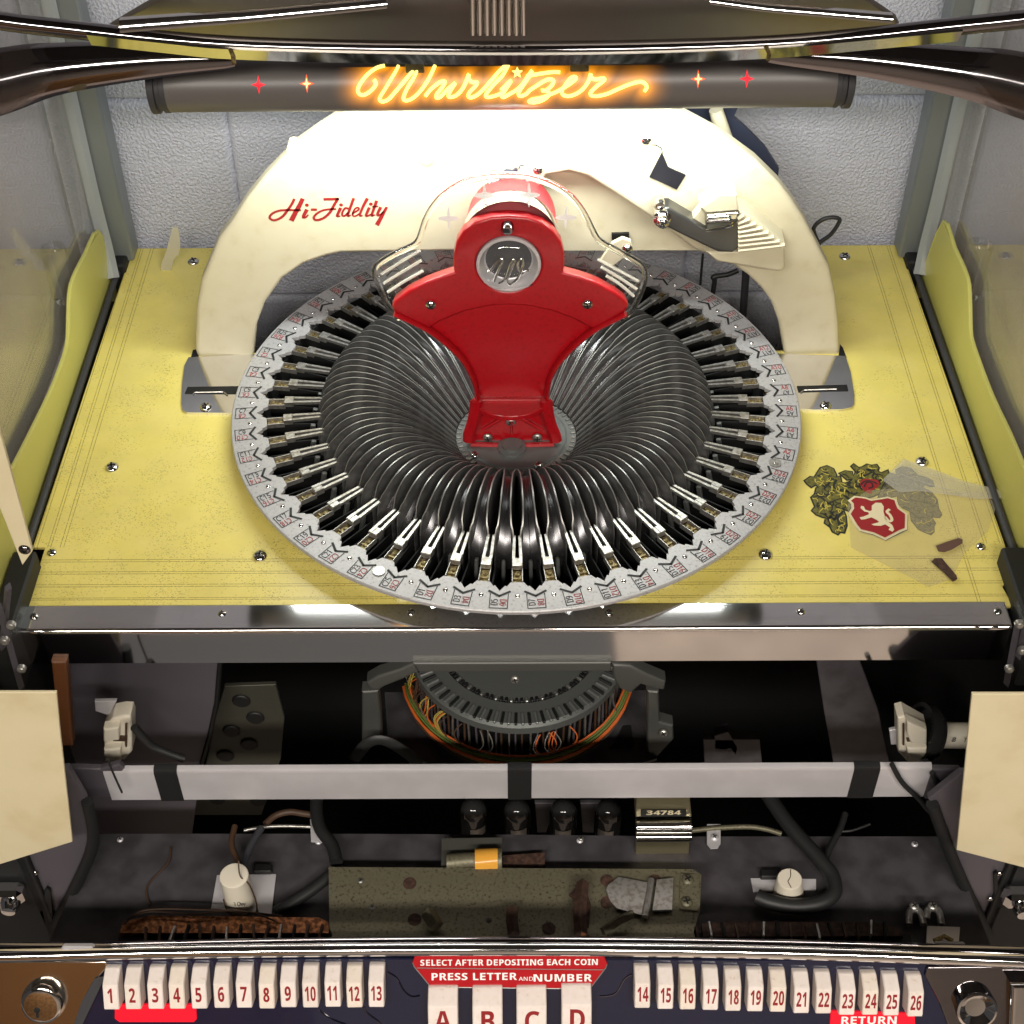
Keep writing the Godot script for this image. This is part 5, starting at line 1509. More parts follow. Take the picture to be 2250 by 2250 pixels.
func underside():
	var c = thing("cabinet_body", "dark inside of the jukebox cabinet below the yellow deck", "cabinet")
	for q in [["back_panel", Vector3(0.84, 0.6, 0.01), Vector3(0, -0.40, -0.45)], ["bottom_panel", Vector3(0.84, 0.01, 0.72), Vector3(0, -0.70, -0.09)], ["left_side_panel", Vector3(0.01, 0.68, 0.56), Vector3(-0.422, -0.36, -0.17)], ["right_side_panel", Vector3(0.01, 0.68, 0.56), Vector3(0.422, -0.36, -0.17)]]:
		var st := sf()
		add(st, box(q[1], 0.001))
		part(q[0], st, "soft_black", c, q[2])
	for s in [-1, 1]:
		var st := sf()
		add(st, box(Vector3(0.06, 0.5, 0.02), 0.002))
		part("front_cheek", st, "soft_black", c, Vector3(0.448 * s, -0.25, 0.10))
		st = sf()
		add(st, box(Vector3(0.02, 0.06, 0.10), 0.002))
		part("hinge_block", st, "black", c, Vector3(0.408 * s, -0.012, 0.0))
	var st := sf()
	add(st, prism([Vector2(-0.3937, -0.0858), Vector2(-0.2561, -0.0867), Vector2(-0.271, -0.1587), Vector2(-0.2848, -0.2087), Vector2(-0.3025, -0.265), Vector2(-0.3288, -0.3798), Vector2(-0.4564, -0.3788)], -0.004, 0.0, 0.001), at(0, 0, -0.03))
	var baf = part("baffle_plate", st, "mauve_grey", c)
	st = sf()
	add(st, tube([Vector3(-0.2596, -0.0965, -0.028), Vector3(-0.2712, -0.1561, -0.028), Vector3(-0.285, -0.206, -0.028), Vector3(-0.3007, -0.255, -0.028)], 0.0022, 6))
	part("plate_edge", st, "black", baf)
	st = sf()
	add(st, prism([Vector2(-0.3792, -0.0299), Vector2(-0.3667, -0.0299), Vector2(-0.385, -0.1419), Vector2(-0.3959, -0.1418)], -0.01, 0.0, 0.002), at(0, 0, 0.03))
	part("wood_edge", st, "wood", c)
	st = sf()
	add(st, prism([Vector2(0.2641, -0.1197), Vector2(0.3018, -0.12), Vector2(0.3333, -0.198), Vector2(0.3634, -0.2974), Vector2(0.3079, -0.297), Vector2(0.2826, -0.1976)], -0.004, 0.0, 0.001), at(0, 0, -0.05))
	part("brace_plate", st, "panel_grey", c)
	for q in [[Vector2(0.1767, -0.2549), Vector2(0.2313, -0.2553), Vector2(0.2381, -0.2954), Vector2(0.1815, -0.295)], [Vector2(0.1868, -0.2496), Vector2(0.1994, -0.2427), Vector2(0.2117, -0.2676), Vector2(0.2111, -0.2931), Vector2(0.1903, -0.2893)]]:
		st = sf()
		add(st, prism(q, -0.01, 0.0, 0.001), at(0, 0, -0.06))
		part("dim_box", st, "panel_grey", c)
	# amplifier plate with round holes
	var amp = thing("amplifier_plate", "dim grey green amplifier plate with round black holes in the dark left", "amplifier")
	st = sf()
	add(st, prism([Vector2(-0.2708, -0.1718), Vector2(-0.2234, -0.1696), Vector2(-0.2208, -0.2192), Vector2(-0.2312, -0.2827), Vector2(-0.2445, -0.3233), Vector2(-0.2616, -0.378), Vector2(-0.337, -0.3774), Vector2(-0.3054, -0.2908), Vector2(-0.2864, -0.2188)], -0.004, 0.0, 0.001), at(0, 0, -0.06))
	part("plate", st, mat("amp_green", Color(0.05, 0.049, 0.036), 0.5, 0.3), amp)
	for v in [Vector2(-0.2478, -0.2171), Vector2(-0.2729, -0.2372), Vector2(-0.2588, -0.258), Vector2(-0.2842, -0.2761), Vector2(-0.2578, -0.192), Vector2(-0.302, -0.3478), Vector2(-0.2617, -0.3511)]:
		st = sf()
		add(st, lathe([Vector2(0, 0.001), Vector2(0.0075, 0.001), Vector2(0.0085, 0), Vector2(0.0085, -0.001), Vector2(0, -0.001)], 20), Transform3D(Basis(Vector3.RIGHT, PI / 2), Vector3(v.x, v.y, -0.0585)), 30)
		part("hole", st, "black", amp)
	# polished cross bar with three black tapes
	var b = thing("cross_bar", "satin aluminium cross bar wrapped with three black tapes", "cross bar")
	var x0: float = -0.3432
	var x1: float = 0.3393
	var yt: float = -0.1088
	var yb: float = -0.1498
	st = sf()
	add(st, prism([Vector2(0.0745, yb), Vector2(0.08, yb), Vector2(0.08, yt - 0.004), Vector2(0.0788, yt - 0.0012), Vector2(0.076, yt), Vector2(0.0745, yt)], x0, x1), Transform3D(Basis(Vector3(0, 0, 1), Vector3(0, 1, 0), Vector3(1, 0, 0)), Vector3.ZERO), 40)
	part("bar", st, "aluminium", b)
	for q in [Vector2(-0.3025, -0.2826), Vector2(-0.0111, 0.0097), Vector2(0.2742, 0.2966)]:
		st = sf()
		add(st, prism([Vector2(0.0735, yb - 0.0008), Vector2(0.0808, yb - 0.0008), Vector2(0.0808, yt - 0.003), Vector2(0.0794, yt), Vector2(0.0765, yt + 0.0009), Vector2(0.0735, yt + 0.0009)], q.x + 0.001, q.y, 0.0), Transform3D(Basis(Vector3(0, 0, 1), Vector3(0, 1, 0), Vector3(1, 0, 0)), Vector3.ZERO), 40)
		part("tape_wrap", st, "soft_black", b)
	st = sf()
	add(st, prism([Vector2(-0.3739, -0.1062), Vector2(-0.3451, -0.1077), Vector2(-0.3282, -0.1016), Vector2(-0.3256, -0.1078), Vector2(-0.3345, -0.1475), Vector2(-0.3684, -0.1485), Vector2(-0.379, -0.1445)], -0.005, 0.0, 0.002), at(0, 0, 0.079))
	part("left_end_casting", st, "mauve_grey", b)
	st = sf()
	add(st, prism([Vector2(0.3262, -0.1125), Vector2(0.3633, -0.114), Vector2(0.372, -0.156), Vector2(0.342, -0.1557)], -0.005, 0.0, 0.002), at(0, 0, 0.079))
	part("right_end_casting", st, "mauve_grey", b)
	# lamp sockets
	for i in 2:
		var k = thing("lamp_socket", ["cream fluorescent lamp socket standing above the left end of the cross bar", "cream fluorescent lamp socket before a black ring at the right end of the cross bar"][i], "lamp socket", Vector3.ZERO, "lamp sockets above the cross bar")
		var o = [[Vector2(-0.3492, -0.1038), Vector2(-0.3398, -0.0919), Vector2(-0.3304, -0.0892), Vector2(-0.3243, -0.0897), Vector2(-0.3241, -0.0968), Vector2(-0.3317, -0.1382), Vector2(-0.3402, -0.1502), Vector2(-0.357, -0.1501), Vector2(-0.3535, -0.1257)], [Vector2(0.3162, -0.0965), Vector2(0.3214, -0.0941), Vector2(0.3436, -0.1115), Vector2(0.3528, -0.1595), Vector2(0.3365, -0.1594), Vector2(0.3251, -0.1441)]][i]
		st = sf()
		add(st, prism(o, -0.012, 0.004, 0.0025), at(0, 0, 0.035), 35)
		part("body", st, "ceramic", k)
		st = sf()
		add(st, prism([[Vector2(-0.3471, -0.0979), Vector2(-0.3336, -0.0956), Vector2(-0.3369, -0.1131), Vector2(-0.3504, -0.1147)], [Vector2(0.3218, -0.092), Vector2(0.3409, -0.105), Vector2(0.3443, -0.1228), Vector2(0.3308, -0.1227), Vector2(0.3249, -0.1093)]][i], -0.003, 0.006, 0.002), at(0, 0, 0.04), 35)
		part("upper_jaw", st, "ceramic", k)
		st = sf()
		add(st, prism([[Vector2(-0.3522, -0.126), Vector2(-0.3375, -0.1241), Vector2(-0.341, -0.1427), Vector2(-0.3552, -0.1426)], [Vector2(0.3285, -0.1288), Vector2(0.3455, -0.1289), Vector2(0.3498, -0.1514), Vector2(0.3342, -0.1518)]][i], -0.003, 0.006, 0.002), at(0, 0, 0.04), 35)
		part("lower_jaw", st, "ceramic", k)
		st = sf()
		add(st, prism([[Vector2(-0.3429, -0.1147), Vector2(-0.3313, -0.1148), Vector2(-0.3323, -0.1202), Vector2(-0.3438, -0.1196)], [Vector2(0.3279, -0.1224), Vector2(0.3355, -0.1215), Vector2(0.3365, -0.1249), Vector2(0.3287, -0.1253)]][i], -0.003, 0.0), at(0, 0, 0.0415))
		add(st, tube([[Vector3(-0.3283, -0.0956, 0.0415), Vector3(-0.3342, -0.1271, 0.0415)], [Vector3(0.3212, -0.1001, 0.0415), Vector3(0.3265, -0.1293, 0.0415)]][i], 0.0009, 5))
		part("pin_slot", st, "wire_brown", k)
		st = sf()
		add(st, prism([[Vector2(-0.3549, -0.083), Vector2(-0.3364, -0.0824), Vector2(-0.3458, -0.1008), Vector2(-0.3488, -0.1008), Vector2(-0.3568, -0.096)], [Vector2(0.3166, -0.1273), Vector2(0.3237, -0.1248), Vector2(0.3277, -0.1472), Vector2(0.3216, -0.1472)]][i], -0.003, 0.0, 0.0005), at(0, 0, 0.028))
		part("bracket", st, "aluminium", k)
	st = sf()
	add(st, lathe([Vector2(0.0225, -0.005), Vector2(0.0265, -0.005), Vector2(0.0275, 0), Vector2(0.0265, 0.005), Vector2(0.0225, 0.005), Vector2(0.0225, -0.005)], 32), Transform3D(Basis(Vector3.BACK, PI / 2 - 0.35) , Vector3(0.3489, -0.1416, 0.02)), 40)
	add(st, lathe([Vector2(0, -0.012), Vector2(0.022, -0.012), Vector2(0.022, 0.002), Vector2(0, 0.002)], 28), Transform3D(Basis(Vector3.BACK, PI / 2 - 0.35), Vector3(0.3491, -0.1443, 0.018)), 40)
	solo("socket_ring", st, "tube_glass", "glossy black round holder behind the right lamp socket", "lamp holder")
	st = sf()
	add(st, tube([Vector3(0.3671, -0.1574, 0.01), Vector3(0.4203, -0.159, 0.01)], 0.0118, 20), Transform3D(), 50)
	var ft = solo("fluorescent_tube", st, "ceramic", "unlit white fluorescent tube end beside the right black holder", "fluorescent tube")
	for i in 2:
		st = sf()
		letters(st, ["8", "T"][i], 0.006, Transform3D(Basis(), [Vector3(0.3772, -0.1478, 0.0225), Vector3(0.3873, -0.1486, 0.0225)][i]), 0.9, false)
		part("print", st, "rubber", ft)
	# cream flaps at both sides
	for i in 2:
		st = sf()
		add(st, prism([[Vector2(-0.3948, 0.055), Vector2(-0.3346, 0.0546), Vector2(-0.3412, 0.0131), Vector2(-0.3631, -0.1363), Vector2(-0.4555, -0.1813)], [Vector2(0.3268, 0.0485), Vector2(0.3875, 0.0481), Vector2(0.4485, -0.1933), Vector2(0.3573, -0.1537), Vector2(0.3479, -0.0907)]][i], -0.0022, 0.0, 0.0006), at(0, 0, 0.13))
		solo("cream_flap", st, "ivory", ["plain cream metal flap at the left edge below the deck rail", "plain cream metal flap at the right edge below the deck rail"][i], "flap", "cream metal flaps")
	# scissor stays beside the rail
	for i in 2:
		var a = thing("scissor_stay", ["dark metal folding stay with pivots left of the chrome rail", "dark metal folding stay with pivots right of the chrome rail"][i], "stay", Vector3.ZERO, "folding stays")
		for q in [[[Vector3(-0.3896, 0.0689, 0.06), Vector3(-0.3949, -0.0236, 0.06)], [Vector3(0.378, 0.045, 0.06), Vector3(0.3856, -0.0244, 0.06)]], [[Vector3(-0.3824, 0.0806, 0.05), Vector3(-0.4029, 0.0132, 0.05)], [Vector3(0.3882, 0.0503, 0.05), Vector3(0.3924, -0.003, 0.05)]]]:
			st = sf()
			add(st, tube(q[i], 0.0052, 4, 0.5), Transform3D())
			part("flat_bar", st, "mauve_grey", a)
		for v in [[Vector3(-0.3915, 0.038, 0.066), Vector3(-0.3825, 0.0557, 0.066), Vector3(-0.3865, 0.0047, 0.066)], [Vector3(0.3763, 0.0518, 0.066), Vector3(0.3808, -0.0004, 0.066), Vector3(0.3856, 0.0213, 0.066)]][i]:
			st = sf()
			add(st, lathe([Vector2(0, -0.002), Vector2(0.0036, -0.002), Vector2(0.0036, 0.001), Vector2(0.0026, 0.0022), Vector2(0, 0.0026)], 14), Transform3D(Basis(Vector3.RIGHT, PI / 2), v), 40)
			part("pivot", st, "tin", a)
	# front side brackets
	for i in 2:
		var a = thing("side_bracket", ["dark grey side bracket with a tall slot at the lower left", "dark grey side bracket with a slanting channel at the lower right"][i], "bracket", Vector3.ZERO, "side brackets beside the shelf")
		st = sf()
		add(st, prism([[Vector2(-0.4353, -0.0774), Vector2(-0.3581, -0.0719), Vector2(-0.3527, -0.1127), Vector2(-0.3584, -0.1743), Vector2(-0.3678, -0.2019), Vector2(-0.4183, -0.313), Vector2(-0.4322, -0.3615), Vector2(-0.5081, -0.3608)], [Vector2(0.3324, -0.1178), Vector2(0.3511, -0.083), Vector2(0.4275, -0.0836), Vector2(0.4997, -0.3693), Vector2(0.4444, -0.3689), Vector2(0.4243, -0.32), Vector2(0.3639, -0.2005)]][i], -0.006, 0.0, 0.0015), at(0, 0, 0.105))
		part("plate", st, "mauve_grey", a)
		st = sf()
		add(st, tube(curve([[Vector3(-0.3506, -0.1122, 0.108), Vector3(-0.3573, -0.1698, 0.108), Vector3(-0.3837, -0.2326, 0.108), Vector3(-0.4173, -0.3, 0.108)], [Vector3(0.3351, -0.1198, 0.108), Vector3(0.3662, -0.1959, 0.108), Vector3(0.3954, -0.2609, 0.108), Vector3(0.4259, -0.3227, 0.108)]][i], 4), 0.0052, 8), Transform3D(), 50)
		part("channel", st, "soft_black", a)
		st = sf()
		add(st, prism([[Vector2(-0.4149, -0.2455), Vector2(-0.4117, -0.2397), Vector2(-0.4095, -0.2441), Vector2(-0.4202, -0.3079), Vector2(-0.4234, -0.3189), Vector2(-0.4283, -0.3204), Vector2(-0.4263, -0.3)], [Vector2(0.4085, -0.2245), Vector2(0.4105, -0.2209), Vector2(0.4287, -0.2838), Vector2(0.4323, -0.307), Vector2(0.4286, -0.3054)]][i], -0.002, 0.001, 0.0004), at(0, 0, 0.108))
		part("slot", st, "black", a)
		screws(a, "bracket_screw", [[Vector3(-0.4364, -0.2144, 0.107), Vector3(-0.4177, -0.2181, 0.107), Vector3(-0.4367, -0.3181, 0.107), Vector3(-0.4304, -0.3174, 0.107)], [Vector3(0.4142, -0.2261, 0.107), Vector3(0.4153, -0.2664, 0.107)]][i], 0.003, "chrome", Vector3(90, 0, 0))
		st = sf()
		add(st, box(Vector3(0.03, 0.02, 0.016), 0.004), at([-0.4398, -0.2287, 0.12][0] if false else 0.0, 0, 0))
		var lt = part("latch", st, "chrome", a, [Vector3(-0.4418, -0.2319, 0.118), Vector3(0.434, -0.2448, 0.118)][i])
		st = sf()
		add(st, lathe([Vector2(0, -0.006), Vector2(0.0085, -0.006), Vector2(0.0085, 0.004), Vector2(0.006, 0.009), Vector2(0, 0.0095)], 18), Transform3D(Basis(Vector3.RIGHT, PI / 2), Vector3(0.004 * (1 - i), -0.003, 0.008)), 40)
		part("latch_knob", st, "chrome", lt)


# ---------------------------------------------------------------- selector under the carousel

func selector():
	var s = thing("selector_unit", "grey toothed selector disc wrapped in coloured wires under the deck", "selector", Vector3(0, -0.14, -0.088))
	var st := sf()
	add(st, lathe([Vector2(0, 0), Vector2(0.068, 0), Vector2(0.0685, -0.003), Vector2(0.074, -0.003), Vector2(0.0745, 0), Vector2(0.097, 0), Vector2(0.1, -0.003), Vector2(0.1, -0.011), Vector2(0.096, -0.012), Vector2(0, -0.012)], 72), Transform3D(), 30)
	part("disc", st, mat("disc_grey", Color(0.10, 0.106, 0.10), 0.5, 0.3), s)
	st = sf()
	add(st, lathe([Vector2(0.086, -0.012), Vector2(0.086, -0.055), Vector2(0, -0.055), Vector2(0, -0.012), Vector2(0.086, -0.012)], 48), Transform3D(), 30)
	part("core", st, "black", s)
	var tooth := sf()
	add(tooth, box(Vector3(0.013, 0.003, 0.0024), 0.0006))
	var tm := tooth.commit()
	var inn := sf()
	add(inn, box(Vector3(0.005, 0.0036, 0.0026), 0.0006))
	var im := inn.commit()
	var bl := sf()
	add(bl, box(Vector3(0.0022, 0.040, 0.0016), 0.0004))
	var bm := bl.commit()
	var put := func(called, mesh, m, a, r, y):
		var o := MeshInstance3D.new()
		o.name = called
		o.mesh = mesh
		o.material_override = M[m]
		s.add_child(o, true)
		o.position = Vector3(cos(a) * r, y, sin(a) * r)
		o.rotation.y = -a
		return o
	for i in 46:
		var a := deg_to_rad(8 + 164.0 * i / 45)
		put.call("rim_tooth", tm, "black" if i % 2 else "hub", a, 0.0925, 0.0006)
		put.call("inner_tooth", im, "rim" if i % 3 == 0 else "black", a, 0.0712, -0.0006)
		var o = put.call("contact_blade", bm, ["tin", "wire_brown", "mauve_grey"][i % 3], a + rng.randf_range(-0.01, 0.01), 0.0955, -0.034)
		o.rotation.z = rng.randf_range(-0.06, 0.06)
	# wires bundled round the foot of the blades
	for i in 22:
		var p := []
		var rr := 0.103 + 0.0016 * (i % 4) + rng.randf_range(-0.001, 0.001)
		var yy := -0.040 - 0.0026 * (i / 4) + rng.randf_range(-0.001, 0.001)
		for k in 26:
			var a := deg_to_rad(2 + 168.0 * k / 25)
			var wob := rng.randf_range(-0.0006, 0.0006)
			p.append(Vector3(cos(a) * (rr + wob), yy + wob + 0.028 * pow(maxf(0, (60 - rad_to_deg(a)) / 60), 2), sin(a) * (rr + wob)))
		st = sf()
		add(st, tube(p, 0.0011, 5), Transform3D(), 60)
		part("bundled_wire", st, ["wire_orange", "wire_green", "wire_yellow", "wire_green", "wire_orange", "wire_brown", "wire_yellow"][i % 7], s)
	for i in 34:
		var a := deg_to_rad(rng.randf_range(6, 174) if i % 2 else rng.randf_range(120, 174))
		var p := []
		for k in 7:
			var b := a + 0.05 * sin(k * 0.8) * (1 if i % 3 else -1)
			var r := 0.099 + 0.006 * sin(PI * k / 6.0) + rng.randf_range(0, 0.001)
			p.append(Vector3(cos(b) * r, -0.014 - 0.034 * k / 6.0, sin(b) * r))
		st = sf()
		add(st, tube(curve(p, 2), 0.00065, 4), Transform3D(), 60)
		part("loose_wire", st, ["wire_yellow", "wire_orange", "wire_brown", "tin"][i % 4], s)
	# frame
	var f = thing("selector_cradle", "cast grey cradle with arms and legs holding the selector disc", "cradle")
	st = sf()
	add(st, prism([Vector2(-0.0867, -0.0334), Vector2(0.0744, -0.0335), Vector2(0.0749, -0.0451), Vector2(-0.0823, -0.0451)], -0.02, 0.0, 0.002), at(0, 0, 0.03))
	part("top_beam", st, "frame_dark", f)
	for i in 2:
		st = sf()
		add(st, prism([[Vector2(-0.1261, -0.0608), Vector2(-0.1156, -0.0519), Vector2(-0.0987, -0.0443), Vector2(-0.0853, -0.0363), Vector2(-0.0825, -0.0475), Vector2(-0.0962, -0.0571), Vector2(-0.1116, -0.0661), Vector2(-0.1169, -0.0713), Vector2(-0.1243, -0.0705)], [Vector2(0.0752, -0.0384), Vector2(0.0908, -0.0405), Vector2(0.1045, -0.0508), Vector2(0.1208, -0.0612), Vector2(0.1204, -0.0721), Vector2(0.1124, -0.071), Vector2(0.1004, -0.0649), Vector2(0.0927, -0.0767), Vector2(0.0824, -0.07), Vector2(0.0768, -0.0557)]][i], -0.012, 0.0, 0.003), at(0, 0, 0.028), 30)
		part("arm", st, "frame_dark", f)
		st = sf()
		add(st, prism([[Vector2(-0.1356, -0.1071), Vector2(-0.1209, -0.1058), Vector2(-0.1212, -0.1432), Vector2(-0.1222, -0.1749), Vector2(-0.1408, -0.1777)], [Vector2(0.1098, -0.1074), Vector2(0.1203, -0.1088), Vector2(0.1239, -0.1506), Vector2(0.1361, -0.1564), Vector2(0.1381, -0.1767), Vector2(0.1247, -0.2033), Vector2(0.1153, -0.1987)]][i], -0.012, 0.0, 0.003), at(0, 0, 0.0), 30)
		part("leg", st, "frame_dark", f)
	st = sf()
	add(st, prism([Vector2(-0.1261, -0.0751), Vector2(-0.1202, -0.0224), Vector2(-0.0946, -0.002), Vector2(-0.0723, 0.0146), Vector2(0.0892, 0.0155), Vector2(0.1243, 0.0024), Vector2(0.1221, -0.057), Vector2(0.1206, -0.0761)], 0.0, 0.004, 0.001), at(0, -0.2, 0) * flat_up(), 30)
	part("base_plate", st, "panel_grey", f)
	st = sf()
	add(st, prism([Vector2(0.0852, -0.0112), Vector2(0.0956, -0.0339), Vector2(0.103, -0.0343), Vector2(0.1042, -0.0088), Vector2(0.1014, -0.0077), Vector2(0.0815, -0.0085)], -0.0012, -0.0006), at(0, -0.2, 0) * flat_up(), 30)
	part("opening", st, "black", f)
	screws(f, "frame_bolt", [Vector3(0.1274, -0.1616, 0.003), Vector3(-0.0038, -0.0868, 0.003)], 0.004, "tin", Vector3(70, 0, 0))
	st = sf()
	add(st, tube(curve([Vector3(-0.1453, -0.1743, 0.02), Vector3(-0.1313, -0.1512, 0.02), Vector3(-0.1172, -0.1485, 0.02), Vector3(-0.1023, -0.163, 0.02), Vector3(-0.0891, -0.1806, 0.02)], 4), 0.006, 8, 0.6), Transform3D(), 60)
	solo("black_cable", st, "wire_black", "thick black cable bent behind the cross bar left of the selector", "cable")


# ---------------------------------------------------------------- the shelf and what stands on it

func shelf_parts():
	var sh = thing("lower_shelf", "dark grey sheet metal shelf behind the numbered keys", "shelf")
	var st := sf()
	add(st, prism([Vector2(-0.3811, 0.0498), Vector2(-0.1646, 0.0509), Vector2(-0.0068, 0.0526), Vector2(0.1505, 0.0554), Vector2(0.384, 0.0565), Vector2(0.3991, 0.1782), Vector2(-0.403, 0.1745)], 0.0, 0.003, 0.001), at(0, -0.245, 0) * flat_up(), 30)
	part("sheet", st, "panel_grey", sh)
	screws(sh, "shelf_screw", [Vector3(-0.3586, -0.245, 0.0561), Vector3(-0.0628, -0.245, 0.0576), Vector3(0.0539, -0.245, 0.0592), Vector3(0.353, -0.245, 0.0645), Vector3(-0.1802, -0.245, 0.0594)], 0.003, "aluminium")
	# valves behind the bar
	var i := 0
	for v in [Vector3(-0.0442, -0.3136, -0.02), Vector3(-0.0024, -0.3155, -0.02), Vector3(0.0429, -0.3166, -0.02), Vector3(0.0866, -0.3177, -0.02)]:
		var t = thing("valve", ["black glass amplifier valve, leftmost of the four under the bar", "black glass valve with a silvered tip under the middle tape", "black glass valve standing right of the middle tape", "black glass valve next to the serial number plate"][i], "valve", v, "glass valves under the cross bar")
		st = sf()
		add(st, lathe([Vector2(0, -0.06), Vector2(0.0125, -0.06), Vector2(0.0135, -0.03), Vector2(0.0135, 0.0), Vector2(0.011, 0.008), Vector2(0.006, 0.012), Vector2(0.002, 0.0135), Vector2(0, 0.0135)], 24), Transform3D(), 50)
		part("bulb", st, "tube_glass", t)
		st = sf()
		add(st, lathe([Vector2(0.0137, -0.024), Vector2(0.0138, -0.012), Vector2(0.0137, -0.014)], 20, 0.6 + i * 0.2, 1.8 + i * 0.2), Transform3D(), 50, false)
		part("getter_flash", st, "tin", t)
		i += 1
	for k in 2:
		st = sf()
		add(st, prism([[Vector2(0.0156, -0.33), Vector2(0.038, -0.3302), Vector2(0.0274, -0.3814), Vector2(0.0183, -0.3814)], [Vector2(0.0604, -0.3303), Vector2(0.0805, -0.3305), Vector2(0.0779, -0.3818), Vector2(0.0642, -0.3817)]][k], -0.004, 0.0, 0.001), at(0, 0, -0.04))
		solo("chassis_fin", st, "panel_grey", ["grey chassis strip between the second and third black valves", "grey chassis strip between the third and fourth black valves"][k], "metal strip", "strips between the valves")
	# serial counter
	var n = thing("number_plate", "chrome holder with the stamped number 34784 right of the valves", "number plate")
	st = sf()
	add(st, prism([Vector2(0.1004, -0.1731), Vector2(0.1464, -0.1734), Vector2(0.1511, -0.2076), Vector2(0.1015, -0.2072)], -0.02, 0.0, 0.001), at(0, 0, 0.06))
	part("plate", st, "gold_plate", n)
	st = sf()
	add(st, prism([Vector2(0.1056, -0.1955), Vector2(0.1453, -0.1951), Vector2(0.1461, -0.2055), Vector2(0.1062, -0.2058)], 0.0, 0.0004), at(0, 0, 0.0605))
	part("window", st, "black", n)
	st = sf()
	letters(st, "34784", 0.0064, Transform3D(Basis(), Vector3(0.1257, -0.1994, 0.0612)), 1.25, true)
	part("digits", st, "ivory", n)
	st = sf()
	add(st, tube([Vector3(0.1028, -0.2183, 0.062), Vector3(0.151, -0.2186, 0.062)], 0.0078, 20), Transform3D(), 50)
	add(st, tube([Vector3(0.1026, -0.2225, 0.07), Vector3(0.1507, -0.2229, 0.07)], 0.0050, 20), Transform3D(), 50)
	part("chrome_roll", st, "chrome", n)
	st = sf()
	add(st, prism([Vector2(0.1023, -0.2208), Vector2(0.1495, -0.2212), Vector2(0.1516, -0.2676), Vector2(0.1032, -0.2665)], -0.006, 0.0, 0.001), at(0, 0, 0.073))
	part("lower_plate", st, "gold_plate", n)
	# old steel plate across the middle
	var p = thing("steel_plate", "stained old steel plate on the shelf with clips and holes", "steel plate")
	st = sf()
	add(st, prism([Vector2(-0.1663, 0.0974), Vector2(0.1497, 0.1012), Vector2(0.1567, 0.1067), Vector2(0.1522, 0.1412), Vector2(0.145, 0.1609), Vector2(0.1463, 0.1718), Vector2(-0.1531, 0.1704), Vector2(-0.1604, 0.1569)], 0.0, 0.018, 0.0), at(0, -0.226, 0) * flat_up(), 30)
	part("plate", st, "old_steel", p)
	for v in [Vector2(-0.095, 0.1141), Vector2(-0.0892, 0.1489), Vector2(0.0748, 0.112), Vector2(0.0738, 0.1335), Vector2(0.1237, 0.1162), Vector2(0.1162, 0.1122), Vector2(0.0238, 0.1579)]:
		st = sf()
		add(st, lathe([Vector2(0, 0), Vector2(0.0058, 0), Vector2(0.0058, 0.0006), Vector2(0, 0.0006)], 14), at(v.x, -0.226, v.y))
		part("hole", st, "rust", p)
	screws(p, "plate_rivet", [Vector3(-0.1374, -0.226, 0.1114), Vector3(-0.1258, -0.226, 0.1371), Vector3(-0.0267, -0.226, 0.1496), Vector3(0.1419, -0.226, 0.1338), Vector3(0.0539, -0.226, 0.0695)], 0.0026, "rim")
	st = sf()
	add(st, prism([Vector2(0.0734, 0.1233), Vector2(0.0757, 0.1184), Vector2(0.085, 0.111), Vector2(0.1096, 0.1167), Vector2(0.1019, 0.1478), Vector2(0.0817, 0.1413), Vector2(0.0761, 0.134)], 0.0, 0.003, 0.0), at(0, -0.222, 0) * flat_up(), 30)
	add(st, tube([Vector3(0.1126, -0.221, 0.1143), Vector3(0.1094, -0.221, 0.1309), Vector3(0.105, -0.221, 0.1503)], 0.003, 8))
	add(st, prism([Vector2(0.1174, 0.1144), Vector2(0.1317, 0.1127), Vector2(0.128, 0.1434), Vector2(0.1116, 0.1439)], 0.0, 0.003, 0.0), at(0, -0.221, 0) * flat_up(), 30)
	part("bright_clip", st, "tin", p)
	st = sf()
	add(st, prism([Vector2(0.1386, 0.1067), Vector2(0.1544, 0.1077), Vector2(0.1523, 0.1389), Vector2(0.1494, 0.1427), Vector2(0.1349, 0.1407)], 0.0, 0.002, 0.0), at(0, -0.224, 0) * flat_up(), 30)
	part("end_strip", st, "old_steel", p)
	screws(p, "strip_rivet", [Vector3(0.1441, -0.224, 0.1132), Vector3(0.1413, -0.224, 0.135)], 0.0052, "old_steel")
	for q in [[[Vector3(-0.0056, -0.214, 0.1703), Vector3(-0.0072, -0.214, 0.1573), Vector3(-0.0067, -0.214, 0.146)], 0.0062, "rust"], [[Vector3(0.0498, -0.212, 0.1717), Vector3(0.0495, -0.212, 0.1569), Vector3(0.0506, -0.212, 0.1399), Vector3(0.0533, -0.212, 0.1226)], 0.0068, "rust"], [[Vector3(0.0501, -0.212, 0.1717), Vector3(0.0502, -0.212, 0.1639)], 0.0058, "copper"], [[Vector3(0.0684, -0.216, 0.1667), Vector3(0.0822, -0.216, 0.1565), Vector3(0.0944, -0.216, 0.15)], 0.005, "old_steel"], [[Vector3(-0.0779, -0.218, 0.1471), Vector3(-0.0699, -0.218, 0.1602)], 0.008, "old_steel"]]:
		st = sf()
		add(st, tube(q[0], q[1], 4, 0.8), Transform3D())
		part("lever", st, q[2], p)
	st = sf()
	add(st, prism([Vector2(0.0414, 0.1292), Vector2(0.0494, 0.1196), Vector2(0.0553, 0.1215), Vector2(0.0597, 0.1389), Vector2(0.0572, 0.1597), Vector2(0.0538, 0.1597), Vector2(0.0529, 0.1389)], 0.0, 0.002, 0.0), at(0, -0.22, 0) * flat_up())
	part("lever_flag", st, "rust", p)
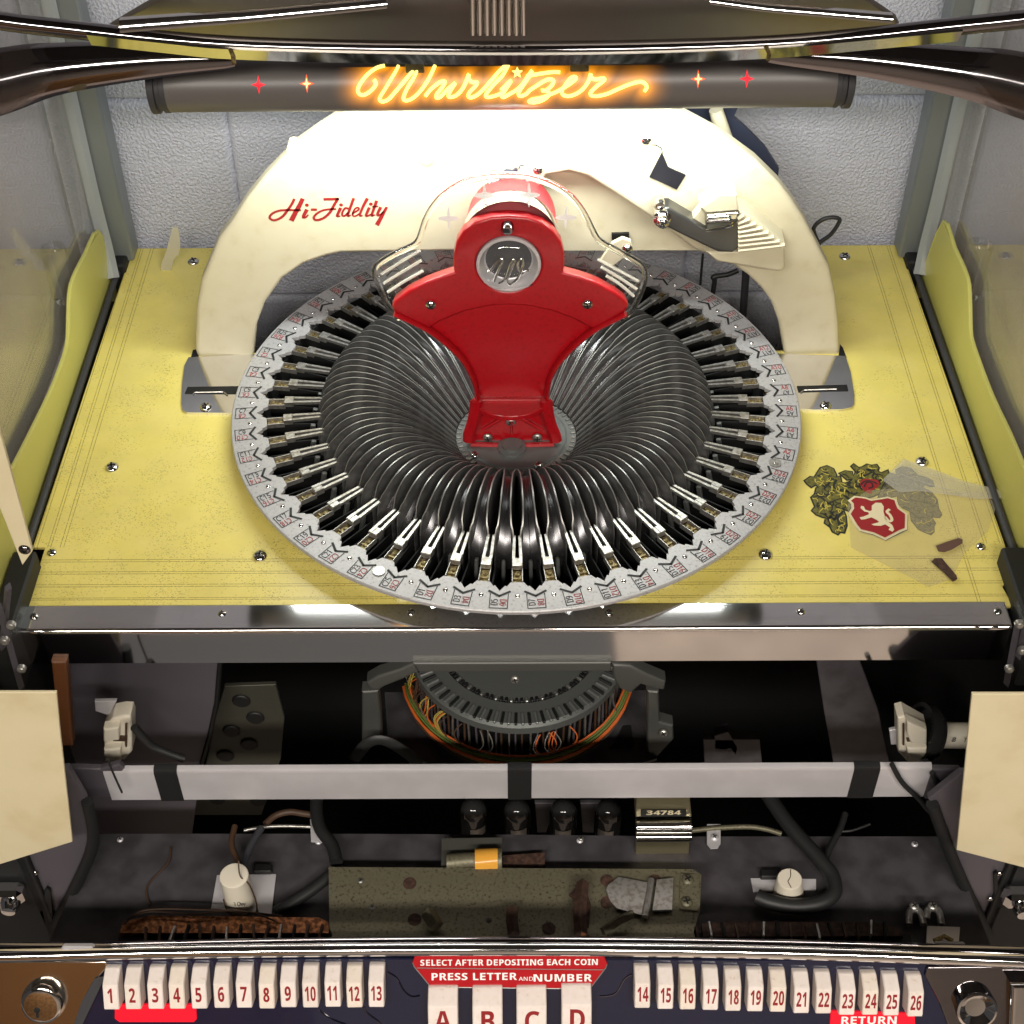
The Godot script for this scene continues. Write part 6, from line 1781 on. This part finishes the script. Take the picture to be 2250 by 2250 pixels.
	# amber tube in its holder
	var am = thing("amber_tube", "small amber glass tube in a grey holder behind the steel plate", "glass tube")
	st = sf()
	add(st, prism([Vector2(-0.0692, 0.0649), Vector2(-0.0159, 0.0642), Vector2(-0.0153, 0.0949), Vector2(-0.0688, 0.0946)], 0.0, 0.010, 0.0), at(0, -0.232, 0) * flat_up())
	part("holder", st, mat("holder_grey", Color(0.10, 0.10, 0.085), 0.35, 0.4), am)
	st = sf()
	add(st, tube([Vector3(-0.0391, -0.228, 0.0902), Vector3(-0.0193, -0.228, 0.0899)], 0.0105, 16), Transform3D(), 50)
	part("glass", st, "amber_glass", am)
	st = sf()
	add(st, tube([Vector3(-0.0193, -0.228, 0.0899), Vector3(-0.0158, -0.228, 0.0899)], 0.0108, 16), Transform3D(), 50)
	add(st, tube([Vector3(-0.0639, -0.228, 0.0917), Vector3(-0.0391, -0.228, 0.0906)], 0.0075, 12), Transform3D(), 50)
	part("clamp", st, "old_steel", am)
	st = sf()
	add(st, prism([Vector2(-0.015, 0.0801), Vector2(0.0221, 0.0772), Vector2(0.0218, 0.0915), Vector2(-0.015, 0.0923)], 0.0, 0.006, 0.0), at(0, -0.236, 0) * flat_up())
	part("end_block", st, "rust", am)
	# ceramic resistors
	for k in 2:
		var r = thing("ceramic_resistor", ["cream ceramic resistor with a wire round it on the left of the shelf", "short cracked cream ceramic resistor on the right of the shelf"][k], "resistor", Vector3.ZERO, "ceramic resistors on the shelf")
		var ax = [[Vector3(-0.242, -0.245, 0.1208), Vector3(-0.2421, -0.2018, 0.1208)], [Vector3(0.2333, -0.245, 0.1133), Vector3(0.2317, -0.2232, 0.1133)]][k]
		st = sf()
		add(st, tube([ax[0], ax[1], ax[1] + (ax[1] - ax[0]).normalized() * 0.0008], [[0.0128, 0.0122, 0.0112], [0.0132, 0.0108, 0.010]][k], 24), Transform3D(), 40)
		var body = part("body", st, "ceramic", r)
		st = sf()
		if k == 0:
			letters(st, "10w", 0.0042, Transform3D(Basis(Vector3.RIGHT, -0.35), ax[0].lerp(ax[1], 0.45) + Vector3(0.003, 0, 0.0130)), 1.0, false)
			part("print", st, "rubber", body)
			st = sf()
			add(st, tube(curve([ax[1] + Vector3(0.004, 0.01, -0.008), ax[1] + Vector3(0.006, 0.002, 0.002), ax[1] + Vector3(0.0135, -0.006, 0.006), ax[0] + Vector3(0.016, 0.006, 0.010), ax[0] + Vector3(0.006, 0.002, 0.017), ax[0] + Vector3(-0.008, 0.006, 0.0125), ax[0] + Vector3(-0.012, 0.016, 0.006)], 4), 0.0007, 5), Transform3D(), 60)
			add(st, tube(curve([ax[0] + Vector3(0.016, 0.006, 0.010), ax[0] + Vector3(0.022, 0.003, 0.022), ax[0] + Vector3(0.03, 0.001, 0.03)], 4), 0.0007, 5), Transform3D(), 60)
			part("wire", st, "wire_brown", r)
		else:
			add(st, tube([ax[1] + Vector3(0.002, 0.0012, -0.009), ax[1] + Vector3(0.001, 0.0012, -0.002), ax[1] + Vector3(-0.002, 0.0012, 0.003), ax[1] + Vector3(0, 0.0012, 0.009)], 0.00035, 4))
			part("crack", st, "wire_brown", body)
		st = sf()
		add(st, prism([[Vector2(-0.2661, 0.0943), Vector2(-0.2143, 0.0935), Vector2(-0.214, 0.1332), Vector2(-0.2665, 0.127)], [Vector2(0.202, 0.0996), Vector2(0.2591, 0.1008), Vector2(0.2575, 0.1113), Vector2(0.2027, 0.1128)]][k], 0.0, 0.0015, 0.0), at(0, -0.243, 0) * flat_up())
		part("bracket", st, ["aluminium", "aluminium"][k], r)
		st = sf()
		add(st, box(Vector3(0.016, 0.006, 0.008), 0.001))
		part("terminal", st, "black", r, [Vector3(-0.2255, -0.24, 0.0905), Vector3(0.2181, -0.24, 0.098)][k])
	# cables
	var cables := [
		["black cable rising from the shelf left of the steel plate to the bar", curve([Vector3(-0.1844, -0.232, 0.0055), Vector3(-0.1833, -0.232, 0.0344), Vector3(-0.1775, -0.232, 0.055), Vector3(-0.1659, -0.232, 0.0716), Vector3(-0.1605, -0.232, 0.0897)], 4), 0.0058, "wire_black"],
		["dark cable slanting to the left end of the steel plate", curve([Vector3(-0.1669, -0.236, 0.1004), Vector3(-0.1781, -0.236, 0.1118), Vector3(-0.1951, -0.236, 0.1255), Vector3(-0.2091, -0.236, 0.1357)], 4), 0.0052, "wire_black"],
		["taped black cable bending round the right ceramic resistor", curve([Vector3(0.2256, -0.232, 0.0193), Vector3(0.2354, -0.232, 0.0422), Vector3(0.2455, -0.232, 0.0609), Vector3(0.2582, -0.232, 0.081), Vector3(0.2656, -0.232, 0.0936), Vector3(0.2713, -0.232, 0.106), Vector3(0.2696, -0.232, 0.1216), Vector3(0.2568, -0.232, 0.131), Vector3(0.2351, -0.232, 0.1343), Vector3(0.2146, -0.232, 0.1303), Vector3(0.2031, -0.232, 0.1247)], 4), 0.0068, "wire_black"],
		["thin black wires joining the thick cable on the right of the shelf", curve([Vector3(0.2939, -0.236, 0.0379), Vector3(0.2864, -0.236, 0.0547), Vector3(0.2759, -0.236, 0.0712), Vector3(0.2668, -0.236, 0.0892)], 4), 0.003, "wire_black"],
		["brown twisted wires above the left ceramic resistor", curve([Vector3(-0.2536, -0.228, 0.0536), Vector3(-0.2543, -0.228, 0.072), Vector3(-0.2465, -0.228, 0.09), Vector3(-0.2423, -0.228, 0.0989)], 4), 0.0028, "wire_brown"],
		["grey cloth covered wire beside the brown wires on the left", curve([Vector3(-0.2302, -0.23, 0.0542), Vector3(-0.2373, -0.23, 0.0726), Vector3(-0.2414, -0.23, 0.0959)], 4), 0.0034, "rubber"],
		["hair thin bent wire on the left of the shelf", curve([Vector3(-0.3116, -0.243, 0.0655), Vector3(-0.3112, -0.243, 0.0819), Vector3(-0.3247, -0.243, 0.1032), Vector3(-0.3238, -0.243, 0.1155), Vector3(-0.3196, -0.243, 0.1241)], 4), 0.0008, "wire_brown"],
		["brown wire harness lying along the back of the shelf at the left", curve([Vector3(-0.229, -0.238, 0.0451), Vector3(-0.2205, -0.238, 0.0358), Vector3(-0.2081, -0.238, 0.032), Vector3(-0.1951, -0.238, 0.034), Vector3(-0.1838, -0.238, 0.0359)], 4), 0.0030, "wire_brown"],
		["pale grey wire curving along the back of the shelf at the left", curve([Vector3(-0.2477, -0.24, 0.0502), Vector3(-0.2291, -0.24, 0.0466), Vector3(-0.2101, -0.24, 0.0458), Vector3(-0.1877, -0.24, 0.0468)], 4), 0.0016, "tin"],
		["pale wire curving along the back of the shelf right of the number plate", curve([Vector3(0.1542, -0.24, 0.0523), Vector3(0.1814, -0.24, 0.0496), Vector3(0.2069, -0.24, 0.0488), Vector3(0.2224, -0.24, 0.0517), Vector3(0.2345, -0.24, 0.0564)], 4), 0.0024, "old_steel"],
		["thin wire crossing the black gap right of the thick taped cable", curve([Vector3(0.2876, -0.236, 0.0566), Vector3(0.2973, -0.236, 0.0557), Vector3(0.3142, -0.236, 0.0492)], 4), 0.0012, "wire_black"],
		["dark red wire from the left lamp socket towards the bar", curve([Vector3(-0.3148, -0.0765, 0.06), Vector3(-0.3059, -0.1002, 0.06), Vector3(-0.2958, -0.1099, 0.06), Vector3(-0.2812, -0.1198, 0.06)], 4), 0.0035, "wire_black"],
		["thin wire hanging from the left lamp socket across the bar", curve([Vector3(-0.3302, -0.0761, 0.092), Vector3(-0.3295, -0.0951, 0.092), Vector3(-0.3274, -0.122, 0.092)], 4), 0.0009, "wire_black"],
		["black wire from the right lamp socket over the bar end", curve([Vector3(0.3033, -0.0987, 0.084), Vector3(0.3157, -0.1231, 0.084), Vector3(0.3331, -0.1458, 0.084), Vector3(0.3474, -0.1664, 0.084), Vector3(0.3565, -0.1742, 0.084)], 4), 0.0022, "wire_black"],
		["second black wire passing right of the right lamp socket", curve([Vector3(0.3382, -0.111, 0.084), Vector3(0.3459, -0.1283, 0.084), Vector3(0.3568, -0.1459, 0.084), Vector3(0.3679, -0.1639, 0.084)], 4), 0.0020, "wire_black"]]
	for q in cables:
		st = sf()
		add(st, tube(q[1], q[2], 10), Transform3D(), 60)
		solo("cable", st, q[3], q[0], "cable")
	# clamps on the shelf
	st = sf()
	add(st, prism([Vector2(0.1688, 0.0458), Vector2(0.181, 0.0459), Vector2(0.1789, 0.0663), Vector2(0.1761, 0.0703), Vector2(0.1698, 0.0708), Vector2(0.1668, 0.0662)], 0.0, 0.002, 0.0), at(0, -0.24, 0) * flat_up(), 30)
	var cl = solo("clip_tab", st, "aluminium", "rounded aluminium tab with one screw right of the number plate", "clip")
	screws(cl, "tab_screw", [Vector3(0.1741, -0.24, 0.0598)], 0.0036, "aluminium")
	st = sf()
	add(st, prism([Vector2(-0.1893, 0.0383), Vector2(-0.1764, 0.0497), Vector2(-0.1744, 0.0627), Vector2(-0.1863, 0.0617)], 0.0, 0.002, 0.0), at(0, -0.24, 0) * flat_up(), 30)
	solo("clip_tab", st, "aluminium", "small aluminium tab beside the black cable left of the steel plate", "clip")
	var pc = thing("cable_clamp", "pair of small metal cable clamps at the lower right of the shelf", "cable clamp")
	for q in [[Vector3(0.3293, -0.236, 0.1501), Vector3(0.3324, -0.236, 0.1383), Vector3(0.3367, -0.236, 0.1353), Vector3(0.3414, -0.236, 0.1384), Vector3(0.342, -0.236, 0.1501)], [Vector3(0.3453, -0.236, 0.1451), Vector3(0.3478, -0.236, 0.1367), Vector3(0.3528, -0.236, 0.1342), Vector3(0.3574, -0.236, 0.1376), Vector3(0.357, -0.236, 0.1502)]]:
		st = sf()
		add(st, tube(curve(q, 4), 0.0032, 8), Transform3D(), 60)
		part("loop", st, "tin", pc)
	screws(pc, "clamp_screw", [Vector3(0.3355, -0.23, 0.136), Vector3(0.3513, -0.23, 0.1361)], 0.0042, "tin")
	st = sf()
	add(st, prism([Vector2(0.3445, 0.1516), Vector2(0.3719, 0.1529), Vector2(0.3672, 0.169), Vector2(0.3406, 0.1673)], 0.0, 0.003, 0.0), at(0, -0.235, 0) * flat_up(), 30)
	add(st, tube([Vector3(0.3448, -0.226, 0.1753), Vector3(0.3682, -0.226, 0.1761)], 0.0045, 4))
	part("angle_plate", st, "aluminium", pc)
	st = sf()
	add(st, tube([Vector3(0.346, -0.23, 0.1685), Vector3(0.355, -0.23, 0.1644), Vector3(0.3614, -0.23, 0.1689)], 0.0022, 6))
	part("spring", st, "brass", pc)
	# contact bank along the front of the shelf
	var bank = thing("contact_bank", "row of dark switch contacts with a copper brown strip behind the keys", "switch bank")
	for q in [["copper_strip", [Vector2(-0.3369, 0.1465), Vector2(-0.3148, 0.1406), Vector2(-0.1714, 0.143), Vector2(-0.1625, 0.1473), Vector2(-0.1616, 0.1576), Vector2(-0.3381, 0.1568)], "copper"], ["brown_strip", [Vector2(0.1534, 0.1506), Vector2(0.176, 0.1481), Vector2(0.2991, 0.1496), Vector2(0.3191, 0.1557), Vector2(0.3216, 0.1625), Vector2(0.1534, 0.1625)], "rust"], ["black_bed", [Vector2(-0.3402, 0.1516), Vector2(0.3294, 0.1574), Vector2(0.3289, 0.1797), Vector2(-0.3382, 0.1766)], "black"]]:
		st = sf()
		add(st, prism(q[1], 0.0, 0.006, 0.0), at(0, -0.232 if q[0] != "black_bed" else -0.238, 0) * flat_up(), 30)
		part(q[0], st, q[2], bank)
	st = sf()
	add(st, box(Vector3(0.0022, 0.010, 0.014), 0.0004))
	var tab := st.commit()
	for k in 56:
		var o := MeshInstance3D.new()
		o.name = "contact_tab"
		o.mesh = tab
		o.material_override = M[["wire_brown", "soft_black", "tin", "rust"][k * 7 % 4]]
		bank.add_child(o, true)
		o.position = Vector3(-0.315 + 0.0113 * k, -0.233 + rng.randf_range(-0.002, 0.001), 0.158 + rng.randf_range(-0.002, 0.002))
		o.rotation.y = rng.randf_range(-0.2, 0.2)
	for k in 2:
		st = sf()
		add(st, tube(curve([[Vector3(-0.334, -0.226, 0.1527), Vector3(-0.3242, -0.226, 0.1411), Vector3(-0.3068, -0.226, 0.1378), Vector3(-0.2691, -0.226, 0.1388), Vector3(-0.2314, -0.226, 0.1407), Vector3(-0.2064, -0.226, 0.15)], [Vector3(-0.3319, -0.226, 0.1478), Vector3(-0.3138, -0.226, 0.1403), Vector3(-0.276, -0.226, 0.143), Vector3(-0.2465, -0.226, 0.1398), Vector3(-0.201, -0.226, 0.145)]][k], 4), 0.0008, 5), Transform3D(), 60)
		part("stray_wire", st, "wire_brown", bank)


# ---------------------------------------------------------------- the numbered keys

func button_panel():
	var b = thing("keyboard", "navy jukebox keyboard with white numbered keys, red notice and chrome edge", "keyboard", Vector3(-0.006, -0.172, 0.2155))
	b.rotation.x = -PI / 6
	var st := sf()
	add(st, prism([Vector2(-0.3497, 0.0027), Vector2(0.3514, -0.0031), Vector2(0.3723, -0.0927), Vector2(-0.3786, -0.089)], -0.008, 0.0, 0.001))
	part("navy_plate", st, "navy", b)
	for q in [["left_corner_plate", [Vector2(-0.4248, 0.0014), Vector2(-0.3194, 0.0009), Vector2(-0.3187, -0.0047), Vector2(-0.3316, -0.0198), Vector2(-0.3531, -0.0892), Vector2(-0.4332, -0.0888)]], ["right_corner_plate", [Vector2(0.3252, -0.007), Vector2(0.4269, -0.0066), Vector2(0.4343, -0.093), Vector2(0.3577, -0.0926), Vector2(0.3366, -0.0392), Vector2(0.3236, -0.015)]]]:
		st = sf()
		add(st, prism(q[1], -0.004, 0.003, 0.0015), Transform3D(), 30)
		part(q[0], st, "corner_chrome" if q[0][0] == "l" else "dark_chrome", b)
	st = sf()
	add(st, prism([Vector2(-0.329, -0.0134), Vector2(-0.3203, -0.011), Vector2(-0.3245, -0.0198), Vector2(-0.3438, -0.0586), Vector2(-0.3503, -0.0585), Vector2(-0.3405, -0.0334)], 0.0, 0.0012, 0.0004), at(0, 0, 0.0035))
	part("hatched_strip", st, "rubber", b)
	# chrome ledge
	var l3 := func(p, n):
		var o := []
		for q in p:
			o.append(Vector3(q.x, q.y, n))
		return o
	st = sf()
	add(st, tube(curve(l3.call([Vector2(-0.4293, 0.0074), Vector2(-0.3581, 0.0087), Vector2(-0.2941, 0.0104), Vector2(-0.1519, 0.012), Vector2(-0.0011, 0.0121), Vector2(0.1499, 0.0098), Vector2(0.2744, 0.0056), Vector2(0.3457, 0.0021), Vector2(0.4279, -0.0022)], 0.006), 5), 0.0055, 16), Transform3D(), 60)
	part("ledge_trim", st, "chrome", b)
	st = sf()
	add(st, tube(curve(l3.call([Vector2(-0.4312, 0.0102), Vector2(-0.3312, 0.0106), Vector2(-0.1526, 0.0137), Vector2(-0.0011, 0.0141), Vector2(0.1506, 0.0118), Vector2(0.3115, 0.0067), Vector2(0.4298, 0.0013)], 0.0), 5), 0.005, 12), Transform3D(), 60)
	part("rear_trim", st, "dark_chrome", b)
	st = sf()
	add(st, box(Vector3(0.026, 0.008, 0.008), 0.002))
	part("clip", st, "aluminium", b, Vector3(-0.3398, 0.0122, 0.004))
	# number keys
	var prof := [Vector2(0, -0.0125), Vector2(0.0150, -0.0118), Vector2(0.016, -0.0108), Vector2(0.016, 0.0095), Vector2(0.0152, 0.0108), Vector2(0.0062, 0.0182), Vector2(0.0040, 0.0190), Vector2(0, 0.0190)]
	var key_shape := func(wd, sc):
		var t := PackedVector3Array()
		var sides := []
		var e := 0.0007
		for q in [[-wd / 2, 0.001], [-wd / 2 + e, 0.0], [wd / 2 - e, 0.0], [wd / 2, 0.001]]:
			var ring := []
			for v in prof:
				var w := Vector2(v.x, v.y * sc)
				ring.append(Vector3(q[0], w.y - signf(w.y) * q[1] * 0.6, w.x - (q[1] if w.x > 0 else 0.0)))
			sides.append(ring)
		for i in 3:
			for k in prof.size():
				var m := (k + 1) % prof.size()
				quad(t, sides[i][k], sides[i][m], sides[i + 1][m], sides[i + 1][k])
		for k in range(1, prof.size() - 1):
			t.append_array([sides[0][0], sides[0][k + 1], sides[0][k]])
			t.append_array([sides[3][0], sides[3][k], sides[3][k + 1]])
		var s := sf()
		add(s, t, Transform3D(), 25)
		return s.commit()
	var km = key_shape.call(0.0122, 1.0)
	var spots := [Vector2(-0.3139, -0.0221), Vector2(-0.297, -0.022), Vector2(-0.2793, -0.0219), Vector2(-0.2624, -0.0218), Vector2(-0.2451, -0.0217), Vector2(-0.2275, -0.0216), Vector2(-0.21, -0.0215), Vector2(-0.1925, -0.0213), Vector2(-0.1757, -0.0212), Vector2(-0.1586, -0.0211), Vector2(-0.1412, -0.021), Vector2(-0.1243, -0.0209), Vector2(-0.1069, -0.0208)]
	spots.append_array([Vector2(0.1006, -0.0228), Vector2(0.1183, -0.0235), Vector2(0.1357, -0.0242), Vector2(0.1535, -0.0249), Vector2(0.1716, -0.0256), Vector2(0.189, -0.0264), Vector2(0.2068, -0.0271), Vector2(0.2249, -0.0278), Vector2(0.2423, -0.0285), Vector2(0.2605, -0.0293), Vector2(0.2786, -0.03), Vector2(0.2954, -0.0307), Vector2(0.3139, -0.0314)])
	for i in 26:
		var o := MeshInstance3D.new()
		o.name = "number_key"
		o.mesh = km
		o.material_override = M[["key_white", "key_worn", "key_white", "key_old"][i * 5 % 4]]
		b.add_child(o, true)
		o.position = Vector3(spots[i].x + rng.randf_range(-0.0003, 0.0003), spots[i].y + rng.randf_range(-0.0004, 0.0004), rng.randf_range(-0.0008, 0.0004))
		o.rotation.z = rng.randf_range(-0.012, 0.012)
		o.set_meta("label", "white key numbered %d in red" % (i + 1))
		st = sf()
		letters(st, str(i + 1), 0.0125, at(0, 0.0006, 0.0162), 0.46 if i > 8 else 0.58, true)
		part("number", st, "red_print", o)
	var lm = key_shape.call(0.0235, 1.15)
	var ls := [Vector2(-0.0554, -0.0432), Vector2(-0.0205, -0.0434), Vector2(0.014, -0.0435), Vector2(0.0493, -0.0421)]
	for i in 4:
		var o := MeshInstance3D.new()
		o.name = "letter_key"
		o.mesh = lm
		o.material_override = M.key_white
		b.add_child(o, true)
		o.position = Vector3(ls[i].x, ls[i].y, 0)
		o.set_meta("label", "large white key lettered %s in red" % "ABCD"[i])
		st = sf()
		letters(st, "ABCD"[i], 0.0175, at(0, -0.0018, 0.0162), 0.85, true)
		part("letter", st, "red_print", o)
	# red notice
	st = sf()
	add(st, prism([Vector2(-0.0763, 0.0057), Vector2(0.0703, 0.0042), Vector2(0.0739, -0.0037), Vector2(0.0725, -0.0069), Vector2(0.0609, -0.0245), Vector2(0.058, -0.0253), Vector2(-0.064, -0.0231), Vector2(-0.0669, -0.0219), Vector2(-0.0787, -0.0046), Vector2(-0.0793, -0.0014)], -0.001, 0.0012, 0.0004), at(0, 0, 0.001))
	var nt = part("notice_plate", st, "window_red", b)
	st = sf()
	add(st, tube(l3.call([Vector2(-0.0758, -0.0064), Vector2(0.0704, -0.0087)], 0.0024), 0.0004, 5))
	var rim := l3.call([Vector2(-0.079, -0.002), Vector2(-0.078, -0.0052), Vector2(-0.0661, -0.022), Vector2(-0.0633, -0.0233), Vector2(0.058, -0.0255), Vector2(0.0609, -0.0243), Vector2(0.0725, -0.0071), Vector2(0.0735, -0.0039)], 0.0022)
	add(st, tube(rim, 0.0005, 5))
	part("notice_rim", st, "rim", nt)
	for q in [["SELECT AFTER DEPOSITING EACH COIN", Vector2(-0.0033, -0.0019), 0.0052, 1.05], ["PRESS LETTER", Vector2(-0.0312, -0.0142), 0.0062, 1.22], ["AND", Vector2(0.0099, -0.0164), 0.0033, 1.25], ["NUMBER", Vector2(0.0382, -0.0157), 0.0063, 1.26]]:
		st = sf()
		letters(st, q[0], q[2], at(q[1].x, q[1].y, 0.0024), q[3], q[0] != "AND")
		part("notice_words", st, "sparkle", nt)
	# lit red windows under the outer keys
	glowing("lit_red", Color(1.0, 0.0, 0.02), 0.55)
	for q in [[Vector2(-0.3155, -0.038), Vector2(-0.2515, -0.0384), Vector2(-0.2515, -0.0513), Vector2(-0.2538, -0.0538), Vector2(-0.313, -0.0535), Vector2(-0.3164, -0.0502)], [Vector2(0.2515, -0.0465), Vector2(0.318, -0.0492), Vector2(0.3199, -0.0684), Vector2(0.2511, -0.0681)]]:
		st = sf()
		add(st, prism(q, -0.001, 0.0012, 0.0004), at(0, 0, 0.001))
		part("red_window", st, "lit_red", b)
	st = sf()
	letters(st, "RETURN", 0.0068, at(0.2817, -0.0545, 0.0026), 1.25)
	part("window_word", st, "sparkle", b)
	for q in [[Vector2(-0.099, -0.0114), Vector2(-0.0919, -0.0166), Vector2(-0.0865, -0.0279), Vector2(-0.0804, -0.0328), Vector2(-0.0743, -0.032)], [Vector2(0.0931, -0.0143), Vector2(0.0875, -0.0183), Vector2(0.0819, -0.0295), Vector2(0.0761, -0.0327), Vector2(0.0682, -0.0335)], [Vector2(-0.1546, -0.043), Vector2(-0.1529, -0.0462), Vector2(-0.1441, -0.0528), Vector2(-0.1334, -0.0577)], [Vector2(-0.1185, -0.0423), Vector2(-0.1165, -0.0472), Vector2(-0.108, -0.0546), Vector2(-0.1028, -0.062)]]:
		st = sf()
		add(st, tube(curve(l3.call(q, 0.0004), 4), 0.0006, 5), Transform3D(), 60)
		part("trim_line", st, "dark_chrome", b)
	# locks
	for q in [[Vector2(-0.3702, -0.0323), 1], [Vector2(0.364, -0.0407), 0]]:
		st = sf()
		var pr := [Vector2(0, 0.0135), Vector2(0.0130, 0.0135), Vector2(0.0155, 0.0122), Vector2(0.0165, 0.0095), Vector2(0.0175, 0.006), Vector2(0.0175, 0.002), Vector2(0, 0.002)]
		if q[1] == 0:
			pr = [Vector2(0, 0.006), Vector2(0.008, 0.0065), Vector2(0.0125, 0.011), Vector2(0.0140, 0.0125), Vector2(0.0158, 0.0120), Vector2(0.0165, 0.010), Vector2(0.0165, 0.002), Vector2(0, 0.002)]
		add(st, lathe(pr, 36), Transform3D(Basis(Vector3.RIGHT, PI / 2), Vector3(q[0].x, q[0].y, 0)), 40)
		var lk = part("lock", st, "chrome", b)
		if q[1]:
			st = sf()
			add(st, lathe([Vector2(0, 0.0130), Vector2(0.0025, 0.0130), Vector2(0.0025, 0.0138), Vector2(0, 0.0138)], 12), Transform3D(Basis(Vector3.RIGHT, PI / 2), Vector3(q[0].x - 0.003, q[0].y - 0.003, 0)))
			add(st, box(Vector3(0.0022, 0.006, 0.0008)), at(q[0].x - 0.003, q[0].y - 0.0065, 0.0134))
			part("keyhole", st, "black", lk)
	st = sf()
	add(st, prism([Vector2(0.3877, -0.0156), Vector2(0.4291, -0.0158), Vector2(0.4354, -0.0889), Vector2(0.3901, -0.0887)], -0.006, 0.012, 0.004), at(0, 0, 0.004), 40)
	part("chrome_end", st, "chrome", b)
